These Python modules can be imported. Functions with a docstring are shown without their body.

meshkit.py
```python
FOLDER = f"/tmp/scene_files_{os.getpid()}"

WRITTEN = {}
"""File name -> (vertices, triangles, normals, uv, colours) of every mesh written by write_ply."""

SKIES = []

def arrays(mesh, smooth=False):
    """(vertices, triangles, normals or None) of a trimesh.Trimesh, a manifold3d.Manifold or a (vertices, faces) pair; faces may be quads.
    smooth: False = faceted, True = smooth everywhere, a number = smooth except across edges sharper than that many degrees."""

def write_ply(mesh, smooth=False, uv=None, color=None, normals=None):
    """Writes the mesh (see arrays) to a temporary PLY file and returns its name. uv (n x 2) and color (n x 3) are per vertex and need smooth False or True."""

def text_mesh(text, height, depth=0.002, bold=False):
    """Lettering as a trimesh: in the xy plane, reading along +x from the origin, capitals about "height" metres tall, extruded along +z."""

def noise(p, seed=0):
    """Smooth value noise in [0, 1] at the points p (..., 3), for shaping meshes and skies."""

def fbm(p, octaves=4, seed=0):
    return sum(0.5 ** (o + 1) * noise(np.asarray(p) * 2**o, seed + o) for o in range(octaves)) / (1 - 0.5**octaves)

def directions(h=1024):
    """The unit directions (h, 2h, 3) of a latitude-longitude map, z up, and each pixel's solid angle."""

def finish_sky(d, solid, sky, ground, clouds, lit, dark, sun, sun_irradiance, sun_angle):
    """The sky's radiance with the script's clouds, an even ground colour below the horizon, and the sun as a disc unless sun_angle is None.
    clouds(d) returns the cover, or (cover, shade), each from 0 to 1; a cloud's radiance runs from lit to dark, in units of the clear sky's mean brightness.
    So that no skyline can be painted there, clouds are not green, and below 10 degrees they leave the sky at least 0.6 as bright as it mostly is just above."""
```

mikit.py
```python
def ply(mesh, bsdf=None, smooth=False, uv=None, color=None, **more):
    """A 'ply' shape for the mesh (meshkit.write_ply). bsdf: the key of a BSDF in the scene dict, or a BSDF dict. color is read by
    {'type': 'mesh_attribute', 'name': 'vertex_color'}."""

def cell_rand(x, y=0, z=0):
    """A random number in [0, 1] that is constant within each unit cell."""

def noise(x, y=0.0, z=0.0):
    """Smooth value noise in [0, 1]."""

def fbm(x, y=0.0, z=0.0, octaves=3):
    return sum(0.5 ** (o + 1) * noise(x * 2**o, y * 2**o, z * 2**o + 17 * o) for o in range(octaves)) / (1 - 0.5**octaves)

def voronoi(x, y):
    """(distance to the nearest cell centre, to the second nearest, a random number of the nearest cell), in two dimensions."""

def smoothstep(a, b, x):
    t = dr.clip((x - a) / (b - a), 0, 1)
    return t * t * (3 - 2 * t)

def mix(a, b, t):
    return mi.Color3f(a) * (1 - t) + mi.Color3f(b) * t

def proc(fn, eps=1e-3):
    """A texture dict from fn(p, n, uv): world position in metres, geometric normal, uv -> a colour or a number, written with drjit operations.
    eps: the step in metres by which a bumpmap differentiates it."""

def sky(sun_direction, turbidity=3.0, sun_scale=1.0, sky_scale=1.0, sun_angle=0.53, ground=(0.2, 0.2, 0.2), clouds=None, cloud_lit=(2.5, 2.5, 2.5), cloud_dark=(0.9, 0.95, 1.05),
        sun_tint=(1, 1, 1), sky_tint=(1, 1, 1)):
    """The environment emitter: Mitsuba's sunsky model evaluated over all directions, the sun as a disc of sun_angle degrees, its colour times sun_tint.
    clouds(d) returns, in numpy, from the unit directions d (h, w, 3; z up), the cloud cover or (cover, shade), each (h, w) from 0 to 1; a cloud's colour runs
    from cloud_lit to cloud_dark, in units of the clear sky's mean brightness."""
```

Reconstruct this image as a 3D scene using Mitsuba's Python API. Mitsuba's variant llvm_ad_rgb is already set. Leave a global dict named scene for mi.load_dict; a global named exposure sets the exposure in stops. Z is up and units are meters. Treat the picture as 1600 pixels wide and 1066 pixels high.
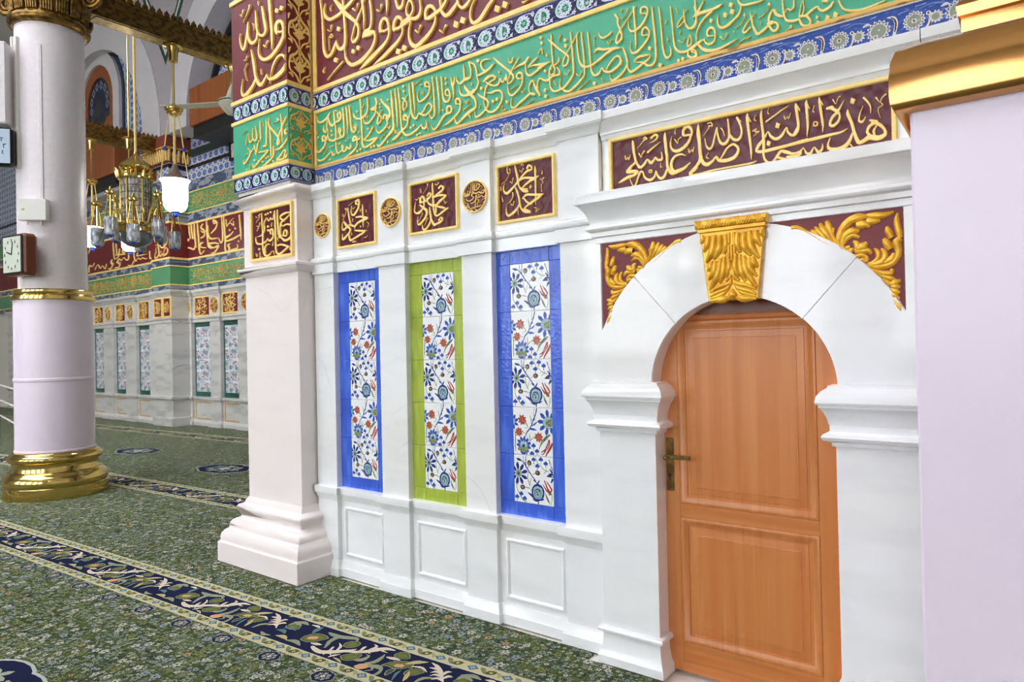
import math, numpy as np, trimesh, mitsuba as mi, drjit as dr, mikit
from mikit import noise, fbm, smoothstep, mix, cell_rand
from shapely.geometry import Polygon, MultiPolygon, Point, box as sbox, LineString
from shapely.ops import unary_union, triangulate
from shapely import affinity
import shapely

PI = math.pi
T = mi.ScalarTransform4f
scene, labels = {}, {}

# ------------------------------------------------------------------ camera
YAW, PITCH, ROLL, FPX, EYE = 0.651569347, 0.00834408297, -0.02102824, 1065.7, 1.5
_f = np.array([-math.sin(YAW) * math.cos(PITCH), math.cos(YAW) * math.cos(PITCH), math.sin(PITCH)])
_r = np.array([math.cos(YAW), math.sin(YAW), 0.0])
_u = np.cross(_r, _f)
_up = -math.sin(ROLL) * _r + math.cos(ROLL) * _u
scene['camera'] = {'type': 'thinlens', 'fov': 2 * math.degrees(math.atan(800 / FPX)), 'fov_axis': 'x', 'aperture_radius': 0.0026, 'focus_distance': 4.2,
                   'near_clip': 0.05, 'far_clip': 500.0,
                   'to_world': T().look_at(origin=[0, 0, EYE], target=list(np.array([0, 0, EYE]) + _f), up=list(_up))}

# ------------------------------------------------------------------ light
exposure = -1.02
DAY = 9.0                        # daylight through the tall windows behind the camera
TOP = 9.0                       # the roof light
ROOF = (-15.5, -7.0, -3.5, 0.0)   # its x and y extent
LAMP = 26.0                      # the glass bells of the hanging lamps

# ------------------------------------------------------------------ colours and materials
def lin(c):
    c = np.asarray(c, float) / 255.0
    return [float(v) for v in np.where(c < 0.04045, c / 12.92, ((c + 0.055) / 1.055) ** 2.4)]

def rgb(c):
    return {'type': 'rgb', 'value': lin(c)}

def plain(key, c, rough=0.5, metallic=0.0, spec=0.5, **more):
    col = mikit.proc(c) if callable(c) else rgb(c)
    scene[key] = {'type': 'twosided', 'bsdf': {'type': 'principled', 'base_color': col, 'roughness': rough, 'metallic': metallic, 'specular': spec, **more}}
    return key

def L3(c):
    return mi.Color3f(*lin(c))

def marble(base, vein, amount, warm=(228, 222, 212)):
    def fn(p, n, uv):
        q = fbm(p.x * 1.1 + 3, p.y * 1.1, p.z * 1.1, 3)
        w = p.z * 1.3 + p.x * 0.5 + 1.9 * q
        f = dr.abs(w * 2.0 - dr.floor(w * 2.0) - 0.5)
        thin = (1 - smoothstep(0.0, 0.035, f)) * smoothstep(0.55, 0.72, fbm(p.x * 1.7, p.y * 1.7 + 7, p.z * 3.0, 2))
        cloud = fbm(p.x * 2.6, p.y * 2.6 + 2, p.z * 9.0, 4)
        c = mix(lin(base), lin(warm), smoothstep(0.5, 0.75, fbm(p.x * 1.3 + 9, p.y, p.z * 1.1, 2)) * 0.25)
        return mix(c, lin(vein), dr.clip(amount * (0.6 * thin + 0.35 * smoothstep(0.42, 0.78, cloud)), 0, 1))
    return fn

MARBLE = plain('m_marble', marble((240, 241, 244), (190, 192, 194), 0.5), 0.09, spec=0.5)
PINK = plain('m_pier', marble((240, 231, 231), (214, 202, 202), 0.4, (240, 228, 222)), 0.28)
GREYM = plain('m_grey_marble', marble((214, 212, 210), (120, 124, 130), 1.0), 0.25)

def lav(p, n, uv):
    return mix(lin((234, 219, 240)), lin((238, 226, 242)), fbm(p.x * 3, p.y * 3, p.z * 1.5, 2))
LAV = plain('m_lavender', lav, 0.27)

def stucco(p, n, uv):
    return mix(lin((226, 217, 224)), lin((234, 227, 231)), fbm(p.x * 30, p.y * 30, p.z * 30, 2))
scene['m_stucco'] = {'type': 'twosided', 'bsdf': {'type': 'bumpmap', 'arbitrary': mikit.proc(lambda p, n, uv: fbm(p.x * 55, p.y * 55, p.z * 55, 2), 0.002), 'scale': 0.003,
                     'bsdf': {'type': 'principled', 'base_color': mikit.proc(stucco), 'roughness': 0.33, 'specular': 0.5}}}
STUCCO = 'm_stucco'

def gildfn(a, b):
    def fn(p, n, uv):
        return mix(lin(a), lin(b), smoothstep(0.35, 0.7, fbm(p.x * 26, p.y * 26, p.z * 26, 3)))
    return fn
GILD = plain('m_gilt_paint', gildfn((254, 226, 146), (250, 214, 124)), 0.4, metallic=0.0, spec=0.4)
GOLDLEAF = plain('m_gold_leaf', gildfn((238, 186, 58), (214, 154, 34)), 0.33, metallic=0.3)
def wornfn(p, n, uv):
    c = mix(lin((236, 196, 110)), lin((214, 164, 84)), fbm(p.x * 18, p.y * 18, p.z * 18, 2))
    w = smoothstep(0.60, 0.72, fbm(p.x * 14 + 5, p.y * 14, p.z * 40, 3)) * smoothstep(0.45, 0.6, noise(p.x * 2.2, p.y, p.z))
    return mix(c, lin((132, 84, 40)), 0.75 * w)
WORNGILD = plain('m_worn_gilt', wornfn, 0.42)
scene['m_brass'] = {'type': 'twosided', 'bsdf': {'type': 'principled', 'base_color': rgb((222, 192, 116)), 'metallic': 1.0, 'roughness': 0.10}}
BRASS = 'm_brass'
scene['m_copper'] = {'type': 'twosided', 'bsdf': {'type': 'principled', 'base_color': rgb((206, 150, 92)), 'metallic': 1.0, 'roughness': 0.12}}
BRONZE = plain('m_bronze', gildfn((150, 116, 58), (96, 72, 36)), 0.3, metallic=0.8)
def maroonfn(p, n, uv):
    return mix(lin((118, 36, 42)), lin((104, 30, 38)), fbm(p.x * 9, p.y * 9, p.z * 9, 2))
MAROON = plain('m_maroon', maroonfn, 0.5)
def maroon2(p, n, uv):
    return mix(lin((98, 36, 48)), lin((86, 30, 42)), fbm(p.x * 40, p.y * 40, p.z * 40, 2))
scene['m_maroon_gloss'] = {'type': 'twosided', 'bsdf': {'type': 'bumpmap', 'arbitrary': mikit.proc(lambda p, n, uv: fbm(p.x * 38, p.y * 38, p.z * 22, 2), 0.003), 'scale': 0.006,
                           'bsdf': {'type': 'principled', 'base_color': mikit.proc(maroon2), 'roughness': 0.3, 'specular': 0.35}}}
MAROONG = 'm_maroon_gloss'
def greenfn(p, n, uv):
    return mix(lin((74, 178, 142)), lin((60, 160, 126)), fbm(p.x * 7, p.y * 7, p.z * 7, 3))
GREEN = plain('m_green', greenfn, 0.42)
scene['m_glaze'] = {'type': 'twosided', 'bsdf': {'type': 'bumpmap', 'arbitrary': mikit.proc(lambda p, n, uv: fbm(p.x * 70, p.y * 70, p.z * 70, 2), 0.002), 'scale': 0.0012,
                    'bsdf': {'type': 'principled', 'base_color': {'type': 'mesh_attribute', 'name': 'vertex_color'}, 'roughness': 0.14, 'specular': 0.5}}}
GLAZE = 'm_glaze'

def bordertile(a, b, c):
    def fn(p, n, uv):
        s = fbm(p.x * 46, p.y * 3, p.z * 7, 3)
        k = fbm(p.x * 6 + 4, p.y * 6, p.z * 6, 2)
        return mix(mix(lin(a), lin(b), smoothstep(0.35, 0.75, s)), lin(c), smoothstep(0.55, 0.8, k) * 0.6)
    return fn
def glazed(key, fn):
    scene[key] = {'type': 'twosided', 'bsdf': {'type': 'bumpmap', 'arbitrary': mikit.proc(lambda p, n, uv: fbm(p.x * 90, p.y * 90, p.z * 90, 2), 0.002), 'scale': 0.0016,
                  'bsdf': {'type': 'principled', 'base_color': mikit.proc(fn), 'roughness': 0.13, 'specular': 0.5}}}
    return key
BLUET = glazed('m_blue_tile', bordertile((62, 96, 206), (84, 120, 222), (48, 76, 180)))
LIMET = glazed('m_lime_tile', bordertile((160, 178, 66), (176, 190, 84), (136, 152, 50)))
DGREENT = plain('m_deep_green_tile', bordertile((28, 78, 66), (40, 100, 84), (20, 52, 50)), 0.2)

def woodfn(a, b, dark, along_z=True):
    def fn(p, n, uv):
        x, z = (p.x + 0.4 * p.y, p.z) if along_z else (p.z, p.x + 0.4 * p.y)
        board = dr.floor(x * 8.3 + 0.3)
        r = cell_rand(board)
        g = fbm(x * 34 + r * 30, p.y * 12, z * 1.1 + r * 9, 3)
        fine = noise(x * 300, p.y * 90, z * 5)
        c = mix(lin(a), lin(b), dr.clip(0.55 * smoothstep(0.25, 0.75, g) + 0.45 * r, 0, 1))
        streak = smoothstep(0.66, 0.80, noise(x * 48 + 11 * r, 2.5, z * 0.9)) * smoothstep(0.5, 0.7, noise(x * 9, 7.5, z * 1.7))
        return mix(c, lin(dark), dr.clip(0.20 * streak + 0.07 * smoothstep(0.6, 0.9, fine), 0, 1))
    return fn
WOOD = plain('m_wood', woodfn((208, 138, 82), (190, 112, 58), (120, 60, 26)), 0.3)
WOODH = plain('m_wood_rail', woodfn((206, 136, 80), (188, 110, 56), (120, 60, 26), False), 0.3)
WOODD = plain('m_dark_wood', woodfn((120, 62, 30), (96, 46, 22), (50, 24, 12), False), 0.35)
AGED = plain('m_aged_brass', gildfn((150, 126, 74), (112, 92, 52)), 0.3, metallic=0.9)
WHITEP = plain('m_white_plastic', (222, 220, 216), 0.4)
BLACK = plain('m_black', (22, 22, 24), 0.45)
ARCHW = plain('m_arch_white', lambda p, n, uv: mix(lin((206, 201, 205)), lin((190, 186, 192)), fbm(p.x * 2, p.y * 2, p.z * 2, 3)), 0.6)
ARCHG = plain('m_arch_grey', lambda p, n, uv: mix(lin((172, 164, 170)), lin((156, 150, 156)), fbm(p.x * 2, p.y * 2, p.z * 2, 3)), 0.6)
PLASTER = plain('m_plaster', (226, 222, 214), 0.7)
GLASSCUP = plain('m_cup_glass', lambda p, n, uv: mix(lin((176, 180, 186)), lin((120, 124, 134)), smoothstep(0.5, 0.6, noise(p.x * 40, p.y * 40, p.z * 16))), 0.12, spec=0.8)
FINIAL = plain('m_blue_glass', (34, 74, 190), 0.1, spec=0.8)
scene['m_painted'] = {'type': 'twosided', 'bsdf': {'type': 'principled', 'base_color': {'type': 'mesh_attribute', 'name': 'vertex_color'}, 'roughness': 0.4}}
scene['m_pile'] = {'type': 'twosided', 'bsdf': {'type': 'principled', 'base_color': {'type': 'mesh_attribute', 'name': 'vertex_color'}, 'roughness': 0.95, 'specular': 0.1}}

def flowers(x, y, scale, petal, size, pal, keep, seed):
    """Scattered little five-petalled flowers: (mask, outline, colour)."""
    X, Y = x / scale, y / scale
    best, col = mi.Float(9), mi.Color3f(0)
    for a in (-1, 0, 1):
        for b in (-1, 0, 1):
            cx, cy = dr.floor(X) + a, dr.floor(Y) + b
            r1, r2, r3 = (cell_rand(cx, cy, seed + k) for k in range(3))
            dx, dy = X - cx - 0.15 - 0.7 * r1, Y - cy - 0.15 - 0.7 * r2
            d = dr.sqrt(dx * dx + dy * dy)
            ang = dr.atan2(dy, dx)
            rad = size * (0.55 + 0.6 * r3) * (1 - petal + petal * dr.abs(dr.cos(ang * 2.5 + 6 * r1)))
            e = dr.select(r2 * 0.7 + r3 * 0.3 < keep, d - rad, 9.0)
            pick = cell_rand(cx, cy, seed + 7)
            c = mi.Color3f(pal[0])
            for k in range(1, len(pal)):
                c = dr.select(pick > k / len(pal), mi.Color3f(pal[k]), c)
            c = dr.select(d < rad * 0.3, mi.Color3f(lin((60, 62, 48))), c)
            col = dr.select(e < best, c, col)
            best = dr.minimum(best, e)
    return best, col

def carpetfn(p, n, uv):
    x, y = p.x * 0.9982 + p.y * 0.0589, -p.x * 0.0589 + p.y * 0.9982
    base = mix(lin((74, 86, 46)), lin((88, 100, 58)), smoothstep(0.35, 0.7, fbm(x * 9, y * 9, 0.3, 2)))
    base = mix(base, lin((58, 74, 58)), 0.75 * smoothstep(0.5, 0.62, fbm(x * 13 + 4, y * 13, 1.7, 2)))
    wx = x + 0.02 * noise(x * 25, y * 25, 3)
    wy = y + 0.02 * noise(x * 25 + 9, y * 25, 5)
    v = fbm(wx * 16, wy * 16, 2.2, 2)
    vine = dr.maximum(1 - smoothstep(0.004, 0.013, dr.abs(v - 0.5)), 1 - smoothstep(0.004, 0.011, dr.abs(v - 0.62)))
    base = mix(base, lin((176, 178, 142)), 0.75 * vine)
    cream, lblue, peach, sage, olive, navy = (mi.Color3f(lin(c)) for c in ((196, 194, 178), (150, 162, 164), (184, 154, 118), (140, 150, 126), (130, 136, 78), (48, 56, 66)))
    e3, c3 = flowers(x + 7.3, y + 1.1, 0.026, 0.55, 0.44, (cream, navy, sage, lblue, cream, sage), 0.70, 31)
    base = dr.select(e3 < 0.0, c3 * 0.92, base)
    e, c = flowers(x, y, 0.062, 0.5, 0.40, (lblue, cream, sage, olive, sage, cream), 0.62, 3)
    base = dr.select(e < 0.06, mi.Color3f(lin((38, 46, 50))), base)
    base = dr.select(e < 0.0, c, base)
    e2, c2 = flowers(x + 3.1, y + 5.7, 0.115, 0.5, 0.22, (cream, lblue, peach, cream, sage), 0.5, 11)
    base = dr.select(e2 < 0.035, mi.Color3f(lin((40, 50, 40))), base)
    return dr.select(e2 < 0.0, c2, base) * 0.74
CARPET = plain('m_carpet', carpetfn, 0.95, spec=0.1)

def panetile(p, n, uv):
    # white tiles, a blue roundel in each, thin blue joints (on the far lunettes)
    a, b = (p.x + 0.05) / 0.21, p.z / 0.165
    fa, fb = a - dr.floor(a) - 0.5, b - dr.floor(b) - 0.5
    d = dr.sqrt(fa * fa + fb * fb)
    ang = dr.atan2(fb, fa)
    c = mi.Color3f(lin((196, 200, 206)))
    corner = dr.sqrt(dr.square(dr.abs(fa) - 0.5) + dr.square(dr.abs(fb) - 0.5))
    c = dr.select(corner < 0.13, L3((92, 108, 164)), c)
    c = dr.select(d < 0.36, L3((44, 62, 140)), c)
    c = dr.select((d < 0.30) & (d > 0.2), mix(lin((66, 88, 170)), lin((150, 164, 200)), 0.5 + 0.5 * dr.sin(ang * 8)), c)
    c = dr.select(d < 0.1, L3((160, 172, 204)), c)
    return dr.select(dr.maximum(dr.abs(fa), dr.abs(fb)) > 0.482, L3((120, 126, 150)), c)
PANE = plain('m_roundel_tile', panetile, 0.25)
def friezefar(p, n, uv):
    v = noise(p.x * 9 + 3 * p.y, 0.5, p.z * 11)
    w = noise(p.x * 21, 1.5, p.z * 23)
    c = mix(lin((150, 156, 168)), lin((70, 82, 112)), smoothstep(0.42, 0.58, v))
    return mix(c, lin((52, 70, 84)), smoothstep(0.6, 0.7, w))
FRIEZEF = plain('m_far_frieze', friezefar, 0.3)
def stained(p, n, uv):
    v = noise(p.x * 5, 0.3, p.z * 5)
    return mix(lin((18, 22, 60)), lin((40, 44, 52)), smoothstep(0.4, 0.6, v))
STAIN = plain('m_stained', stained, 0.2)

# ------------------------------------------------------------------ mesh helpers
def cat(ms):
    ms = [m for m in ms if m is not None and len(m.faces)]
    return trimesh.util.concatenate(ms)

def bx(x0, x1, y0, y1, z0, z1, b=0.0):
    x0, x1, y0, y1, z0, z1 = min(x0, x1), max(x0, x1), min(y0, y1), max(y0, y1), min(z0, z1), max(z0, z1)
    if b <= 0:
        return trimesh.creation.box(bounds=[[x0, y0, z0], [x1, y1, z1]])
    v = []
    for X, sx in ((x0, 1), (x1, -1)):
        for Y, sy in ((y0, 1), (y1, -1)):
            for Z, sz in ((z0, 1), (z1, -1)):
                v += [[X, Y + sy * b, Z + sz * b], [X + sx * b, Y, Z + sz * b], [X + sx * b, Y + sy * b, Z]]
    return trimesh.convex.convex_hull(np.array(v))

def grid(P, closed_u=False, closed_v=False):
    """P (n, m, 3) -> quads."""
    n, m = P.shape[:2]
    i, j = np.meshgrid(np.arange(n if closed_u else n - 1), np.arange(m if closed_v else m - 1), indexing='ij')
    a, b, c, d = i * m + j, ((i + 1) % n) * m + j, ((i + 1) % n) * m + (j + 1) % m, i * m + (j + 1) % m
    q = np.stack([a, b, c, d], -1).reshape(-1, 4)
    return trimesh.Trimesh(P.reshape(-1, 3), np.vstack([q[:, [0, 1, 2]], q[:, [0, 2, 3]]]), process=False)

def lathe(prof, n=48, c=(0, 0, 0), caps=True):
    prof = np.array(prof, float)
    if caps:
        prof = np.vstack([[0, prof[0, 1]], prof, [0, prof[-1, 1]]])
    a = np.arange(n) * 2 * PI / n
    P = np.stack([c[0] + prof[:, None, 0] * np.cos(a), c[1] + prof[:, None, 0] * np.sin(a), c[2] + prof[:, None, 1] + 0 * a], -1)
    return grid(np.swapaxes(P, 0, 1), closed_u=True)

def tube(pts, r, n=8, caps=True):
    p = np.array(pts, float)
    r = np.broadcast_to(r, (len(p),)).astype(float)
    t = np.gradient(p, axis=0)
    t /= np.linalg.norm(t, axis=1, keepdims=True) + 1e-12
    ref = np.array([0, 0, 1.0]) if abs(t[:, 2]).max() < 0.95 else np.array([0.3, 1.0, 0.1])
    a = np.cross(t, ref); a /= np.linalg.norm(a, axis=1, keepdims=True) + 1e-12
    b = np.cross(t, a)
    k = np.arange(n) * 2 * PI / n
    P = p[:, None] + r[:, None, None] * (np.cos(k)[None, :, None] * a[:, None] + np.sin(k)[None, :, None] * b[:, None])
    if caps:
        P = np.concatenate([np.repeat(p[:1, None], n, 1), P, np.repeat(p[-1:, None], n, 1)], 0)
    return grid(P, closed_v=True)

def offset_path(path, o):
    """The plan path moved by o to its right-hand side, with mitred corners."""
    p = np.array(path, float)
    d = np.diff(p, axis=0); d /= np.linalg.norm(d, axis=1, keepdims=True)
    nr = np.stack([d[:, 1], -d[:, 0]], 1)
    out = [p[0] + nr[0] * o]
    for i in range(1, len(p) - 1):
        m = nr[i - 1] + nr[i]
        out.append(p[i] + m * (o / max(0.2, (1 + nr[i - 1] @ nr[i]))))
    out.append(p[-1] + nr[-1] * o)
    return np.array(out)

def sweep(path, prof, closed=False):
    """A moulding: prof of (projection, height) along a plan path, solid outward to its right."""
    if closed:
        path = list(path) + [path[0], path[1]]
        path = [path[-3]] + path
    P = np.array([[[x, y, z] for x, y in offset_path(path, o)] for o, z in prof])
    if closed:
        P = P[:, 1:-1]
    return grid(P)

def frame(x0, x1, z0, z1, y, prof):
    """Rings of a rectangular frame on a wall that faces -y: prof of (inset, projection)."""
    R = np.array([[[x0 + d, y - h, z0 + d], [x1 - d, y - h, z0 + d], [x1 - d, y - h, z1 - d], [x0 + d, y - h, z1 - d]] for d, h in prof])
    return grid(R, closed_v=True)

def plate(poly, y, depth, back=0.0):
    """A polygon in (x, z) as a slab whose front face stands at y - depth."""
    out = []
    for g in getattr(poly, 'geoms', [poly]):
        if g.is_empty or g.area < 1e-8 or g.geom_type != 'Polygon':
            continue
        m = trimesh.creation.extrude_polygon(g, depth + back, engine='earcut')
        v = m.vertices
        m = trimesh.Trimesh(np.stack([v[:, 0], y - depth + (depth + back) - v[:, 2], v[:, 1]], 1), m.faces, process=False)
        out.append(m)
    return cat(out) if out else None

def crom(pts, n=6):
    P = np.array(pts, float)
    if len(P) < 3:
        return np.array([P[0] + (P[-1] - P[0]) * t for t in np.linspace(0, 1, 3)])
    Q = np.vstack([2 * P[0] - P[1], P, 2 * P[-1] - P[-2]])
    t = (np.arange(n) / n)[:, None]
    o = []
    for i in range(1, len(Q) - 2):
        a, b, c, d = Q[i - 1:i + 3]
        o.append(0.5 * (2 * b + (c - a) * t + (2 * a - 5 * b + 4 * c - d) * t * t + (3 * b - a - 3 * c + d) * t ** 3))
    o = np.vstack(o + [P[-1:]])
    o[:, 2] = np.maximum(o[:, 2], P[:, 2].min() * 0.8)
    return o

_C8 = np.stack([np.cos(np.arange(10) * PI / 5), np.sin(np.arange(10) * PI / 5)], 1)
def brush(pts, n=6):
    """The shape that a round pen of changing width leaves along a curve: points of (x, z, width)."""
    s = crom(pts, n)
    c = [p[:2] + _C8 * p[2] / 2 for p in s]
    return unary_union([shapely.convex_hull(shapely.multipoints(np.vstack([a, b]))) for a, b in zip(c[:-1], c[1:])])

def relief_leaf(pts, y, wide=1.0, high=0.5, top=0.012, n=5):
    """A carved lobe: a curve with a half-round section."""
    s = crom(pts, n)
    d = np.gradient(s[:, :2], axis=0); d /= np.linalg.norm(d, axis=1, keepdims=True) + 1e-9
    nr = np.stack([-d[:, 1], d[:, 0]], 1)
    a = np.linspace(0, PI, 8)
    w = s[:, 2] * wide / 2
    off = np.cos(a)[None] * w[:, None]
    h = np.minimum(w * 2 * high, top)[:, None] * np.sin(a)[None] ** 0.8
    P = np.stack([s[:, None, 0] + off * nr[:, None, 0], y - h, s[:, None, 1] + off * nr[:, None, 1]], -1)
    return grid(P)

# ------------------------------------------------------------------ entries
_count = {}
def key_of(name):
    k = _count.get(name, 0)
    _count[name] = k + 1
    return name if k == 0 else f'{name}_{k:03d}'

def put(name, mesh, mat, parent=None, smooth=False, color=None, **more):
    key = key_of((parent + '__' if parent else '') + name)
    d = mesh if isinstance(mesh, dict) else mikit.ply(mesh, None, smooth, color=color)
    scene[key] = {**d, 'bsdf': {'type': 'ref', 'id': mat}, **more}
    return key

def thing(name, label, cat_, group=None):
    key = key_of(name)
    labels[key] = {'label': label, 'category': cat_}
    if group:
        labels[key]['group'] = group
    return key

def tag(key, label, cat_, group=None):
    labels[key] = {'label': label, 'category': cat_}
    if group:
        labels[key]['group'] = group
    return key

def struct(key, label):
    labels[key] = {'label': label, 'kind': 'structure'}
    return key

def part_label(key, label, **more):
    labels[key] = {'label': label, **more}

class Paint:
    """Flat print on a face that looks along -y: shapes in (x, z), each laid over the last and cut out of it, in one coloured mesh."""
    def __init__(self, base, colour):
        self.layers = [(base, colour)]
        self.base = base
    def add(self, shape, colour):
        shape = shape.intersection(self.base)
        if not shape.is_empty:
            self.layers.append((shape, colour))
    def cells(self):
        # split into flat cells: what stays visible of each layer
        out, over = [], None
        runs = []
        for s, c in self.layers:
            if runs and runs[-1][1] == c:
                runs[-1][0].append(s)
            else:
                runs.append([[s], c])
        for ss, c in reversed(runs):
            s = unary_union(ss)
            vis = s if over is None else s.difference(over)
            over = s if over is None else over.union(s)
            out.append((vis, c))
        return out
    def mesh(self, y=0.0, slab=0.0):
        V, Fs, C, at = [], [], [], 0
        for poly, c in self.cells():
            for g in getattr(poly, 'geoms', [poly]):
                if g.geom_type != 'Polygon' or g.area < 1e-8:
                    continue
                g = g.simplify(0.0002)
                try:
                    v, f = trimesh.creation.triangulate_polygon(g, engine='earcut')
                except Exception:
                    continue
                if len(f) == 0:
                    continue
                V.append(np.stack([v[:, 0], np.full(len(v), y), v[:, 1]], 1)); Fs.append(np.asarray(f)[:, ::-1] + at); C.append(np.tile(lin(c), (len(v), 1))); at += len(v)
        if slab:
            x0, z0, x1, z1 = self.base.bounds
            m = bx(x0, x1, y + 0.0003, y + slab, z0, z1)
            V.append(m.vertices); Fs.append(m.faces + at); C.append(np.tile(lin(self.layers[0][1]), (len(m.vertices), 1))); at += len(m.vertices)
        return trimesh.Trimesh(np.vstack(V), np.vstack(Fs), process=False), np.vstack(C)

def ell(x, z, rx, rz):
    return Polygon(np.stack([x + rx * np.cos(np.arange(18) * PI / 9), z + rz * np.sin(np.arange(18) * PI / 9)], 1))

def petals(x, z, r0, r1, n, w, turn=0.0):
    return unary_union([brush([[x + r0 * math.cos(a), z + r0 * math.sin(a), w * 0.5], [x + (0.45 * r0 + 0.55 * r1) * math.cos(a), z + (0.45 * r0 + 0.55 * r1) * math.sin(a), w], [x + r1 * math.cos(a), z + r1 * math.sin(a), w * 0.35]], 3)
                        for a in turn + np.arange(n) * 2 * PI / n])

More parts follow.
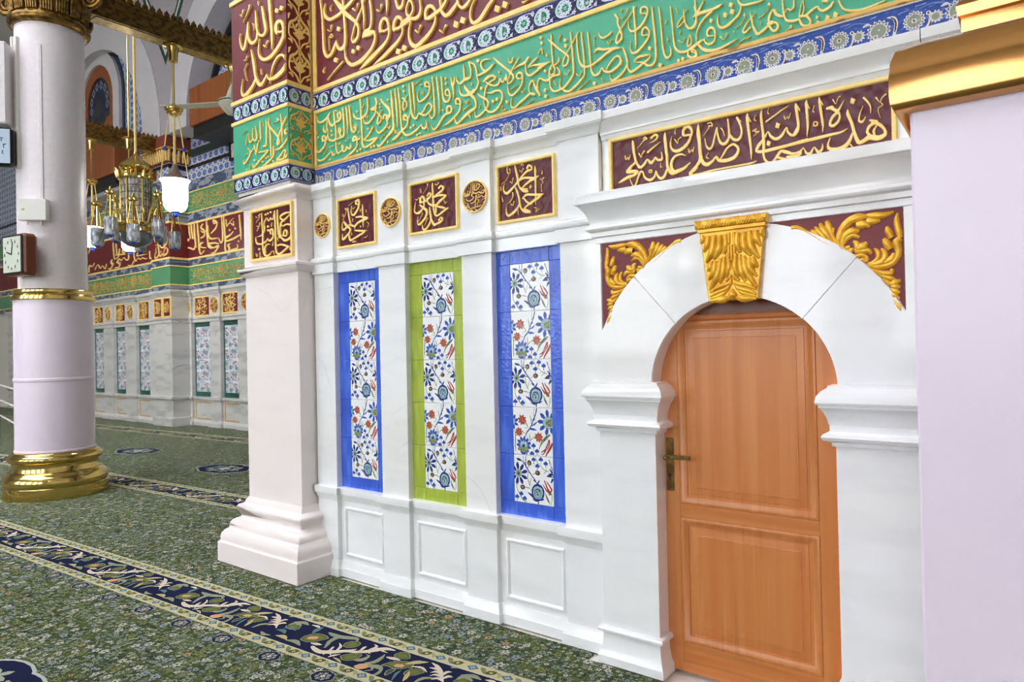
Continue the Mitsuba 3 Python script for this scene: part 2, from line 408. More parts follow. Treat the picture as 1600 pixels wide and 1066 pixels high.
# ------------------------------------------------------------------ the writing: strokes of a reed pen in mm (x z half-mm width), on the wall where it stands
LETTERS = {}
for _line in """#maroon
s -3807 3890 29 -3791 3792 37 -3784 3698 42 -3781 3605 46 -3777 3542 51 -3760 3501 50 -3737 3483 43 -3703 3488 59 -3679 3509 62 -3659 3539 47 -3644 3565 20
s -3644 3562 18 -3637 3527 40 -3613 3499 45 -3576 3498 64 -3557 3522 54 -3552 3580 47 -3556 3658 43 -3561 3708 42 -3564 3750 39 -3570 3812 36 -3572 3849 36
d -3629 3657 -3594 3637 -3610 3615 -3641 3632
d -3665 3461 -3628 3440 -3645 3416 -3678 3434
s -3752 3847 16 -3766 3803 42 -3753 3759 48 -3710 3727 46 -3653 3725 52 -3602 3732 52 -3564 3748 64 -3518 3762 57 -3472 3780 49 -3427 3801 39
s -3682 3873 26 -3655 3840 36 -3600 3780 65 -3556 3724 62 -3493 3669 50 -3450 3632 44 -3424 3595 42 -3421 3559 40 -3430 3526 48 -3453 3510 53 -3478 3508 34 -3487 3531 32 -3479 3558 27 -3459 3600 34 -3432 3638 45 -3395 3685 30 -3372 3724 30 -3358 3760 30
s -3379 3773 42 -3380 3750 40 -3370 3689 40 -3363 3629 34 -3366 3583 21 -3372 3556 7
s -3308 3755 34 -3307 3726 32 -3296 3665 36 -3293 3607 38 -3301 3563 36 -3321 3540 50 -3351 3529 96 -3378 3511 34
s -3369 3514 33 -3313 3515 74 -3275 3512 44 -3263 3483 39 -3270 3451 46 -3299 3413 54 -3351 3382 62 -3413 3361 63 -3484 3360 51 -3524 3382 45 -3551 3422 37 -3559 3463 25 -3558 3498 15
d -3485 3466 -3453 3447 -3468 3426 -3497 3442
d -3436 3475 -3404 3457 -3419 3435 -3447 3451
s -3212 3502 57 -3215 3526 51 -3206 3551 52 -3181 3569 42 -3152 3552 44 -3137 3508 36 -3137 3474 32
s -3212 3499 31 -3171 3490 33 -3134 3496 21
s -3133 3501 33 -3139 3447 38 -3173 3411 51 -3232 3383 63 -3300 3356 65 -3361 3332 54 -3415 3312 12
s -3090 3474 54 -3093 3494 49 -3084 3520 51 -3060 3540 44 -3032 3526 40 -3013 3492 25
s -3090 3474 35 -3050 3470 42 -3002 3478 47 -2950 3489 47
s -3014 3471 29 -3019 3428 33 -3052 3393 50 -3117 3362 59 -3183 3335 52 -3251 3314 29 -3289 3300 9
d -3064 3350 -3030 3330 -3046 3305 -3076 3323
d -3014 3358 -2980 3338 -2996 3313 -3026 3331
s -3422 3737 34 -3429 3719 15 -3448 3699 11
s -3448 3699 7 -3474 3725 27
s -3199 3660 35 -3204 3641 14 -3221 3624 10
s -3221 3624 7 -3241 3642 25
s -3693 3679 36 -3698 3654 14 -3713 3646 8 -3736 3665 17
s -3694 3625 15 -3685 3601 17 -3714 3610 15 -3694 3625 17
s -3716 3613 14 -3724 3588 12 -3721 3520 9
s -3684 3819 8 -3701 3803 16 -3696 3782 24
s -3770 3424 8 -3788 3398 28 -3781 3387 19
s -3748 3328 13 -3669 3367 23 -3583 3407 29
s -3150 3697 38 -3149 3675 39 -3148 3641 39 -3151 3608 20 -3157 3587 7
s -3072 3666 36 -3065 3631 42 -3050 3595 39 -3022 3592 54 -3006 3617 37 -3004 3644 32
s -2961 3511 40 -2976 3534 30 -2980 3557 31 -2974 3581 31 -2961 3599 33 -2945 3612 53
s -2945 3615 42 -2928 3581 30 -2922 3546 27 -2935 3523 36 -2956 3511 44
s -2964 3501 56 -2995 3496 53 -3021 3487 56
s -2953 3501 41 -2918 3487 43 -2882 3486 56 -2861 3509 43 -2858 3544 28 -2864 3582 28
s -2944 3476 22 -2958 3437 28 -2961 3398 34 -2952 3359 43 -2927 3326 49 -2892 3316 56 -2846 3332 61 -2796 3356 54 -2756 3390 45 -2740 3425 30 -2740 3453 19
s -2818 3456 39 -2819 3495 46 -2799 3519 52 -2770 3515 43 -2744 3486 34 -2737 3459 26
s -2818 3456 29 -2783 3452 56 -2739 3463 51 -2701 3472 54 -2671 3491 49 -2652 3512 40
s -2701 3535 33 -2695 3491 32 -2687 3454 39 -2659 3424 43 -2626 3428 61 -2593 3448 57 -2569 3468 40 -2562 3490 35
s -2562 3476 24 -2554 3449 28 -2529 3428 40 -2498 3435 49 -2470 3456 37
s -2435 3448 17 -2463 3410 25 -2472 3376 27 -2469 3344 34 -2452 3319 38 -2417 3318 54 -2381 3340 59 -2346 3373 54 -2311 3401 50
d -2590 3375 -2554 3352 -2571 3324 -2603 3344
d -2537 3382 -2502 3360 -2518 3332 -2550 3352
d -3067 3352 -3030 3331 -3047 3304 -3080 3323
d -3013 3357 -2976 3336 -2993 3309 -3026 3328
s -2861 3426 36 -2874 3408 13 -2882 3387 10
s -2882 3387 7 -2904 3412 25
s -2658 3366 34 -2675 3349 12 -2683 3328 9
s -2683 3328 6 -2706 3353 24
d -2289 3368 -2254 3346 -2270 3318 -2301 3338
d -2235 3374 -2201 3351 -2217 3324 -2246 3343
s -2108 3324 20 -2087 3321 17 -2071 3329 16
#green
s -3716 3108 8 -3743 3092 31 -3763 3075 37 -3806 3060 33 -3849 3063 25 -3869 3083 18 -3876 3110 9
s -3747 3081 15 -3744 3051 30 -3726 3020 32 -3700 3012 33 -3684 3028 34 -3687 3068 30 -3691 3110 15
s -3684 3023 13 -3654 3027 33 -3627 3033 33 -3616 3057 29 -3630 3084 23 -3649 3074 37 -3642 3048 22 -3616 3038 17
s -3803 3030 9 -3800 2999 31 -3785 2982 21 -3769 2993 22 -3764 3041 22 -3759 3069 22
s -3814 2931 41 -3813 2956 40 -3794 2959 23 -3775 2938 27 -3755 2966 22 -3758 2995 24
s -3814 2929 24 -3787 2926 20 -3760 2927 15
s -3783 2932 32 -3792 2895 31 -3827 2872 34 -3859 2861 27 -3879 2870 18 -3878 2887 10
s -3759 2957 13 -3744 2924 29 -3710 2910 27 -3676 2913 34 -3671 2948 27 -3674 2987 26 -3680 3027 23 -3683 3062 21
s -3676 2911 20 -3642 2911 22 -3623 2919 40 -3634 2945 21 -3644 2967 30 -3633 2979 21 -3622 2957 30 -3634 2945 20
s -3623 2919 25 -3597 2916 32 -3586 2945 30 -3588 2998 32 -3592 3056 32 -3596 3105 23
s -3563 3102 25 -3556 3058 31 -3551 2990 26 -3553 2929 12
s -3533 3105 22 -3524 3041 31 -3519 2983 31 -3509 2938 32 -3488 2922 28 -3470 2935 32 -3465 2957 24 -3476 2969 15 -3487 2955 20 -3473 2940 15
s -3488 3045 11 -3485 3025 25 -3457 3003 27 -3415 2996 28 -3372 3009 33 -3351 3039 29 -3350 3076 22 -3352 3113 22
s -3422 3121 25 -3416 3064 28 -3415 2998 28 -3411 2932 28 -3408 2866 28 -3406 2824 33 -3385 2801 27 -3350 2806 27 -3309 2818 34 -3268 2837 30
s -3306 2916 24 -3324 2895 26 -3356 2869 27 -3387 2852 26
s -3387 2848 11 -3350 2838 22 -3301 2840 33 -3267 2842 21
s -3320 3032 25 -3296 3036 36 -3275 3040 28 -3265 3061 30 -3274 3090 29
s -3320 3030 22 -3289 3023 21 -3269 3030 18
s -3272 3026 22 -3280 2996 25 -3311 2970 30 -3346 2950 27 -3381 2958 21 -3391 2983 13 -3393 3002 5
s -3227 3075 21 -3202 3041 26 -3163 3001 28 -3144 2970 29 -3148 2948 26 -3172 2931 30
s -3204 2951 36 -3197 2970 26 -3171 2955 24 -3158 2937 21
s -3172 2931 26 -3172 2904 27 -3206 2879 30 -3247 2867 26 -3270 2884 17 -3276 2908 8
s -3216 3004 8 -3240 2982 21 -3254 2962 30 -3261 2937 30 -3255 2924 19 -3228 2938 21 -3227 2961 19 -3247 2983 20 -3266 3004 16
s -3132 3052 22 -3124 2996 28 -3119 2933 28 -3118 2879 29 -3138 2856 27 -3175 2828 29 -3215 2800 31 -3252 2782 23 -3269 2799 10
s -3187 2857 6 -3234 2828 10
s -3087 3041 23 -3086 2987 28 -3081 2933 23 -3082 2871 10
s -3461 2874 33 -3497 2865 28 -3496 2884 37 -3478 2892 24 -3461 2872 31 -3461 2849 26 -3462 2825 25 -3499 2799 32 -3550 2781 25 -3594 2770 7
s -3461 2863 17 -3433 2869 22 -3425 2883 11
s -3526 2852 14 -3523 2830 32 -3545 2823 20 -3563 2840 18 -3571 2823 32 -3597 2816 20 -3607 2835 25
s -3607 2835 28 -3614 2860 22 -3600 2838 21 -3615 2826 20 -3638 2816 25 -3656 2815 24 -3670 2847 26 -3673 2891 24
s -3671 2820 12 -3690 2812 24 -3709 2813 24 -3720 2837 19 -3735 2835 20 -3767 2817 23 -3806 2802 27 -3853 2801 25 -3881 2818 13
d -3725 2987 -3708 2979 -3716 2968 -3730 2975
d -3722 2958 -3705 2950 -3713 2939 -3727 2945
d -3671 3110 -3657 3103 -3663 3094 -3676 3100
d -3460 3058 -3446 3050 -3452 3041 -3465 3047
d -3359 2924 -3344 2917 -3351 2906 -3364 2913
d -3242 3055 -3229 3049 -3235 3040 -3246 3046
d -3239 3034 -3227 3028 -3232 3019 -3243 3025
d -3865 2972 -3849 2964 -3857 2954 -3870 2960
d -3746 2799 -3729 2792 -3737 2780 -3751 2787
d -3738 2879 -3725 2873 -3731 2864 -3743 2869
d -3715 2881 -3702 2875 -3708 2867 -3719 2872
d -3650 2880 -3639 2875 -3644 2867 -3654 2872
d -3635 2884 -3624 2879 -3629 2871 -3639 2876
d -3576 2887 -3565 2881 -3570 2874 -3580 2879
d -3550 2898 -3539 2893 -3544 2885 -3554 2890
d -3464 2802 -3448 2794 -3456 2782 -3470 2789
d -3434 2808 -3417 2800 -3425 2788 -3440 2795
d -3330 2802 -3313 2794 -3321 2781 -3336 2789
d -3302 2803 -3285 2795 -3293 2783 -3308 2790
d -3173 2802 -3163 2797 -3168 2789 -3177 2793
s -3765 2870 6 -3809 2834 11
s -3839 3017 5 -3883 2992 10
s -3388 3080 14 -3399 3059 6 -3409 3071 13
s -3147 2889 11 -3157 2873 5 -3166 2884 10
s -3102 2853 16 -3106 2838 10 -3084 2831 7
s -3056 2825 23 -3097 2801 19 -3136 2795 6
s -3445 2920 12 -3442 2906 12 -3453 2912 9
s -3352 2998 11 -3363 2984 5 -3369 2997 12
s -3194 3040 19 -3162 3010 26 -3146 2979 30 -3157 2955 26 -3183 2943 27
s -3133 3106 17 -3125 3046 28 -3120 2974 28 -3116 2910 28 -3114 2865 27 -3140 2843 28 -3173 2828 28 -3200 2811 29
s -3097 3107 18 -3092 3047 25 -3085 2974 25 -3080 2911 20 -3083 2867 8
s -3068 3106 15 -3063 3058 25 -3055 2994 25 -3051 2922 25 -3043 2859 24 -3035 2830 29 -3007 2803 29 -2964 2802 29 -2920 2815 27 -2877 2836 17
s -2985 3044 7 -3007 3027 20 -3024 3005 26 -3028 2975 27 -3018 2959 18 -2996 2981 21 -3001 3006 19 -3020 3028 20 -3038 3039 9
d -3027 3117 -3011 3107 -3019 3095 -3033 3103
d -3025 3085 -3008 3076 -3016 3064 -3030 3072
s -2971 3108 15 -2969 3053 24 -2961 2990 24 -2959 2937 26 -2942 2898 29 -2915 2886 28 -2893 2909 23 -2875 2901 25 -2840 2888 27 -2798 2905 27 -2788 2928 24 -2808 2952 20 -2832 2943 23 -2851 2921 21 -2875 2901 19
s -2942 3105 31 -2937 3054 26 -2932 2992 24 -2928 2947 19 -2930 2917 7
s -2867 3110 6 -2925 3088 11
s -3023 2903 33 -3019 2926 32 -2998 2917 25 -2986 2899 22 -2970 2922 18 -2961 2955 13
s -3023 2901 19 -2998 2893 19 -2980 2893 13
s -2987 2891 26 -2999 2858 27 -3038 2840 31 -3076 2821 31 -3109 2806 22 -3135 2795 7
s -2835 3059 27 -2837 3077 32 -2817 3080 24 -2802 3059 24 -2803 3034 24
s -2832 3056 18 -2803 3047 15
s -2801 3034 25 -2813 3006 26 -2849 2985 29 -2885 2979 24 -2900 2997 17 -2902 3028 10 -2899 3047 5
s -2778 3100 18 -2771 3035 23 -2767 2970 23 -2765 2910 25 -2766 2876 27 -2784 2857 21 -2802 2869 15 -2810 2895 9
s -2743 3091 20 -2736 3039 25 -2729 2969 22 -2725 2909 16 -2729 2868 6
s -2706 3082 20 -2701 3030 22 -2698 2979 24 -2687 2938 28 -2664 2927 25 -2644 2941 26 -2643 2974 23 -2657 2996 21 -2674 2990 28 -2672 2968 19 -2644 2955 16
d -2676 3074 -2662 3066 -2669 3055 -2681 3062
d -2676 3044 -2660 3035 -2667 3022 -2681 3030
s -2630 3062 9 -2625 3023 25 -2615 2992 21 -2612 2958 20 -2617 2922 6
s -2602 3055 9 -2608 3023 28 -2618 2992 19
s -2666 2862 27 -2665 2891 35 -2645 2897 24 -2629 2879 25 -2638 2860 29 -2666 2858 28 -2689 2851 30 -2713 2831 27 -2736 2806 29 -2760 2790 28 -2777 2789 20 -2792 2810 10 -2794 2823 4
s -2595 2900 29 -2595 2921 32 -2575 2924 24 -2562 2900 25 -2565 2881 22
s -2595 2898 18 -2565 2889 14
s -2564 2880 23 -2572 2853 25 -2600 2831 27 -2639 2810 28 -2674 2797 17 -2702 2793 5
s -2606 2824 9 -2603 2798 21 -2584 2784 25 -2551 2803 27 -2507 2830 25 -2462 2840 24
s -2487 2873 5 -2542 2846 9
s -2568 2992 8 -2563 2954 22 -2537 2931 25 -2493 2933 27 -2459 2945 25
s -2530 2991 10 -2520 2964 25 -2488 2928 28 -2460 2897 28
s -2588 3051 10 -2583 3025 20 -2562 3005 22 -2534 3013 24 -2512 3024 27 -2486 3019 24
s -2835 2857 9 -2832 2831 24 -2842 2812 29 -2866 2817 23 -2877 2841 15
d -2970 2850 -2955 2842 -2962 2830 -2976 2837
d -2945 2860 -2930 2852 -2937 2840 -2951 2847
d -2916 2794 -2902 2787 -2909 2776 -2921 2783
d -2894 2798 -2880 2791 -2886 2780 -2898 2787
d -2703 2894 -2692 2888 -2697 2880 -2706 2885
d -3175 2801 -3163 2795 -3168 2786 -3179 2791
d -3166 3065 -3151 3056 -3158 3046 -3171 3053
s -2854 3034 11 -2860 3016 5 -2872 3032 10
s -2860 3020 4 -2875 3026 7
s -2824 2810 15 -2816 2785 5
s -2789 2992 5 -2799 2977 15
s -2511 2897 11 -2519 2884 4 -2527 2896 11
s -2497 2812 12 -2487 2785 5
s -3142 2889 10 -3152 2875 5 -3162 2884 9
s -3051 2798 13 -3039 2778 5
s -3101 2853 12 -3095 2836 9 -3079 2840 5
s -2864 3075 7 -2879 3079 12 -2877 3065 6
s -2553 3010 30 -2531 3019 30 -2530 3055 21 -2534 3106 13
s -2528 3018 17 -2504 3016 24 -2482 3027 25 -2481 3067 21 -2491 3110 30
s -2491 3110 15 -2459 3090 21 -2441 3061 23 -2437 3027 18 -2432 3002 16 -2425 2980 22 -2442 2948 26 -2479 2928 28 -2523 2927 21 -2555 2938 17
s -2432 3018 23 -2398 3021 27 -2356 3030 32 -2325 3046 24 -2310 3055 8
s -2339 3083 5 -2375 3093 19 -2404 3083 27 -2397 3049 21 -2377 3027 24
d -2431 3113 -2413 3102 -2422 3087 -2438 3097
s -2532 2990 9 -2516 2966 26 -2485 2930 27 -2456 2894 27 -2447 2864 25 -2455 2842 25 -2493 2826 25 -2531 2810 24 -2559 2795 22
s -2486 2869 5 -2544 2852 9
s -2314 3086 16 -2289 3060 22 -2250 3022 24 -2212 2988 24 -2188 2962 24 -2181 2941 22 -2194 2925 19 -2216 2919 19 -2218 2939 14 -2205 2963 19 -2187 2989 18 -2162 3017 16 -2143 3039 16
s -2219 2912 8 -2219 2885 17 -2210 2859 23 -2186 2850 24 -2152 2868 25 -2127 2893 24 -2122 2922 21 -2126 2950 24 -2145 2959 25 -2159 2947 24 -2150 2929 16 -2122 2926 14
s -2154 2898 4 -2202 2881 8
s -2178 2987 7 -2144 2997 23 -2105 3002 31 -2081 3022 29
s -2103 3001 9 -2099 2970 16 -2093 2941 22 -2070 2926 25 -2032 2937 28 -1995 2954 30 -1968 2961 25 -1945 2966 7
s -2026 3007 18 -2054 2992 24 -2083 2973 13
s -2078 2972 11 -2045 2973 20 -2009 2965 26 -1968 2961 21
s -2212 3058 7 -2208 3034 17 -2191 3029 23 -2181 3050 19
d -1980 2934 -1966 2926 -1973 2914 -1984 2921
d -2411 2953 -2392 2943 -2401 2928 -2417 2937
s -2389 2974 20 -2362 2988 37 -2332 2992 31 -2304 2977 19 -2312 2967 25 -2343 2959 21 -2369 2942 24 -2380 2912 22 -2386 2882 19 -2389 2858 14 -2382 2829 16 -2357 2799 23 -2322 2793 26 -2286 2811 28 -2263 2840 25 -2259 2871 21 -2274 2894 22 -2304 2902 24 -2334 2899 23 -2370 2906 8
s -2378 2972 11 -2348 2948 21 -2313 2932 23 -2283 2936 26 -2272 2961 15 -2262 2942 18 -2248 2939 23 -2237 2956 16 -2230 2942 25 -2229 2973 12
s -2278 3006 11 -2274 2994 13 -2282 2997 11 -2278 3006 11
s -2435 2918 10 -2412 2896 23 -2376 2875 23 -2358 2851 23 -2367 2825 25 -2398 2804 25 -2430 2791 26 -2449 2790 22 -2456 2809 12 -2461 2835 5
d -2330 2861 -2313 2852 -2321 2838 -2336 2846
d -2302 2867 -2286 2857 -2293 2843 -2308 2851
d -2233 2834 -2218 2825 -2225 2812 -2238 2820
s -2233 2943 10 -2232 2966 12
s -2008 2807 8 -2026 2830 22 -2044 2864 23 -2052 2893 19 -2068 2889 23 -2081 2862 13 -2077 2838 12
s -2013 2808 25 -2026 2841 17 -2025 2871 17 -2011 2894 18 -1984 2879 21 -1961 2870 22 -1941 2883 24
s -2047 2820 29 -2072 2830 27 -2101 2817 25 -2139 2800 28 -2173 2781 26 -2195 2786 20 -2202 2811 14 -2196 2836 6
s -2052 2794 4 -2107 2773 9
d -1983 2837 -1967 2828 -1975 2814 -1988 2822
d -1979 2805 -1964 2795 -1971 2781 -1985 2789
s -1940 2928 19 -1951 2912 17 -1950 2874 18 -1946 2836 12
s -2107 2865 10 -2119 2845 4 -2131 2857 11
s -2502 2897 11 -2513 2881 4 -2526 2897 12
s -2418 2853 4 -2424 2836 15
s -2261 2809 10 -2267 2779 5 -2237 2787 8 -2262 2783 7
s -2504 2816 11 -2489 2788 4
s -2473 2988 9 -2478 2973 11
d -2002 3116 -1988 3106 -1994 3094 -2007 3102
d -1999 3087 -1985 3077 -1991 3065 -2004 3073
s -2018 3026 12 -1995 3046 14 -1991 3018 12
s -1934 3107 7 -1933 3076 21 -1932 3031 17 -1929 2986 17 -1927 2949 22 -1939 2937 17 -1948 2917 18 -1944 2897 14 -1920 2898 18 -1915 2919 15 -1923 2936 19 -1905 2943 18 -1890 2953 19 -1889 2975 9
s -1953 3082 14 -1927 3056 21 -1888 3015 22 -1854 2984 22 -1833 2960 20 -1836 2931 20 -1849 2920 22 -1864 2921 17 -1864 2942 15 -1850 2968 15 -1823 3001 15 -1797 3033 15 -1771 3065 13
s -1918 2887 22 -1891 2884 23 -1887 2901 16 -1904 2924 13
s -2022 2880 10 -2008 2895 14 -1981 2877 24 -1949 2876 23 -1931 2886 24 -1905 2883 19
s -2020 2951 17 -1988 2957 28 -1945 2964 8
s -2019 2973 15 -1983 2964 23 -1945 2964 9
s -1817 3079 15 -1812 3023 17 -1807 2967 18 -1804 2912 20 -1805 2865 20 -1827 2838 25 -1854 2815 26 -1880 2807 18 -1888 2831 11 -1878 2877 5
s -1947 2879 11 -1946 2842 17 -1933 2813 21 -1907 2803 23 -1871 2809 21
s -1781 3058 13 -1779 3002 18 -1774 2947 19 -1762 2904 24 -1738 2883 24 -1700 2880 26 -1655 2896 28 -1611 2916 27 -1571 2926 27 -1538 2921 7
s -1680 2941 17 -1662 2950 26 -1626 2938 25 -1575 2930 24
s -1754 3060 13 -1749 3005 16 -1742 2938 16 -1740 2884 16 -1741 2844 18 -1760 2824 23 -1790 2803 26 -1829 2785 25 -1859 2793 21 -1876 2810 11
s -1717 3049 14 -1712 2994 18 -1707 2939 18 -1704 2885 18 -1699 2848 21 -1681 2825 23 -1657 2830 25 -1640 2850 15 -1629 2833 19 -1597 2821 24 -1566 2830 27 -1542 2848 23 -1541 2876 18 -1560 2886 19 -1584 2873 20 -1608 2849 17 -1621 2824 9
s -1528 2920 9 -1517 2897 21 -1507 2863 19 -1504 2834 19 -1520 2808 22 -1551 2785 24 -1583 2775 21 -1598 2793 10 -1597 2814 4
s -1656 3031 7 -1648 3008 17 -1629 2995 21 -1601 3001 21 -1585 3010 17
s -1542 2997 14 -1554 2980 15 -1560 2954 17 -1551 2946 15 -1531 2959 17 -1529 2979 15 -1538 2996 17
d -1855 3061 -1839 3050 -1846 3037 -1860 3046
d -1852 3031 -1836 3020 -1844 3007 -1858 3015
d -1981 2935 -1968 2926 -1974 2915 -1986 2922
d -1982 2835 -1967 2826 -1974 2813 -1987 2820
d -1980 2805 -1963 2796 -1971 2781 -1986 2790
d -1690 2800 -1675 2790 -1682 2775 -1696 2784
s -1712 2812 5 -1780 2777 12
s -1828 2889 13 -1842 2871 4 -1857 2882 11
s -1759 2865 13 -1772 2845 4 -1788 2860 11
s -1921 2858 11 -1910 2833 4
s -1646 2802 10 -1634 2778 4
s -1585 2975 9 -1600 2958 4 -1609 2970 10
s -1677 3016 12 -1683 3004 5 -1682 2971 3
s -1873 3085 9 -1882 3073 11 -1889 3053 5
s -1964 3011 10 -1962 2997 11 -1969 3005 9
s -1564 3089 20 -1549 3064 21 -1550 3040 19 -1535 3004 18 -1530 2971 19 -1544 2951 25 -1560 2952 17 -1559 2973 13 -1539 3005 14 -1504 3039 14 -1473 3071 13 -1453 3092 10
s -1464 3095 18 -1462 3054 19 -1459 3005 19 -1457 2956 18 -1457 2922 14 -1459 2894 4
s -1428 3055 20 -1426 3073 20 -1409 3078 18 -1393 3062 16 -1395 3039 19 -1411 3010 25 -1437 2988 27 -1471 2980 23 -1490 2997 13 -1494 3029 9 -1492 3046 3
s -1426 3051 14 -1393 3042 12
s -1423 2950 20 -1421 2970 21 -1406 2979 22 -1388 2960 17 -1387 2939 18 -1398 2919 23 -1425 2893 27 -1455 2876 27 -1477 2880 19 -1486 2904 10 -1485 2938 3
s -1421 2946 15 -1387 2939 12
s -1371 3065 13 -1367 3014 17 -1362 2962 18 -1358 2911 18 -1356 2860 19 -1357 2820 20 -1372 2797 26 -1397 2797 22 -1419 2817 17 -1441 2826 14 -1467 2833 5
s -1465 2838 16 -1444 2851 25 -1415 2849 25 -1385 2845 9 -1393 2827 21 -1423 2814 23 -1453 2799 26 -1483 2791 23 -1500 2811 15 -1506 2854 17 -1515 2891 18 -1526 2918 10
s -1568 2927 18 -1537 2921 10
s -1558 2889 17 -1539 2870 18 -1539 2846 24 -1571 2827 23
s -1505 2823 13 -1525 2801 20 -1556 2781 21 -1572 2778 20
s -1337 3054 12 -1331 3003 15 -1327 2951 15 -1324 2901 15 -1320 2853 18 -1310 2817 21 -1296 2807 21 -1282 2819 17 -1282 2839 13 -1288 2857 5
s -1280 3036 12 -1275 2985 15 -1271 2934 15 -1268 2884 16 -1261 2843 21 -1240 2818 24 -1206 2811 25 -1179 2823 26 -1155 2832 25 -1138 2840 21 -1124 2839 22
s -1189 2884 6 -1200 2858 13 -1202 2836 14 -1192 2833 15 -1183 2850 12 -1189 2878 10
s -1200 2809 20 -1200 2790 20 -1180 2775 23 -1163 2783 22 -1166 2803 15 -1186 2815 15
s -1125 2795 17 -1142 2809 19 -1155 2829 12
s -1122 2937 15 -1140 2914 16 -1154 2890 14 -1161 2860 12 -1158 2836 6
s -1217 3003 7 -1216 2973 14 -1210 2939 16 -1194 2911 20 -1170 2914 24 -1159 2940 17 -1159 2968 13
s -1216 2977 11 -1233 2963 14 -1248 2941 15 -1241 2932 14 -1217 2948 15
s -1198 3000 5 -1212 2988 11
s -1168 3000 10 -1159 2972 17 -1162 2957 18 -1135 2961 24 -1121 2966 22
s -1135 2990 10 -1149 2968 16
d -1391 2888 -1376 2878 -1383 2863 -1396 2872
d -1341 2798 -1325 2787 -1332 2771 -1347 2781
d -1250 2791 -1237 2782 -1243 2769 -1255 2777
d -1230 2794 -1217 2785 -1223 2771 -1234 2779
s -1301 2982 3 -1305 2966 12
s -1296 2904 3 -1296 2886 13
s -1235 2915 3 -1237 2900 11
s -1215 2877 10 -1226 2856 4 -1243 2870 11
s -1253 3021 10 -1246 2999 3
s -1527 3102 12 -1531 3096 12
s -1495 3098 12 -1507 3071 7 -1534 3055 3
s -1163 3027 13 -1161 2997 15 -1159 2972 16
s -1123 3014 11 -1138 2990 15 -1160 2967 19
s -1173 2955 12 -1155 2963 29 -1119 2962 31 -1084 2962 28 -1057 2966 26 -1040 2972 6
s -1087 2952 18 -1106 2945 25 -1128 2928 19 -1148 2905 14 -1158 2876 10 -1159 2846 7
s -1158 2948 11 -1159 2924 14 -1170 2909 21 -1181 2907 23
s -1109 2853 18 -1110 2872 19 -1096 2884 26 -1080 2874 17 -1074 2851 14 -1076 2830 15 -1087 2815 20 -1106 2814 20 -1120 2827 14 -1127 2842 8 -1141 2836 18 -1167 2824 27 -1184 2816 31
s -1108 2851 15 -1076 2843 10
s -1147 2824 15 -1134 2802 27 -1104 2785 30 -1066 2780 27 -1032 2786 23 -1000 2795 14 -976 2801 3
s -1184 2805 15 -1167 2792 14 -1162 2777 25 -1179 2774 23
s -1060 2931 3 -1063 2908 14 -1059 2883 19 -1043 2868 25 -1019 2871 29 -992 2886 24 -969 2905 20 -961 2923 14 -960 2938 12
s -972 2965 14 -965 2950 19 -950 2937 21 -920 2933 21 -887 2930 19 -865 2931 8
s -923 2899 4 -917 2873 16 -912 2843 17 -902 2812 22 -890 2796 25 -868 2805 25 -845 2818 22 -825 2824 20 -809 2812 15 -812 2793 22 -826 2790 20 -841 2806 13 -845 2820 13
s -920 2869 12 -939 2852 14 -953 2827 16 -943 2819 20 -924 2832 17
s -900 2888 5 -911 2876 12
s -845 2823 8 -847 2849 12 -837 2868 19 -822 2878 12 -813 2856 19 -796 2843 17
d -1007 2970 -991 2958 -999 2941 -1013 2952
d -1003 2940 -987 2928 -994 2911 -1009 2921
d -1033 2934 -1017 2922 -1025 2905 -1039 2915
d -1095 2926 -1082 2916 -1088 2902 -1100 2911
s -947 2900 9 -943 2891 10 -950 2893 8
s -944 2884 6 -962 2861 5 -986 2848 3
s -843 2913 11 -839 2903 12 -847 2908 8
s -838 2899 6 -861 2873 5 -889 2862 3
s -1022 2838 13 -1036 2816 5 -1052 2831 14
s -878 2848 3 -878 2834 10
s -925 2796 11 -933 2792 9 -941 2791 8 -951 2792 9 -969 2781 6 -995 2765 3
s -994 2840 6 -989 2830 3
s -797 2766 10 -820 2764 3
s -848 2827 25 -835 2830 22 -812 2816 17 -813 2793 22 -829 2791 18 -841 2812 15
s -844 2836 11 -840 2858 14 -827 2878 15 -818 2858 19 -799 2842 18 -786 2838 13
s -789 2905 10 -787 2871 15 -783 2837 15 -774 2818 19 -752 2808 23 -727 2807 23
s -744 2891 11 -745 2865 15 -757 2855 18 -770 2863 13 -781 2850 9
s -712 2880 7 -720 2847 10 -725 2822 8 -715 2819 12 -706 2843 10 -710 2879 7
s -721 2818 21 -696 2810 20 -682 2786 16 -691 2770 24 -713 2779 19 -724 2803 17
s -699 2814 25 -678 2827 22 -656 2836 16 -648 2824 16 -633 2813 22 -609 2821 24 -597 2836 16
s -577 2839 11 -571 2818 15 -558 2795 16 -529 2780 19 -493 2774 20 -454 2777 18 -416 2783 9
s -635 2852 18 -618 2846 16
d -623 2794 -609 2783 -616 2766 -629 2775
d -594 2798 -579 2786 -586 2768 -600 2779
d -660 2803 -651 2796 -655 2786 -663 2792
d -658 2783 -649 2776 -653 2766 -661 2772
s -757 2791 8 -756 2781 10 -763 2785 8 -757 2791 10
s -762 2783 9 -791 2767 7 -823 2763 3
s -846 2904 15 -841 2905 15
#sign
s -1484 2464 8 -1482 2451 27 -1479 2413 29 -1472 2375 24 -1474 2357 22 -1495 2342 29 -1512 2323 43
s -1472 2375 18 -1462 2347 24 -1447 2330 26 -1426 2341 28 -1410 2360 18 -1394 2342 28 -1378 2350 25 -1370 2363 15 -1359 2350 22 -1339 2347 24 -1336 2364 15 -1339 2381 9
s -1512 2319 30 -1487 2318 36 -1463 2311 30 -1480 2299 27 -1509 2296 31 -1542 2283 27 -1565 2276 6
s -1427 2462 15 -1419 2467 13 -1411 2457 15 -1423 2455 13 -1444 2436 8 -1462 2423 5
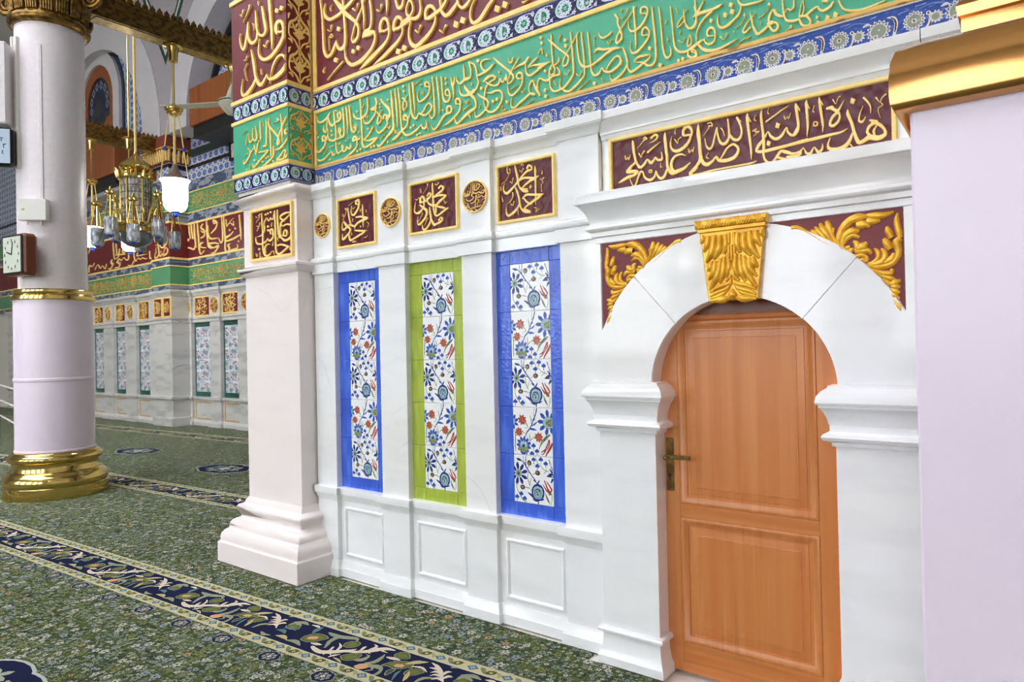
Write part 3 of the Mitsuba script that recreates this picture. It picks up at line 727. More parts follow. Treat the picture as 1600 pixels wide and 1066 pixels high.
s -1388 2457 24 -1368 2468 22 -1356 2458 20 -1368 2443 16 -1396 2435 6
s -1341 2430 5 -1373 2414 16 -1407 2394 21
s -1425 2403 15 -1437 2390 10 -1441 2376 6 -1453 2397 13
s -1525 2399 10 -1521 2380 9 -1510 2389 7 -1507 2377 10 -1498 2398 7
s -1319 2469 8 -1320 2447 29 -1317 2404 29 -1312 2353 27 -1310 2309 26 -1291 2277 34 -1265 2280 37 -1231 2288 27 -1203 2308 11
s -1220 2342 5 -1244 2354 18 -1274 2349 23 -1290 2327 27 -1291 2302 29 -1280 2282 25
s -1314 2295 21 -1326 2269 27 -1345 2261 24 -1361 2278 19 -1368 2301 8 -1376 2274 21 -1400 2263 25 -1424 2278 21 -1435 2306 16 -1447 2308 22 -1460 2284 19 -1471 2256 17 -1485 2248 11 -1497 2268 11 -1503 2288 8
s -1403 2307 11 -1391 2309 10 -1391 2298 12 -1401 2298 10 -1403 2307 11
s -1344 2333 6 -1346 2317 9 -1340 2313 10
s -1231 2440 27 -1231 2457 28 -1215 2473 33 -1197 2464 26 -1190 2442 22 -1198 2422 23
s -1227 2435 21 -1198 2433 18
s -1193 2432 20 -1206 2403 28 -1232 2380 34 -1263 2372 31 -1285 2383 23 -1294 2410 15 -1287 2444 5
s -1266 2475 5 -1272 2459 9 -1268 2451 11
s -1242 2431 11 -1256 2423 8 -1260 2407 6 -1273 2427 11
s -1209 2372 10 -1204 2353 8 -1194 2366 7 -1189 2354 9 -1183 2374 8
s -1161 2469 7 -1162 2436 31 -1157 2393 31 -1155 2351 31 -1154 2316 30 -1169 2291 28 -1195 2268 28 -1204 2255 22 -1195 2254 17
s -1160 2472 8 -1160 2438 31 -1156 2392 29 -1153 2340 27 -1144 2301 31 -1125 2286 34 -1099 2296 24 -1083 2312 21 -1069 2294 28 -1035 2288 33 -1002 2296 31 -985 2319 24 -988 2337 21 -1008 2352 22 -1034 2339 19 -1053 2313 16 -1069 2291 11
s -1160 2311 16 -1172 2283 28 -1192 2268 36 -1204 2262 24
s -1117 2466 11 -1102 2467 10 -1097 2451 11 -1112 2454 11 -1114 2443 8 -1140 2415 5
s -1132 2403 6 -1125 2368 14 -1111 2352 21 -1097 2366 18 -1085 2408 17 -1076 2439 10 -1073 2405 17 -1061 2370 23 -1041 2362 28 -1024 2384 23 -1023 2417 19 -1027 2465 14
s -1023 2402 16 -1004 2373 24 -982 2369 27 -969 2391 19 -972 2424 18 -987 2463 20
s -987 2467 7 -971 2442 9
s -1058 2433 9 -1049 2419 11 -1043 2395 4
s -1117 2338 5 -1127 2320 9 -1119 2313 11
s -942 2471 10 -944 2454 24 -940 2410 24 -934 2355 21 -930 2308 18 -931 2274 6
s -944 2461 16 -929 2433 9
s -908 2263 6 -935 2257 16 -985 2257 16 -1043 2257 16 -1100 2256 17 -1157 2251 17 -1196 2250 18
s -907 2460 4 -915 2440 8 -908 2433 10
s -882 2474 7 -886 2448 21 -882 2405 22 -878 2358 23 -880 2344 27 -898 2327 30 -907 2304 23 -881 2297 28 -844 2299 29 -780 2303 27 -707 2311 27
s -877 2344 25 -878 2309 24 -880 2288 19 -874 2262 19 -858 2245 22 -841 2246 21
s -771 2467 4 -806 2451 14 -866 2419 14
s -853 2478 4 -859 2456 7 -854 2451 10
d -824 2408 -808 2397 -816 2379 -830 2388
d -862 2340 -847 2330 -854 2313 -867 2322
s -921 2392 12 -907 2398 9 -912 2386 9 -897 2385 10 -920 2370 5
s -871 2357 19 -859 2375 11 -849 2356 21 -829 2339 26 -805 2347 25 -785 2377 12 -780 2359 16 -765 2342 22 -749 2345 25 -737 2367 17 -739 2409 17 -746 2455 21
s -746 2468 8 -732 2440 8
s -793 2427 8 -789 2413 8 -780 2421 7 -775 2413 9 -767 2434 6
s -841 2246 19 -824 2270 15 -810 2285 22 -790 2278 29 -764 2266 20 -738 2268 17 -721 2282 9
s -827 2264 20 -788 2246 20
s -810 2282 19 -831 2258 22 -845 2243 22
s -784 2256 21 -751 2253 25 -731 2260 19
s -747 2468 8 -745 2450 22 -741 2408 20 -739 2374 19 -753 2349 21
s -747 2465 15 -731 2435 7
s -704 2472 8 -706 2455 22 -703 2407 20 -702 2366 18 -706 2324 5
s -706 2462 14 -694 2435 8
s -657 2472 9 -655 2453 22 -650 2402 21 -645 2360 17 -647 2330 4
s -657 2464 14 -642 2438 8
s -676 2443 4 -682 2422 6 -677 2418 8
s -678 2377 11 -667 2375 9 -667 2362 11 -680 2363 10 -678 2377 10
s -566 2439 5 -579 2416 14 -593 2396 25 -611 2379 23 -619 2355 20 -607 2347 24 -588 2361 20 -583 2383 15 -593 2402 25 -617 2421 26
s -627 2420 23 -611 2421 28
s -580 2457 11 -589 2451 8 -596 2431 5 -606 2450 11
d -540 2443 -525 2432 -532 2414 -545 2423
s -554 2398 9 -553 2380 25 -540 2341 23 -532 2303 24 -518 2264 30 -498 2267 30 -480 2276 39 -451 2267 39 -428 2275 28 -428 2294 19 -445 2317 26 -467 2332 29
s -476 2340 16 -453 2332 15
s -462 2327 27 -479 2318 22 -487 2297 20 -474 2275 22
s -453 2319 9 -465 2296 18 -460 2275 11
s -557 2326 4 -580 2316 16 -629 2313 25 -692 2309 28 -757 2305 28
s -538 2304 15 -551 2274 27 -572 2255 35 -600 2251 33 -623 2259 26 -628 2276 16 -620 2301 9
s -548 2262 11 -539 2249 8
s -497 2432 14 -483 2413 14 -474 2391 11 -474 2367 3
s -500 2401 4 -511 2374 9 -515 2348 15 -505 2340 20 -496 2348 10 -493 2357 5
s -422 2427 12 -434 2417 8 -440 2403 6 -432 2391 5 -437 2386 7 -446 2382 5 -448 2366 4 -441 2342 3
s -454 2422 12 -444 2404 4
s -648 2284 5 -650 2264 18 -665 2253 22 -680 2276 9 -693 2255 21 -709 2257 18 -722 2281 8 -738 2257 25 -758 2250 29
#plaque
s -2184 2479 5 -2179 2455 23 -2169 2412 27 -2165 2385 25 -2177 2369 24 -2211 2344 32 -2240 2329 31 -2258 2340 22 -2263 2363 14 -2255 2385 5
s -2163 2389 22 -2159 2358 19 -2141 2333 20 -2123 2323 32 -2102 2319 26
s -2104 2331 16 -2136 2340 16 -2122 2352 23 -2089 2369 28 -2058 2379 32 -2030 2389 11
s -2158 2384 24 -2121 2393 26 -2075 2385 29 -2049 2381 22
s -2153 2391 22 -2134 2406 23 -2106 2424 28 -2083 2427 23
s -2101 2442 28 -2092 2455 23 -2074 2444 20 -2074 2430 22 -2097 2430 23
s -2051 2444 9 -2050 2418 27 -2050 2374 21 -2050 2322 20 -2053 2242 7
s -2182 2351 17 -2167 2318 23 -2156 2275 24 -2162 2250 22 -2190 2224 30 -2228 2207 28 -2243 2216 22 -2247 2239 13 -2244 2262 5
s -2154 2264 20 -2148 2237 22 -2125 2215 26 -2089 2207 22
s -2091 2214 13 -2125 2230 21 -2097 2248 24 -2061 2265 29 -2033 2276 33 -2002 2291 10
s -2133 2287 21 -2109 2302 26 -2069 2296 26 -2029 2290 25 -2006 2290 15
s -2128 2286 16 -2106 2261 22 -2079 2249 22
s -2216 2485 6 -2236 2465 12 -2232 2438 12 -2218 2436 11 -2217 2458 7 -2224 2456 7
s -2223 2425 8 -2247 2399 7 -2279 2385 4
s -2202 2327 15 -2200 2308 12 -2217 2284 9 -2251 2266 5
s -2197 2404 13 -2202 2391 6 -2206 2379 4 -2219 2390 9
s -2194 2279 13 -2199 2265 6 -2201 2258 4 -2215 2267 9
s -2126 2444 13 -2136 2435 7 -2138 2426 4 -2153 2439 9
s -2144 2475 7 -2140 2461 7 -2133 2473 6 -2126 2459 7
s -2085 2350 9 -2077 2338 11 -2086 2332 9 -2088 2343 11
s -2008 2414 4 -2008 2396 14
s -1998 2373 16 -2009 2363 6 -2018 2372 9
s -2009 2360 6 -2003 2348 7 -2014 2339 7 -2013 2302 4
s -2062 2227 10 -2048 2223 7 -2053 2205 9 -2031 2217 7
s -2167 2232 8 -2169 2214 7 -2165 2202 3
s -2276 2316 5 -2269 2290 15
s -2284 2374 5 -2280 2351 15
s -2793 2472 18 -2792 2439 26 -2790 2395 26 -2787 2344 25 -2783 2307 25 -2769 2280 25 -2739 2283 27 -2709 2297 28 -2675 2310 24
s -2772 2335 16 -2738 2326 26 -2699 2314 25
s -2767 2327 24 -2768 2298 24
s -2740 2438 30 -2725 2447 24 -2705 2433 28 -2720 2417 30 -2745 2407 28 -2780 2392 22
s -2778 2390 17 -2736 2394 26 -2687 2384 24 -2727 2364 34 -2767 2341 31 -2807 2347 26 -2831 2365 21 -2838 2392 17
s -2835 2406 23 -2820 2420 22 -2805 2405 30 -2820 2393 31 -2846 2378 25 -2861 2377 15
s -2895 2378 35 -2894 2396 35 -2876 2408 26 -2861 2388 33 -2866 2377 26 -2892 2374 23
s -2864 2377 23 -2867 2344 24 -2904 2316 34 -2935 2317 23 -2945 2337 19 -2936 2384 6
s -2898 2360 20 -2868 2337 31 -2843 2315 35 -2854 2280 33 -2890 2252 32 -2914 2244 21 -2921 2263 16 -2918 2292 6
s -2819 2334 18 -2815 2301 29 -2809 2263 28 -2825 2233 30 -2861 2208 27 -2879 2217 19 -2883 2240 8
s -2809 2263 23 -2785 2228 33 -2760 2232 26 -2730 2239 30 -2718 2252 25 -2730 2264 18 -2745 2251 27
s -2744 2470 15 -2759 2456 6 -2771 2465 11
s -2833 2475 18 -2836 2457 8 -2875 2421 6
s -2892 2459 5 -2888 2434 14
s -2909 2406 11 -2925 2393 8 -2935 2399 9
s -2703 2357 10 -2696 2345 7 -2698 2339 7 -2681 2347 7
s -2876 2309 10 -2889 2292 8 -2897 2282 6 -2911 2265 4
s -2836 2274 10 -2849 2258 8 -2865 2230 5
s -3478 2453 38 -3478 2467 35 -3455 2473 27 -3448 2452 32 -3451 2438 29
s -3478 2449 19 -3451 2441 16
s -3448 2441 26 -3463 2414 31 -3497 2385 33 -3523 2385 19 -3530 2408 18 -3526 2445 7
s -3495 2475 5 -3555 2449 8
s -3418 2440 9 -3416 2411 26 -3414 2370 24 -3413 2326 24 -3414 2290 7
s -3481 2364 22 -3436 2362 29 -3371 2343 26 -3426 2335 32 -3465 2325 30 -3494 2307 32
s -3494 2303 18 -3522 2314 27 -3538 2327 22 -3551 2374 28 -3564 2435 15
s -3522 2314 16 -3556 2322 22
s -3607 2351 22 -3579 2321 34 -3545 2298 32 -3546 2276 31 -3598 2241 37 -3622 2236 24 -3623 2270 9
s -3567 2316 33 -3602 2298 30 -3622 2304 24 -3621 2349 7
s -3555 2262 24 -3547 2224 33 -3519 2224 27 -3473 2238 28 -3418 2253 30 -3390 2268 18
s -3497 2281 18 -3450 2272 29 -3390 2265 19
s -3587 2434 21 -3579 2415 10 -3618 2360 7
s -3617 2401 9 -3611 2385 10
d -3520 2214 -3508 2210 -3514 2201 -3524 2205
d -3501 2215 -3489 2210 -3495 2201 -3506 2205
d -3500 2301 -3490 2298 -3495 2291 -3503 2294
s -3493 2433 12 -3510 2420 5 -3516 2428 9
s -3383 2402 5 -3384 2386 15
s -3438 2414 6 -3441 2396 16
s -3518 2362 6 -3518 2343 16
s -3380 2322 7 -3361 2305 8 -3373 2285 6
s -3405 2226 9 -3391 2221 7 -3374 2237 6
s -3444 2304 10 -3438 2293 8
s -3529 2270 6 -3529 2255 14
#medallion
s -2459 2414 5 -2458 2394 9 -2457 2370 10 -2455 2358 9 -2440 2352 11 -2422 2353 11 -2412 2356 8 -2405 2349 10 -2385 2346 12 -2375 2356 10 -2380 2364 8 -2395 2357 6 -2405 2347 5
s -2472 2408 4 -2471 2380 9 -2471 2357 4
s -2446 2413 5 -2445 2394 9 -2445 2372 12
s -2432 2411 5 -2431 2393 8 -2432 2382 7
s -2421 2397 11 -2416 2402 8 -2410 2396 10 -2411 2384 10 -2427 2371 12 -2442 2368 10 -2450 2375 5
s -2490 2397 3 -2483 2382 3
s -2483 2374 5 -2482 2357 10 -2488 2346 10 -2495 2351 7 -2497 2375 5
s -2498 2357 9 -2502 2344 11 -2509 2347 7 -2512 2365 5 -2522 2357 7 -2528 2346 8 -2517 2344 8 -2514 2358 6
s -2458 2355 12 -2468 2343 11 -2463 2338 6 -2453 2331 9 -2464 2321 11 -2487 2315 10 -2505 2323 7 -2511 2336 4
s -2435 2346 6 -2436 2326 11 -2439 2313 12 -2454 2304 11 -2472 2299 7 -2477 2307 3
s -2431 2318 8 -2418 2314 8 -2419 2306 9
s -2430 2335 7 -2428 2327 9 -2408 2328 10 -2395 2334 6 -2388 2325 8 -2373 2325 8 -2369 2336 4
s -2418 2343 8 -2420 2338 6 -2411 2338 6
s -2441 2306 6 -2442 2279 10 -2432 2276 9 -2414 2277 9 -2399 2284 4
s -2406 2299 2 -2424 2299 8 -2429 2291 7 -2424 2282 6
s -2442 2277 9 -2453 2269 7 -2460 2279 4 -2468 2271 9 -2481 2271 8 -2490 2286 9 -2493 2302 4 -2503 2289 8 -2506 2280 5 -2491 2284 6
d -2470 2266 -2463 2262 -2466 2256 -2473 2259
d -2440 2265 -2433 2261 -2436 2255 -2442 2258
s -2387 2377 3 -2407 2368 4
s -2401 2389 4 -2394 2382 4
s -2521 2319 5 -2513 2310 5
s -2525 2332 7 -2523 2326 5
s -2376 2316 5 -2388 2312 5 -2401 2302 3
s -2384 2298 5 -2391 2293 4
s -2505 2309 5 -2502 2303 5
#pierplaque
s -3969 2441 16 -4024 2444 29 -4080 2431 31 -4081 2411 27 -4040 2389 14
s -3970 2433 17 -4011 2410 27 -4075 2386 29 -4090 2342 31 -4088 2293 32 -4044 2259 33 -3989 2265 37 -3953 2301 30 -3959 2342 24 -4006 2365 26 -4061 2359 21 -4089 2383 10
s -4121 2476 20 -4119 2420 34 -4114 2358 33 -4109 2303 29 -4092 2281 17 -4056 2301 17
s -4053 2305 34 -4038 2328 27 -4014 2313 30 -4022 2289 29 -4056 2293 21
s -4153 2474 23 -4151 2424 34 -4147 2362 34 -4146 2300 34 -4146 2233 34 -4140 2191 35 -4116 2172 28 -4074 2180 28 -4032 2197 32 -3997 2213 20
s -4129 2231 21 -4086 2235 28 -4031 2221 28 -3997 2209 17
s -4309 2479 21 -4307 2432 29 -4302 2368 32 -4299 2317 32 -4302 2250 32 -4292 2198 35 -4267 2175 29 -4223 2179 26 -4194 2201 9
s -4214 2249 5 -4250 2253 23 -4276 2230 35 -4274 2196 38
s -4164 2451 17 -4172 2423 25 -4194 2422 15 -4204 2436 12 -4216 2416 21 -4237 2423 16 -4248 2441 9 -4267 2423 27 -4282 2400 21 -4276 2369 32 -4284 2345 28 -4321 2324 21 -4385 2319 5
d -4267 2473 -4249 2466 -4257 2455 -4273 2461
d -4238 2477 -4220 2470 -4228 2459 -4244 2465
d -4205 2482 -4187 2475 -4195 2463 -4211 2469
d -4241 2387 -4221 2380 -4230 2367 -4248 2373
d -4239 2360 -4218 2352 -4228 2339 -4246 2346
d -4353 2240 -4332 2232 -4342 2219 -4360 2225
s -4204 2323 31 -4207 2344 37 -4189 2354 22 -4175 2332 33 -4176 2295 36 -4206 2277 32 -4235 2280 18 -4241 2294 13 -4264 2275 27 -4316 2264 26 -4368 2270 27 -4386 2293 25 -4389 2319 9
s -4201 2322 15 -4176 2320 13
s -4332 2478 15 -4347 2467 18 -4340 2453 11 -4382 2421 8
s -4385 2464 9 -4370 2457 9
s -4334 2414 18 -4342 2394 17 -4373 2360 8
s -4375 2398 9 -4360 2392 9
s -4187 2400 9 -4192 2374 23
s -4127 2285 21 -4117 2259 6
s -4177 2266 9 -4182 2239 23
s -4176 2199 16 -4166 2169 5
s -3977 2414 14 -3957 2403 11 -3974 2389 17 -3951 2390 7
s -3983 2208 16 -3984 2188 12 -3957 2185 6
s -4389 2200 14 -4379 2177 7 -4367 2197 9
s -4340 2207 15 -4337 2186 12 -4341 2169 11 -4308 2175 5
#piermaroon
s -4103 3925 66 -4100 3865 61 -4091 3783 61 -4082 3701 57 -4079 3622 49 -4083 3564 14
s -4196 3896 20 -4180 3851 54 -4165 3780 59 -4150 3722 64 -4168 3694 52 -4203 3694 38 -4237 3714 33 -4254 3746 46 -4264 3803 54 -4270 3886 23
s -4249 3725 54 -4268 3683 53 -4316 3673 45 -4351 3700 53 -4368 3746 50 -4368 3801 49 -4365 3837 20
s -4365 3827 35 -4386 3738 51 -4413 3670 60 -4438 3664 32 -4461 3698 34 -4472 3750 25 -4463 3781 21
s -4022 3660 59 -4032 3693 76 -4020 3725 70 -3981 3726 44 -3955 3695 46 -3945 3654 44
s -4022 3664 31 -3978 3654 29 -3945 3654 26
s -3945 3660 50 -3957 3606 63 -4014 3557 64 -4093 3520 64 -4173 3519 47 -4225 3550 43 -4241 3601 37 -4227 3678 19
d -4029 3831 -3990 3809 -4008 3787 -4042 3807
d -3975 3832 -3938 3810 -3955 3788 -3989 3807
s -4130 3633 35 -4150 3616 19 -4154 3597 8 -4182 3621 23
s -4311 3811 14 -4294 3785 17 -4298 3756 10
s -4343 3946 46 -4350 3925 30 -4426 3853 12
s -4423 3938 36 -4436 3918 21 -4443 3899 7 -4463 3919 19
s -4236 3942 22 -4231 3914 22
s -4333 3631 17 -4313 3568 56 -4297 3496 62 -4282 3424 53 -4248 3369 56 -4213 3356 53 -4178 3377 51 -4148 3406 31
s -4148 3403 23 -4121 3369 30 -4053 3365 60 -3975 3384 72 -3931 3417 62 -3929 3456 45 -3972 3496 35 -4027 3489 45 -4073 3449 36 -4097 3403 23 -4116 3342 14
s -4288 3406 51 -4319 3373 60 -4381 3340 67 -4436 3330 45 -4460 3360 44 -4459 3401 25 -4445 3452 15
s -4216 3461 22 -4211 3429 26
s -4385 3597 34 -4404 3575 14 -4422 3584 16
s -4386 3547 18 -4405 3531 17 -4418 3507 17 -4396 3430 9
#piergreen
s -3901 3104 12 -3956 3054 31 -3990 3017 35 -4016 2979 33 -4037 2944 37 -4047 2907 27 -4026 2913 30 -4033 2948 32 -4082 2998 28 -4139 3054 31 -4142 3105 17
s -4003 3103 19 -3993 3042 29 -3989 2974 29 -3991 2911 8
s -3950 2961 38 -3958 2982 39 -3933 2986 23 -3926 2965 36 -3950 2958 26
s -3922 2969 30 -3927 2932 32 -3969 2897 35 -4027 2874 29 -4077 2876 14
s -3921 2873 19 -3918 2843 29 -3930 2817 36 -3988 2798 30 -4038 2803 31 -4004 2830 29 -3970 2853 25 -3954 2840 29 -3971 2815 29
s -4050 2815 24 -4055 2786 34 -4088 2787 22 -4105 2810 19
s -4093 2902 20 -4090 2866 30 -4095 2838 28 -4138 2816 32 -4191 2796 29 -4234 2789 11
s -4132 3033 23 -4125 2972 30 -4123 2902 30 -4120 2843 30
s -4172 3101 20 -4170 3031 31 -4172 2972 31 -4178 2928 37 -4204 2928 24 -4230 2923 9
s -4246 3107 21 -4244 3047 31 -4241 2986 28
s -4305 3085 20 -4293 3037 27 -4290 2996 36 -4317 2986 22 -4338 3011 27 -4336 3076 18
s -4339 3005 26 -4362 2985 23 -4384 2999 18 -4396 3053 8 -4416 3011 15 -4426 2982 22
s -4264 2975 21 -4282 2944 29 -4293 2900 25
s -4327 2957 19 -4310 2919 22 -4302 2887 23
s -4364 2919 31 -4392 2883 33 -4439 2851 35 -4458 2849 22 -4462 2875 11
s -4364 2914 24 -4318 2940 21
s -4145 2892 14 -4171 2877 33 -4224 2852 33 -4277 2827 36 -4332 2801 26 -4344 2823 15
s -4145 2892 11 -4214 2890 23 -4275 2897 14
d -4163 2852 -4149 2846 -4156 2837 -4168 2843
d -4185 2846 -4171 2840 -4177 2832 -4190 2837
d -4230 2831 -4212 2824 -4220 2813 -4236 2820
d -4266 2795 -4249 2788 -4257 2777 -4272 2783
d -4326 2859 -4309 2851 -4317 2841 -4333 2847
s -4046 3083 19 -4029 3065 15 -4105 3067 6
s -4408 2953 11 -4382 2917 10 -4447 2909 6
s -4413 3082 8 -4469 3063 8
s -4208 3069 12 -4212 3080 12
s -4023 3017 10 -4044 3009 10
s -3932 3024 12 -3941 3017 12
s -4083 2944 9 -4096 2942 9
d -3918 2791 -3908 2786 -3913 2779 -3922 2783
d -4426 2808 -4414 2803 -4419 2795 -4430 2800
s -4385 2831 9 -4391 2781 11
#leaf
s -752 1949 22 -730 1947 21 -697 1927 17 -668 1906 17 -639 1883 13 -611 1866 10
s -680 1932 12 -667 1921 18 -647 1901 16 -631 1886 8
s -665 1943 11 -651 1922 23 -631 1895 18 -611 1871 8
s -646 1954 13 -636 1929 26 -616 1895 19 -599 1867 8
s -621 1960 16 -615 1935 29 -606 1905 21 -591 1869 10
s -599 1931 12 -604 1905 18 -594 1878 13 -579 1852 10
s -392 1964 10 -422 1957 25 -456 1958 29 -482 1961 20
s -437 1938 10 -460 1939 29 -483 1940 26
s -472 1919 11 -491 1930 34 -518 1929 29
s -482 1961 17 -513 1959 35 -545 1946 35 -569 1918 31 -580 1889 25 -581 1867 16 -567 1842 11
s -507 1907 12 -530 1911 30 -554 1899 29 -566 1879 21 -567 1857 14 -555 1839 8
s -507 1883 10 -534 1895 23 -554 1882 19 -563 1865 13
s -541 1850 17 -553 1849 16 -555 1839 14 -543 1835 16 -535 1845 14 -540 1824 14 -524 1814 17 -501 1816 17 -486 1806 15 -486 1793 15 -501 1799 16 -507 1789 14 -494 1779 11
s -531 1871 10 -519 1861 23 -518 1839 21 -528 1836 12
s -483 1863 12 -496 1850 34 -512 1839 26
s -468 1817 11 -481 1831 23 -504 1833 22 -524 1831 16
s -381 1958 9 -384 1929 23 -379 1895 24 -374 1866 19
s -416 1914 10 -412 1895 26 -402 1869 22
s -428 1870 15 -417 1850 30 -406 1828 22
s -374 1866 24 -386 1850 33 -381 1821 26 -385 1796 23 -400 1777 25 -426 1767 24 -456 1767 18 -486 1778 12
s -436 1835 10 -425 1813 24 -433 1788 25 -460 1778 20 -483 1780 10
s -396 1814 12 -403 1794 27 -426 1779 22
s -460 1837 8 -449 1824 18 -448 1802 19 -463 1787 15 -483 1782 9
s -401 1756 14 -408 1742 25 -427 1742 23 -457 1752 13 -479 1765 7
s -394 1716 10 -409 1723 21 -435 1734 16 -460 1749 8
s -376 1712 10 -391 1707 25 -409 1702 20 -435 1721 10
s -377 1688 12 -395 1691 25 -409 1692 15
s -379 1667 10 -395 1674 23 -410 1682 13
s -381 1644 9 -397 1658 22 -410 1669 14 -428 1700 9
s -375 1596 16 -384 1618 22 -400 1643 17 -414 1667 11 -439 1705 9
#farright
s -12112 4147 76 -12090 3966 98 -12067 3808 98 -12057 3668 44
s -12333 3855 50 -12434 3804 77 -12610 3761 111 -12582 3703 69 -12351 3716 81 -12096 3765 62
s -12669 4189 69 -12647 3956 104 -12625 3747 105 -12631 3542 89 -12560 3487 64 -12472 3541 92 -12527 3610 92 -12440 3632 36
s -12444 3507 52 -12329 3511 59 -12188 3527 60 -12200 3591 54
s -12583 4122 56 -12558 3993 59 -12455 4043 44 -12314 3978 54 -12326 4058 44
s -12743 4191 70 -12720 3965 105 -12712 3757 106 -12789 3686 57 -12875 3791 47
s -12934 3798 51 -13177 3818 83 -13266 3934 102 -13276 4082 85
s -12938 4136 64 -13058 4168 92 -13030 4100 60 -12924 4118 84 -12958 4010 93 -13143 3919 62
s -12878 3680 45 -13058 3715 71 -13242 3703 110 -13091 3622 65 -12880 3632 98 -13003 3532 83 -13156 3515 35
s -13319 4201 62 -13310 3988 110 -13285 3805 109 -13259 3672 92 -13153 3612 53
s -13478 4140 85 -13543 4082 93 -13434 4019 82 -13467 3974 48 -13545 4016 45
s -13388 3997 87 -13422 3903 92 -13550 3868 55
s -13683 4182 75 -13658 3980 113 -13632 3794 113 -13621 3644 109 -13561 3539 61 -13433 3592 59
s -13458 3775 46 -13554 3753 91 -13572 3689 61 -13368 3651 39
s -13812 4198 77 -13802 4013 115 -13775 3843 113 -13747 3707 87
s -13925 4213 78 -13914 4060 114 -13870 3904 111
s -14024 4208 78 -14013 4055 115 -13968 3915 86
s -13779 3727 108 -13846 3667 82 -14041 3721 74 -14174 3701 73 -14311 3647 71
s -14093 4149 60 -14192 4161 112 -14161 4090 110 -14298 4021 75 -14367 3995 44
s -14336 3906 42 -14168 3904 68 -14035 3889 99 -14237 3844 86 -14374 3773 76
s -14725 3619 36 -14518 3565 69 -14313 3596 76 -14243 3657 77
s -12310 4118 23 -12455 4066 31
d -12275 3934 -12224 3915 -12248 3884 -12293 3900
d -12474 3925 -12426 3908 -12449 3879 -12491 3894
d -12169 3671 -12123 3654 -12145 3626 -12186 3640
#farleft
s -14297 3816 69 -14275 3713 98 -14380 3661 51 -14481 3722 89 -14402 3751 59
s -14535 3664 59 -14485 3596 86 -14671 3537 57 -14802 3601 42
s -14904 3727 61 -14880 3647 91 -15045 3586 72 -15182 3586 69 -15204 3732 75
s -15345 3694 27 -15570 3690 48 -15800 3699 70 -15739 3773 71
s -15320 3599 32 -15432 3597 53 -15544 3634 37 -15630 3603 53 -15744 3640 40 -15862 3584 56 -15945 3700 78 -15926 3845 59
s -15949 3592 70 -16070 3509 70 -16248 3525 38
s -16326 3887 41 -16446 3926 67 -16509 3864 110 -16390 3797 79 -16665 3811 67 -16916 3822 34
s -16661 3935 74 -16696 3828 106 -16761 3751 69 -16951 3727 43
s -16209 3780 84 -16213 3671 90 -16334 3655 55 -16453 3721 39 -16578 3665 57 -16669 3715 46 -16765 3654 136 -16704 3607 61 -16828 3646 48
s -16642 3615 89 -16707 3524 70 -16926 3530 39
s -17079 3711 118 -17113 3658 95 -17018 3622 114 -17150 3521 71 -17279 3546 34
s -17373 3639 82 -17442 3546 60 -17571 3629 46 -17707 3583 58 -17838 3681 53 -18012 3580 65
s -18041 3728 76 -18147 3665 64 -18320 3695 92 -18361 3551 97
s -17000 4110 74 -16975 3940 99 -16949 3769 74
s -16843 4093 74 -16817 3923 98 -16806 3811 62
s -18196 4197 87 -18270 4102 109 -18361 4008 59""".strip().split('\n'):
    if _line[0] == '#':
        _cur = LETTERS.setdefault(_line[1:], [])
    else:
        _v = list(map(int, _line[2:].split()))
        _cur.append((_line[0], np.array(_v, float).reshape(-1, 2 if _line[0] == 'd' else 3) * ([0.001, 0.001] if _line[0] == 'd' else [0.001, 0.001, 0.0005])))

def writing(name, pick=None, move=None, wide=1.0, n=6):
    """The union of the strokes of one inscription, in (x, z)."""
    out = []
    for kind, p in LETTERS[name]:
        if pick is not None and not pick(p[:, 0].mean()):
            continue
        p = p.copy()
        if kind == 's':
            p[:, 2] *= wide
        if move is not None:
            p = move(p)
        out.append(Polygon(p).buffer(0) if kind == 'd' else brush(p, n))
    return unary_union(out)

def raised(poly, y, d=0.008, b=0.0012):
    """Letters cut from a board and gilt: a slab with a slightly smaller upper step."""
    poly = poly.simplify(0.0004)
    top = poly.buffer(-b, join_style=2).simplify(0.0003)
    ms = [plate(poly, y, d * 0.7, 0.001)]
    t = plate(top, y - d * 0.7, d * 0.3)
    if t is not None:
        ms.append(t)
    return cat(ms)

# ================================================================== the setting: floor, ceiling, hall
struct(put('floor', bx(-32, 9, -13.0, 9.2, -0.4, -0.012), PLASTER), 'stone floor under the carpet')
# the hall behind the camera: an arcade of tall daylit windows and one open roof light
WIN = [(-15.2, -12.4), (-11.0, -8.2), (-6.8, -4.0), (-2.6, 0.2), (1.6, 4.4)]
wins = [sbox(a_, 1.2, b_, 6.4).union(Point((a_ + b_) / 2, 6.4).buffer(1.4, 24)) for a_, b_ in WIN]
def facing_north(poly, y, depth):
    m = plate(poly, y, depth)
    return m
struct(put('wall_back', plate(sbox(-32, 0, 9, 10.2).difference(unary_union(wins)), -12.5, 0.5), PLASTER), 'white hall wall behind the camera')
panes = cat([trimesh.Trimesh(np.stack([v_[:, 0], np.full(len(v_), -12.7), v_[:, 1]], 1), np.asarray(f_)[:, ::-1], process=False) for v_, f_ in (trimesh.creation.triangulate_polygon(w_, engine='earcut') for w_ in wins)])
if panes.face_normals[:, 1].mean() < 0:
    panes = trimesh.Trimesh(panes.vertices, panes.faces[:, ::-1], process=False)
scene['window_2'] = {**mikit.ply(panes), 'bsdf': {'type': 'diffuse', 'reflectance': rgb((200, 200, 200))}, 'emitter': {'type': 'area', 'radiance': {'type': 'rgb', 'value': [DAY * 0.96, DAY, DAY * 1.07]}}}
struct('window_2', 'tall daylit arched windows in the wall behind the camera')
roof = sbox(-32, -13.0, 9, 9.2).difference(sbox(*ROOF))
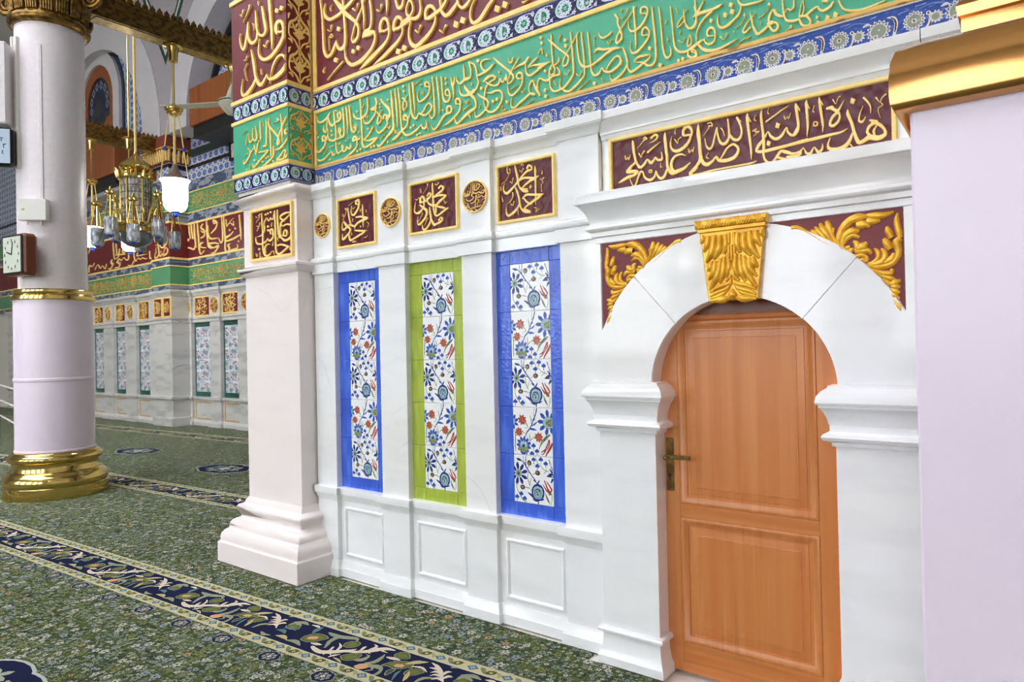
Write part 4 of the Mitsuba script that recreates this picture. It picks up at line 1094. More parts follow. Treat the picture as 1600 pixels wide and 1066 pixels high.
m_ = trimesh.creation.extrude_polygon(roof, 0.3, engine='earcut'); m_.apply_translation([0, 0, 10.2])
struct(put('ceiling', m_, PLASTER), 'plain plaster ceiling of the hall')
rl = trimesh.Trimesh([[ROOF[0], ROOF[1], 10.45], [ROOF[2], ROOF[1], 10.45], [ROOF[2], ROOF[3], 10.45], [ROOF[0], ROOF[3], 10.45]], [[0, 2, 1], [0, 3, 2]], process=False)
scene['window_3'] = {**mikit.ply(rl), 'bsdf': {'type': 'diffuse', 'reflectance': rgb((200, 200, 200))}, 'emitter': {'type': 'area', 'radiance': {'type': 'rgb', 'value': [TOP * 0.97, TOP, TOP * 1.05]}}}
struct('window_3', 'daylit roof light over the hall in front of the wall')
struct(put('wall_left', bx(-32.4, -32, -13, 9.2, 0, 10.2), PLASTER), 'plain far end wall of the hall')
struct(put('wall_end', bx(9, 9.4, -13, 9.2, 0, 10.2), PLASTER), 'plain end wall of the hall on the right')

# ------------------------------------------------------------------ near wall (right): marble wainscot, tile panels, inscriptions
F, PF = 2.93, 2.90                      # faces of the fields and of the pilasters
PANELS = [(-3.70, -3.255), (-3.02, -2.56), (-2.342, -1.895)]
PILS = [(-3.905, -3.70), (-3.255, -3.02), (-2.56, -2.342), (-1.895, -1.66)]
DEND = -1.655
struct(put('wall_right', bx(-3.915, 3.0, 2.962, 3.3, 0, 9.8), PLASTER), 'white marble wall with tile panels and gilt inscriptions')
W = 'wall_right'
for i, (a, b) in enumerate(PILS):
    put('pilaster_base', bx(a, b, PF, 2.97, 0.0, 0.50, 0.0015), MARBLE, W)
    put('pilaster_shaft', bx(a, b, PF, 2.97, 0.589, 2.02, 0.0015), MARBLE, W)
    put('pilaster_head', bx(a, b, PF, 2.97, 2.13, 2.535, 0.0015), MARBLE, W)
FRAMEP = [(0, 0), (0.002, 0.007), (0.007, 0.011), (0.013, 0.011), (0.019, 0.006), (0.023, 0.0)]
for a, b in PANELS:
    d = put('dado_slab', bx(a, b, F, 2.97, 0.0, 0.50), MARBLE, W)
    put('frame_moulding', frame(a + 0.042, b - 0.026, 0.137, 0.462, F, FRAMEP), MARBLE, d, smooth=35)
    put('plaque_slab', bx(a, b, F, 2.97, 2.13, 2.535), MARBLE, W)
put('sign_slab', bx(DEND, 1.6, F, 2.97, 2.19, 2.50), MARBLE, W)
plan = [(-3.905, PF)]
for (a, b), (c, d_) in zip(PANELS, PILS[1:]):
    plan += [(a, PF), (a, F), (b, F), (c, PF)]
plan_low = plan + [(DEND + 0.02, PF)]
put('plinth_moulding', sweep(plan_low, [(-0.02, 0), (0.023, 0), (0.023, 0.052), (0.019, 0.056), (0.012, 0.078), (0.006, 0.098), (0.005, 0.103), (-0.02, 0.104)]), MARBLE, W, smooth=35)
put('dado_ledge', sweep(plan_low, [(-0.02, 0.499), (0.003, 0.50), (0.006, 0.512), (0.016, 0.53), (0.018, 0.538), (0.029, 0.543), (0.031, 0.546), (0.031, 0.586), (0.029, 0.589), (-0.05, 0.590)]), MARBLE, W, smooth=35)
put('architrave', sweep(plan + [(-1.64, PF)], [(-0.06, 2.019), (0.017, 2.019), (0.018, 2.083), (0.016, 2.087), (0.025, 2.091), (0.030, 2.100), (0.030, 2.116), (0.025, 2.126), (0.006, 2.133), (-0.02, 2.134)]), MARBLE, W, smooth=35)
CORN = [(-0.02, 2.53), (0.008, 2.532), (0.012, 2.540), (0.016, 2.552), (0.026, 2.566), (0.040, 2.574), (0.040, 2.578), (0.046, 2.580), (0.046, 2.622), (0.044, 2.625), (-0.05, 2.626)]
put('cornice', sweep(plan + [(-1.66, PF), (-1.66, F - 0.005)], CORN), MARBLE, W, smooth=35)
CORN2 = [(-0.02, 2.494), (0.012, 2.496), (0.018, 2.515), (0.024, 2.518), (0.026, 2.535), (0.036, 2.555), (0.052, 2.575), (0.056, 2.580), (0.062, 2.583), (0.062, 2.618), (0.060, 2.622), (-0.05, 2.623)]
put('cornice', sweep([(-1.652, F), (-0.30, F)], CORN2), MARBLE, W, smooth=35)
put('cornice', sweep([(-0.297, F - 0.003), (1.6, F - 0.003)], CORN2), MARBLE, W, smooth=35)

# tile panels: plain glazed border tiles around five flowered tiles
PAL = {'N': (34, 50, 122), 'B': (52, 78, 168), 'G': (134, 146, 100), 'T': (150, 184, 190), 'R': (156, 58, 40), 'M': (92, 50, 52), 'W': (240, 242, 244)}
WHITE = (238, 240, 243)
def flower_tile(kind, w=0.255, h=0.2545):
    pt = Paint(sbox(0.0006, 0.0006, w - 0.0006, h - 0.0006), WHITE)
    sx, sz = w / 0.255 * 0.001, h / 0.256 * 0.001
    for line in TILES[kind]:
        t = line.split()
        if t[0] in PAL:
            v = np.array(list(map(float, t[1:]))).reshape(-1, 3) * [sx, sz, sx]
            v[:, 2] *= 1.08
            pt.add(brush(v, 5), PAL[t[0]])
            continue
        v = list(map(float, t[2:]))
        x, z = v[0] * sx, v[1] * sz
        c = PAL[t[1]]
        if t[0] == 'o':
            pt.add(ell(x, z, v[2] * sx, v[3] * sz), c)
        elif t[0] == 'f':
            pt.add(petals(x, z, v[2] * sx, v[3] * sx, int(v[4]), v[5] * sx, 0.3), c)
        elif t[0] == 'k':
            pt.add(unary_union([ell(x + 0.008 * math.cos(a), z + 0.009 * math.sin(a), 0.0065, 0.0075) for a in (0.3, 1.57, 2.84)]).union(brush([[x, z, 0.005], [x, z - 0.018, 0.003]])), c)
        elif t[0] == 'c':
            a0 = math.radians(v[3])
            pt.add(petals(x, z, 0.004, v[2] * sx, 8, v[2] * sx * 0.52, a0), c)
            pt.add(petals(x, z, 0.003, v[2] * sx * 0.8, 8, v[2] * sx * 0.16, a0), (186, 110, 84))
    return pt.mesh(0.0, 0.012)
TILES, _cur = {}, None
for _line in """#A
N 86 272 3 80 241 3 78 197 5
N 63 249 3 66 226 3 76 200 3
N 17 234 3 33 229 13 54 224 3
N 54 224 3 81 194 6 102 166 5 126 140 5 143 118 5 153 101 3
N 105 161 3 77 167 2 56 163 2
N 126 127 3 136 122 8 143 126 3
f N 29 153 25 58 9 20
o T 29 153 23 23
o G 29 153 15 16
o N 29 153 7 7
G 142 255 3 156 224 3 178 203 3 204 185 4 229 179 3
G 177 221 2 178 203 2
G 208 202 2 215 182 2
G 193 167 2 211 179 2
k B 131 232
k B 177 236
k B 208 217
k B 154 200
G 92 189 3 103 203 3
G 123 155 3 144 165 3
o M 102 216 14 14
o G 100 213 7 8
o M 155 167 16 13
o G 151 169 7 6
o M 55 82 16 13
o G 53 82 8 6
G 88 157 3 91 125 5 104 94 3
G 116 143 2 106 117 3 104 99 3
G 69 84 2 90 82 5 111 75 2
G 17 103 3 18 68 4 36 39 4 54 15 5 78 6 3
k B 44 42
k B 17 23
k B 67 19
N 89 56 3 110 45 11 135 28 10
N 195 56 3 180 41 10 170 32 6
N 120 25 3 141 18 10 159 23 6
N 194 33 3 180 27 8 159 23 6
o N 155 65 42 44
o T 155 63 34 37
o N 154 58 22 26
o T 154 56 18 22
o M 148 65 4 5
o M 162 72 4 5
o M 153 52 5 6
N 125 77 3 119 59 6 128 40 3
N 185 81 3 190 62 6 180 41 3
N 150 103 5 159 118 8 166 128 3
N 136 94 3 154 102 8 171 93 3
N 159 26 8 155 3 5
R 198 129 6 213 96 8 230 73 11 243 83 3
R 189 107 3 208 82 8 227 67 8
R 210 128 3 231 103 8 244 83 7
o G 232 64 11 8
o M 232 66 5 4
G 244 58 3 244 35 3 236 6 3
G 202 68 2 212 40 11 229 12 5
N 209 45 3 222 23 3
N 216 155 5 239 162 21 253 160 17
N 233 193 4 246 179 12
N 240 124 5 249 140 13
N 230 242 5 238 216 3 249 191 5
o T 248 158 5 6
#B
N 157 251 6 151 225 6 136 193 6 121 160 5 107 139 6 88 118 5 77 94 3
G 141 256 3 138 219 3 143 202 3
G 112 215 1 120 192 5 118 169 2
B 108 141 4 128 140 12 153 136 3
B 121 157 3 142 167 8 158 181 3
B 129 190 3 139 193 10 145 195 3
f B 230 180 32 65 9 22
o N 230 180 36 33
o T 230 180 34 31
o G 234 177 21 19
o M 221 179 4 4
o M 235 170 4 4
o M 234 185 4 4
o M 246 194 4 5
o M 244 163 4 5
f B -5 176 14 39 8 17
o T -1 176 14 18
c R 60 187 27 30
c R 38 121 24 10
c R 167 99 26 190
G 74 178 7 88 166 5 98 153 4
G 75 146 2 100 145 3
G 54 125 5 76 116 3
G 148 104 3 126 91 4 108 76 5
G 106 116 3 109 90 5 106 67 3
G 92 107 3 95 83 3
G 8 134 3 14 96 6 11 49 5 13 14 3
N 11 96 2 12 67 2 11 29 2
f B 68 51 21 46 11 18
o T 68 51 25 22
o G 66 29 34 15
o N 66 48 9 8
o W 56 61 4 3
o W 78 62 4 3
o N 50 25 4 3
o N 67 26 4 3
o N 86 22 4 3
B 51 9 3 66 5 14 82 11 3
N 68 0 3 68 -14 3
N 89 16 5 82 -13 5
G 242 119 3 218 102 16 192 80 14 176 54 7 167 34 2
N 239 114 3 228 108 3
N 219 106 5 210 99 5
N 207 91 5 200 84 5
R 233 84 11 227 62 17 209 36 11 180 21 2
R 253 70 11 237 43 12 217 16 8 208 -3 3
R 212 33 5 194 12 5 184 11 3
W 231 74 2 227 59 3 212 39 2
k B 132 49
k B 154 21
k B 121 7
G 132 36 3 135 8 3 146 -12 4""".strip().split('\n'):
    if _line[0] == '#':
        _cur = TILES.setdefault(_line[1:], [])
    else:
        _cur.append(_line)
_tile = {}
for k in 'AB':
    m, c = flower_tile(k)
    _tile[k] = mikit.ply(m, None, False, color=c)
ZT = [0.663 + 0.2564 * k for k in range(6)]
WHERE = ['left of the three', 'middle, beside the pilaster', 'right of the three']
for n, ((a, b), mat, colour) in enumerate(zip(PANELS, (BLUET, LIMET, BLUET), ('blue', 'lime green', 'blue'))):
    pan = key_of(W + '__tile_panel')
    mid = [-3.5945, -2.9175, -2.247][n]
    lo, hi = 0.589, 2.021
    for i in range(5):
        key = pan + '__flower_tile' + (f'_{i:03d}' if i else '')
        scene[key] = {**_tile['AB'[i % 2]], 'bsdf': {'type': 'ref', 'id': GLAZE}, 'to_world': T().translate([mid, F + 0.012, ZT[4 - i] + 0.001])}
    j = 0
    def edge(x0, x1, z0, z1):
        global j
        j_ = len([1 for q in scene if q.startswith(pan + '__border_tile')])
        key = pan + '__border_tile' + (f'_{j_:03d}' if j_ else '')
        dy = [0.0, 0.0012, -0.0008, 0.0006][j_ % 4]
        scene[key] = {**mikit.ply(bx(x0 + 0.0007, x1 - 0.0007, F + 0.011 + dy, F + 0.024, z0 + 0.0007, z1 - 0.0007, 0.0012)), 'bsdf': {'type': 'ref', 'id': mat}}
    for x0, x1 in ((a - 0.004, mid), (mid, mid + 0.255), (mid + 0.255, b + 0.004)):
        edge(x0, x1, lo - 0.004, ZT[0])
        edge(x0, x1, ZT[5], hi + 0.004)
    for i in range(5):
        edge(a - 0.004, mid, ZT[i], ZT[i + 1])
        edge(mid + 0.255, b + 0.004, ZT[i], ZT[i + 1])
    put('grout', bx(a - 0.004, b + 0.004, F + 0.0235, 2.965, lo - 0.005, hi + 0.005), PLASTER, pan)

# blue frieze of rosettes above the cornice
def rosette_tile(L=0.2565, z0=0.0, h=0.125):
    """One tile of the blue frieze: halves of two rosettes at its ends, palmette and scrolls between."""
    cream, grey, brown, blue = (214, 206, 204), (142, 150, 134), (84, 50, 52), (54, 82, 160)
    pt = Paint(sbox(0.0004, 0, L - 0.0004, h), blue)
    zc = 0.060
    for x in (0.0, L):
        pt.add(petals(x, zc, 0.018, 0.035, 16, 0.0125), cream)
        pt.add(unary_union([ell(x + 0.0285 * math.cos(a), zc + 0.0285 * math.sin(a), 0.0026, 0.0026) for a in np.arange(16) * PI / 8]), (40, 50, 90))
        pt.add(ell(x, zc, 0.0235, 0.0235), grey)
        pt.add(ell(x, zc, 0.009, 0.009), cream)
        pt.add(ell(x, zc, 0.0045, 0.0045), brown)
    pt.add(brush([[0.020, 0.100, 0.003], [0.060, 0.108, 0.003], [0.105, 0.094, 0.003]]), (120, 140, 190))
    pt.add(brush([[0.026, 0.012, 0.006], [0.046, 0.034, 0.010], [0.052, 0.058, 0.011], [0.049, 0.080, 0.007]]), cream)
    pt.add(brush([[0.033, 0.010, 0.004], [0.052, 0.034, 0.007], [0.058, 0.060, 0.007], [0.055, 0.080, 0.004]]), brown)
    pt.add(ell(0.046, 0.076, 0.008, 0.008), cream); pt.add(ell(0.046, 0.076, 0.0035, 0.0035), (40, 50, 90))
    pt.add(petals(0.070, 0.056, 0.008, 0.023, 11, 0.009), cream)
    pt.add(ell(0.068, 0.056, 0.013, 0.014), grey)
    pt.add(brush([[0.088, 0.088, 0.007], [0.100, 0.092, 0.012], [0.108, 0.090, 0.006]]), cream)
    pt.add(petals(0.138, 0.056, 0.020, 0.041, 15, 0.013, 0.2), cream)
    pt.add(unary_union([ell(0.138 + 0.033 * math.cos(a), 0.056 + 0.033 * math.sin(a), 0.003, 0.003) for a in 0.2 + np.arange(15) * 2 * PI / 15]), (40, 50, 90))
    pt.add(ell(0.138, 0.056, 0.026, 0.027), grey)
    pt.add(sbox(0.120, 0.026, 0.136, 0.044), cream); pt.add(sbox(0.124, 0.031, 0.131, 0.039), (110, 104, 110))
    pt.add(ell(0.140, 0.060, 0.004, 0.004), cream)
    pt.add(brush([[0.170, 0.098, 0.005], [0.190, 0.092, 0.012], [0.198, 0.070, 0.013], [0.194, 0.044, 0.012], [0.188, 0.024, 0.008]]), cream)
    pt.add(brush([[0.180, 0.095, 0.003], [0.192, 0.086, 0.005], [0.197, 0.066, 0.006], [0.193, 0.040, 0.005]]), brown)
    pt.add(ell(0.192, 0.020, 0.010, 0.010), cream); pt.add(ell(0.192, 0.020, 0.004, 0.004), (40, 50, 90))
    pt.add(brush([[0.004, 0.112, 0.002], [0.040, 0.114, 0.003]]), (170, 184, 214))
    pt.add(brush([[0.110, 0.110, 0.002], [0.130, 0.114, 0.003]]), (170, 184, 214))
    pt.add(brush([[0.205, 0.100, 0.002], [0.240, 0.106, 0.003]]), (150, 166, 206))
    pt.add(brush([[0.216, 0.012, 0.003], [0.226, 0.018, 0.005], [0.236, 0.014, 0.002]]), (150, 166, 206))
    return pt.mesh(0.0, 0.012)
m, c = rosette_tile()
_ros = mikit.ply(m, None, False, color=c)
fr = key_of(W + '__rosette_frieze')
for i in range(21):
    x = -1.093 + 0.2565 * (i - 11)
    key = fr + '__tile' + (f'_{i:03d}' if i else '')
    scene[key] = {**_ros, 'bsdf': {'type': 'ref', 'id': GLAZE}, 'to_world': T().translate([x, F, 2.620])}
put('fillet', bx(-3.91, 1.6, F - 0.004, 2.965, 2.7455, 2.753), MARBLE, W)

# white and navy frieze between the two inscriptions
def blossom_tile(L=0.26, h=0.121):
    navy, wht, green, sea, blue = (34, 40, 82), (216, 220, 238), (36, 122, 96), (146, 204, 190), (48, 60, 132)
    pt = Paint(sbox(0.0004, 0, L - 0.0004, h), navy)
    pt.add(sbox(0, 0, L, 0.004), wht); pt.add(sbox(0, h - 0.004, L, h), wht)
    pt.add(sbox(0, 0.004, L, 0.012), blue); pt.add(sbox(0, h - 0.013, L, h - 0.004), blue)
    for x, pal in ((0.075, 0), (0.2025, 1)):
        pt.add(brush([[x + 0.006, h - 0.016, 0.004], [x - 0.030, h - 0.026, 0.015], [x - 0.050, 0.060, 0.022], [x - 0.034, 0.028, 0.014], [x + 0.004, 0.016, 0.004]]), wht)
        pt.add(brush([[x - 0.014, h - 0.022, 0.004], [x - 0.036, h - 0.038, 0.014], [x - 0.046, 0.058, 0.018], [x - 0.030, 0.030, 0.010]]), sea)
        pt.add(brush([[x - 0.020, h - 0.030, 0.003], [x - 0.036, h - 0.044, 0.007], [x - 0.040, 0.056, 0.008], [x - 0.028, 0.034, 0.005]]), green)
        pt.add(brush([[x + 0.004, 0.014, 0.004], [x + 0.040, 0.020, 0.005], [x + 0.062, 0.040, 0.004]]), wht)
        pt.add(brush([[x + 0.004, h - 0.015, 0.004], [x + 0.042, h - 0.020, 0.005], [x + 0.060, h - 0.040, 0.004]]), wht)
        pt.add(petals(x, 0.060, 0.018, 0.040, 13, 0.0165), wht)
        pt.add(unary_union([ell(x + 0.031 * math.cos(a), 0.060 + 0.031 * math.sin(a), 0.0018, 0.0018) for a in np.arange(13) * 2 * PI / 13]), (90, 96, 140))
        pt.add(ell(x, 0.060, 0.0235, 0.0245), wht)
        if pal:
            pt.add(brush([[x, 0.042, 0.030], [x + 0.002, 0.062, 0.034], [x - 0.006, 0.082, 0.012]]), green)
            pt.add(petals(x + 0.002, 0.046, 0.003, 0.011, 5, 0.006), wht)
        else:
            pt.add(petals(x, 0.060, 0.008, 0.022, 8, 0.012), green)
            pt.add(ell(x, 0.060, 0.009, 0.009), sea); pt.add(ell(x, 0.060, 0.003, 0.003), green)
        pt.add(petals(x + 0.052, 0.024, 0.004, 0.011, 5, 0.008), wht)
        pt.add(petals(x + 0.058, h - 0.026, 0.004, 0.012, 5, 0.009), wht)
        pt.add(ell(x + 0.052, 0.024, 0.0024, 0.0024), (150, 90, 110)); pt.add(ell(x + 0.058, h - 0.026, 0.0024, 0.0024), (150, 90, 110))
    return pt.mesh(0.0, 0.012)
m, c = blossom_tile()
_blo = mikit.ply(m, None, False, color=c)
fr = key_of(W + '__blossom_frieze')
for i in range(22):
    x = -2.371 - 0.075 + 0.26 * (i - 6) + 0.0
    n_ = len([1 for q in scene if q.startswith(fr + '__tile')])
    key = fr + '__tile' + (f'_{n_:03d}' if n_ else '')
    scene[key] = {**_blo, 'bsdf': {'type': 'ref', 'id': GLAZE}, 'to_world': T().translate([x, F, 3.1545])}

STRIP = [(-0.01, 0.0), (0.010, 0.0), (0.012, 0.003), (0.012, 0.021), (0.010, 0.024), (-0.01, 0.024)]
def strip(x0, x1, z, h, y=F, d=0.012):
    return sweep([(x0, y), (x1, y)], [(-0.01, z), (d - 0.003, z), (d, z + 0.004), (d, z + h - 0.004), (d - 0.003, z + h), (-0.01, z + h)])
gb = key_of(W + '__green_inscription')
put('field', bx(-3.905, 1.6, F, 2.965, 2.76, 3.14), GREEN, gb)
put('gilt_strip', strip(-3.905, 1.6, 2.752, 0.021), WORNGILD, gb, smooth=30)
put('gilt_strip', strip(-3.905, 1.6, 3.129, 0.026), GILD, gb, smooth=30)
put('gilt_strip', bx(-3.905, -3.885, F - 0.012, 2.965, 2.770, 3.131, 0.003), GILD, gb)
put('lettering', raised(writing('green').intersection(sbox(-3.884, 2.77, 2, 3.132)), F, 0.011), GILD, gb)
mb = key_of(W + '__maroon_inscription')
put('field', bx(-3.905, 1.6, F, 2.965, 3.28, 4.06), MAROON, mb)
put('gilt_strip', strip(-3.905, 1.6, 3.2755, 0.030), GILD, mb, smooth=30)
put('gilt_strip', bx(-3.905, -3.868, F - 0.012, 2.965, 3.305, 4.06, 0.003), GILD, mb)
put('gilt_strip', strip(-3.905, 1.6, 4.04, 0.03), GILD, mb, smooth=30)
put('lettering', raised(writing('maroon').intersection(sbox(-3.866, 3.3, 2, 4.04)), F, 0.016, 0.0015), GILD, mb)
put('upper_tile_field', bx(-3.905, 1.6, F, 2.965, 4.06, 9.8), FRIEZEF, W)

# ------------------------------------------------------------------ framed calligraphy on the wall
def plaque(x0, x1, z0, z1, y, name, pick, label, fr_=0.017, group=None, field=MAROONG, cut=None):
    t = thing('calligraphy_plaque', label, 'plaque', group)
    put('frame', frame(x0, x1, z0, z1, y, [(0, 0), (0.001, 0.016), (0.004, 0.020), (fr_ - 0.004, 0.020), (fr_, 0.016), (fr_ + 0.001, 0.003)]), GILD, t, smooth=30)
    put('field', bx(x0 + 0.004, x1 - 0.004, y - 0.004, y, z0 + 0.004, z1 - 0.004), field, t)
    poly = writing(name, pick)
    put('lettering', raised(poly.intersection(sbox(x0 + fr_, z0 + fr_, x1 - fr_, z1 - fr_)), y - 0.004, 0.009), GILD, t)
    return t
plaque(-3.673, -3.288, 2.173, 2.507, F, 'plaque', lambda x: x < -3.2, 'square maroon plaque with gilt calligraphy, above the left blue tile panel')
plaque(-2.990, -2.592, 2.184, 2.502, F, 'plaque', lambda x: -3.2 < x < -2.45, 'square maroon plaque with gilt calligraphy, above the green-bordered tile panel')
plaque(-2.312, -1.926, 2.166, 2.490, F, 'plaque', lambda x: x > -2.45, 'square maroon plaque with gilt calligraphy, above the right blue tile panel')
t = plaque(-1.612, -0.386, 2.200, 2.495, F, 'sign', None, 'long maroon sign with large gilt calligraphy above the door arch', 0.018)
labels[t]['category'] = 'sign'

MEDC = (-2.447, 2.336)
def medallion(x, z, y, r, label, group=None, mats=(MAROONG, GILD)):
    t = thing('calligraphy_medallion', label, 'medallion', group)
    n = 40
    rim = [(r, 0), (r, 0.010), (r * 0.97, 0.013), (r * 0.92, 0.013), (r * 0.90, 0.008), (r * 0.89, 0.002)]
    a = np.arange(n) * 2 * PI / n
    put('rim', grid(np.array([[[x + q * math.cos(b), y - h, z + q * math.sin(b)] for b in a] for q, h in rim]), closed_v=True), mats[1], t, smooth=30)
    put('field', plate(Point(x, z).buffer(r * 0.93, 12), y, 0.003), mats[0], t)
    k = r / 0.091
    poly = writing('medallion', None, lambda p: np.column_stack([(p[:, 0] - MEDC[0]) * k + x, (p[:, 1] - MEDC[1]) * k + z] + ([p[:, 2] * k] if p.shape[1] == 3 else [])), 1.15)
    put('lettering', raised(poly.intersection(Point(x, z).buffer(r * 0.9)), y - 0.003, 0.007, 0.0008), mats[1], t)
    return t
medallion(-2.447, 2.340, PF, 0.091, 'round gilt medallion of calligraphy on the pilaster between the green and the right blue panel')
medallion(-3.130, 2.346, PF, 0.091, 'round gilt medallion of calligraphy on the pilaster between the left blue and the green panel')
medallion(-3.800, 2.345, PF, 0.083, 'round gilt medallion of calligraphy beside the pink pier')

# ================================================================== the marble door surround
SX0, SX1, SY = -1.650, -0.322, 2.83
AC, AZ, AR, ER = -0.984, 1.305, 0.386, 0.688      # arch centre, springing, inner and outer radius
struct(key_of('trim_1'), 'white marble door surround with carved gilt keystone and spandrels')
S = 'trim_1'
opening = Point(AC, AZ).buffer(AR, 48).union(sbox(AC - AR, 0, AC + AR, AZ))
def spandrel(side, g=0.0):
    x0, x1 = (-1.617, -1.128) if side < 0 else (-0.846, -0.362)
    return sbox(x0, 1.535, x1, 1.980).difference(Point(AC, AZ).buffer(ER, 64)).buffer(-g)
body = sbox(SX0, 1.326, SX1, 2.008).difference(opening).difference(spandrel(-1)).difference(spandrel(1))
lintel = sbox(SX0, 1.982, SX1, 2.008)
keywedge = Polygon([(-1.130, 2.008), (-0.840, 2.008), (-0.880, 1.60), (-1.086, 1.60)])
def halfplane(a, b, keep):
    a, b = np.array(a), np.array(b)
    d = (b - a) / np.linalg.norm(b - a); n = np.array([-d[1], d[0]])
    if (np.array(keep) - a) @ n < 0: n = -n
    return Polygon([a - d * 3, a + d * 3, a + d * 3 + n * 3, a - d * 3 + n * 3])
jl, jr = ((-1.436, 1.797), (-1.258, 1.597)), ((-0.532, 1.797), (-0.710, 1.597))
rest = body.difference(lintel).difference(keywedge)
left, right = rest.intersection(sbox(-3, 0, AC, 3)), rest.intersection(sbox(AC, 0, 3, 3))
for half, (a, b), low in ((left, jl, (-1.6, 1.4)), (right, jr, (-0.4, 1.4))):
    hp = halfplane(a, b, low)
    for s in (half.intersection(hp), half.difference(hp)):
        big = max(getattr(s, 'geoms', [s]), key=lambda g: g.area)
        put('arch_stone', plate(big.buffer(-0.0028), SY + 0.09, 0.09), MARBLE, S, smooth=30)
        for extra in [g for g in getattr(s, 'geoms', [s]) if g is not big and g.area > 1e-4]:
            put('border_stone', plate(extra.buffer(-0.0006), SY + 0.09, 0.09), MARBLE, S)
put('lintel_stone', plate(lintel.difference(keywedge), SY + 0.09, 0.09), MARBLE, S)
put('backing', plate(sbox(SX0 + 0.001, 1.30, SX1 - 0.001, 2.2).difference(Point(AC, AZ).buffer(AR + 0.001, 48)), SY + 0.115, 0.106), MARBLE, S)

# carved spandrels
LEAF = [p for k_, p in LETTERS['leaf']]
for side in (-1, 1):
    sp = put('spandrel', plate(spandrel(side, 0.0008), SY + 0.0085, 0.002), MAROON, S)
    clip = []
    for p in LEAF:
        q = p.copy()
        q[:, 2] = np.minimum(q[:, 2] * 2.0, 0.056) * 0.95
        if side < 0:
            q[:, 0] = 2 * AC - q[:, 0]
        clip.append(relief_leaf(q, SY + 0.007, 1.0, 0.42, 0.017))
        # the midrib cut into each lobe
        r = q.copy(); r[:, 2] = np.maximum(q[:, 2] * 0.25, 0.003)
        clip.append(relief_leaf(r, SY + 0.007 - np.minimum(q[:, 2].mean() * 0.36, 0.0145), 1.0, 0.5, 0.004))
    put('carved_leaves', cat(clip), GOLDLEAF, sp, smooth=True)

# keystone
KEY = [np.array(list(map(float, l.split()))).reshape(-1, 3) * 0.001 for l in """-127 1955 9 -123 1939 12 -132 1922 6
-100 1952 11 -103 1917 14 -120 1887 7
-74 1953 11 -82 1887 16 -111 1839 7
-50 1950 11 -53 1892 16 -77 1851 7
-26 1951 11 -23 1908 14 -34 1869 8
-85 1844 10 -93 1817 13 -106 1803 6
-71 1843 10 -76 1800 15 -101 1765 6
-48 1853 10 -60 1787 16 -98 1721 7
-32 1859 9 -38 1793 14 -53 1748 7
-17 1865 9 -12 1810 13 -25 1771 7
-1 1829 5 -5 1779 10 -27 1753 7
-3 1771 6 -14 1745 10 -57 1732 10 -98 1713 6
-6 1748 5 -26 1722 10 -66 1709 10 -96 1694 6
-14 1725 5 -46 1700 10 -95 1686 6
-7 1686 5 -43 1679 16 -97 1676 6""".strip().split('\n')]
wedge = Polygon([(-1.118, 1.972), (-0.852, 1.972), (-0.884, 1.678), (-1.086, 1.678)])
ks = put('keystone', plate(wedge, SY, 0.022, 0.08), GOLDLEAF, S)
ms = []
for p in KEY:
    for sgn in (1, -1):
        q = p.copy(); q[:, 0] = AC + sgn * p[:, 0]; q[:, 2] *= 2.0
        ms.append(relief_leaf(q, SY - 0.020, 1.0, 0.62, 0.020))
for dx, z0, z1 in ((-0.010, 1.955, 1.912), (0.010, 1.955, 1.912), (-0.012, 1.905, 1.838), (0.0, 1.905, 1.838), (0.012, 1.905, 1.838), (-0.006, 1.830, 1.74), (0.006, 1.830, 1.74)):
    ms.append(relief_leaf([[AC + dx, z0, 0.012], [AC + dx, (z0 + z1) / 2, 0.013], [AC + dx, z1, 0.012]], SY - 0.021, 1.0, 0.8, 0.012))
ms.append(relief_leaf([[AC, 1.722, 0.004], [AC, 1.697, 0.036], [AC, 1.674, 0.004]], SY - 0.024, 1.0, 0.5, 0.016))
put('acanthus_carving', cat(ms), GOLDLEAF, ks, smooth=True)
bar = [bx(-1.128, -0.842, SY - 0.034, SY, 1.966, 1.982, 0.002)]
a = np.linspace(-PI / 2, PI / 2, 9)
bar.append(grid(np.array([[[x, SY - 0.030 - 0.016 * math.cos(b), 2.000 + 0.018 * math.sin(b)] for b in a] for x in (-1.134, -0.836)])))
bar += [plate(Polygon([(x, 1.983), (x, 2.018), (x + .001, 2.018), (x + .001, 1.983)]), SY, 0.04) for x in (-1.134, -0.837)]
put('top_bar', cat(bar), GOLDLEAF, ks, smooth=40)
tw = []
for i in range(7):
    x = -1.122 + i * 0.041
    for k in range(3):
        s = 1 if i % 2 else -1
        tw.append(relief_leaf([[x + 0.010 * k - 0.010 * s, 1.984, 0.008], [x + 0.010 * k, 2.000, 0.011], [x + 0.010 * k + 0.010 * s, 2.016, 0.008]], SY - 0.040, 1.0, 0.7, 0.007))
put('leaf_bead', cat(tw), GOLDLEAF, ks, smooth=True)

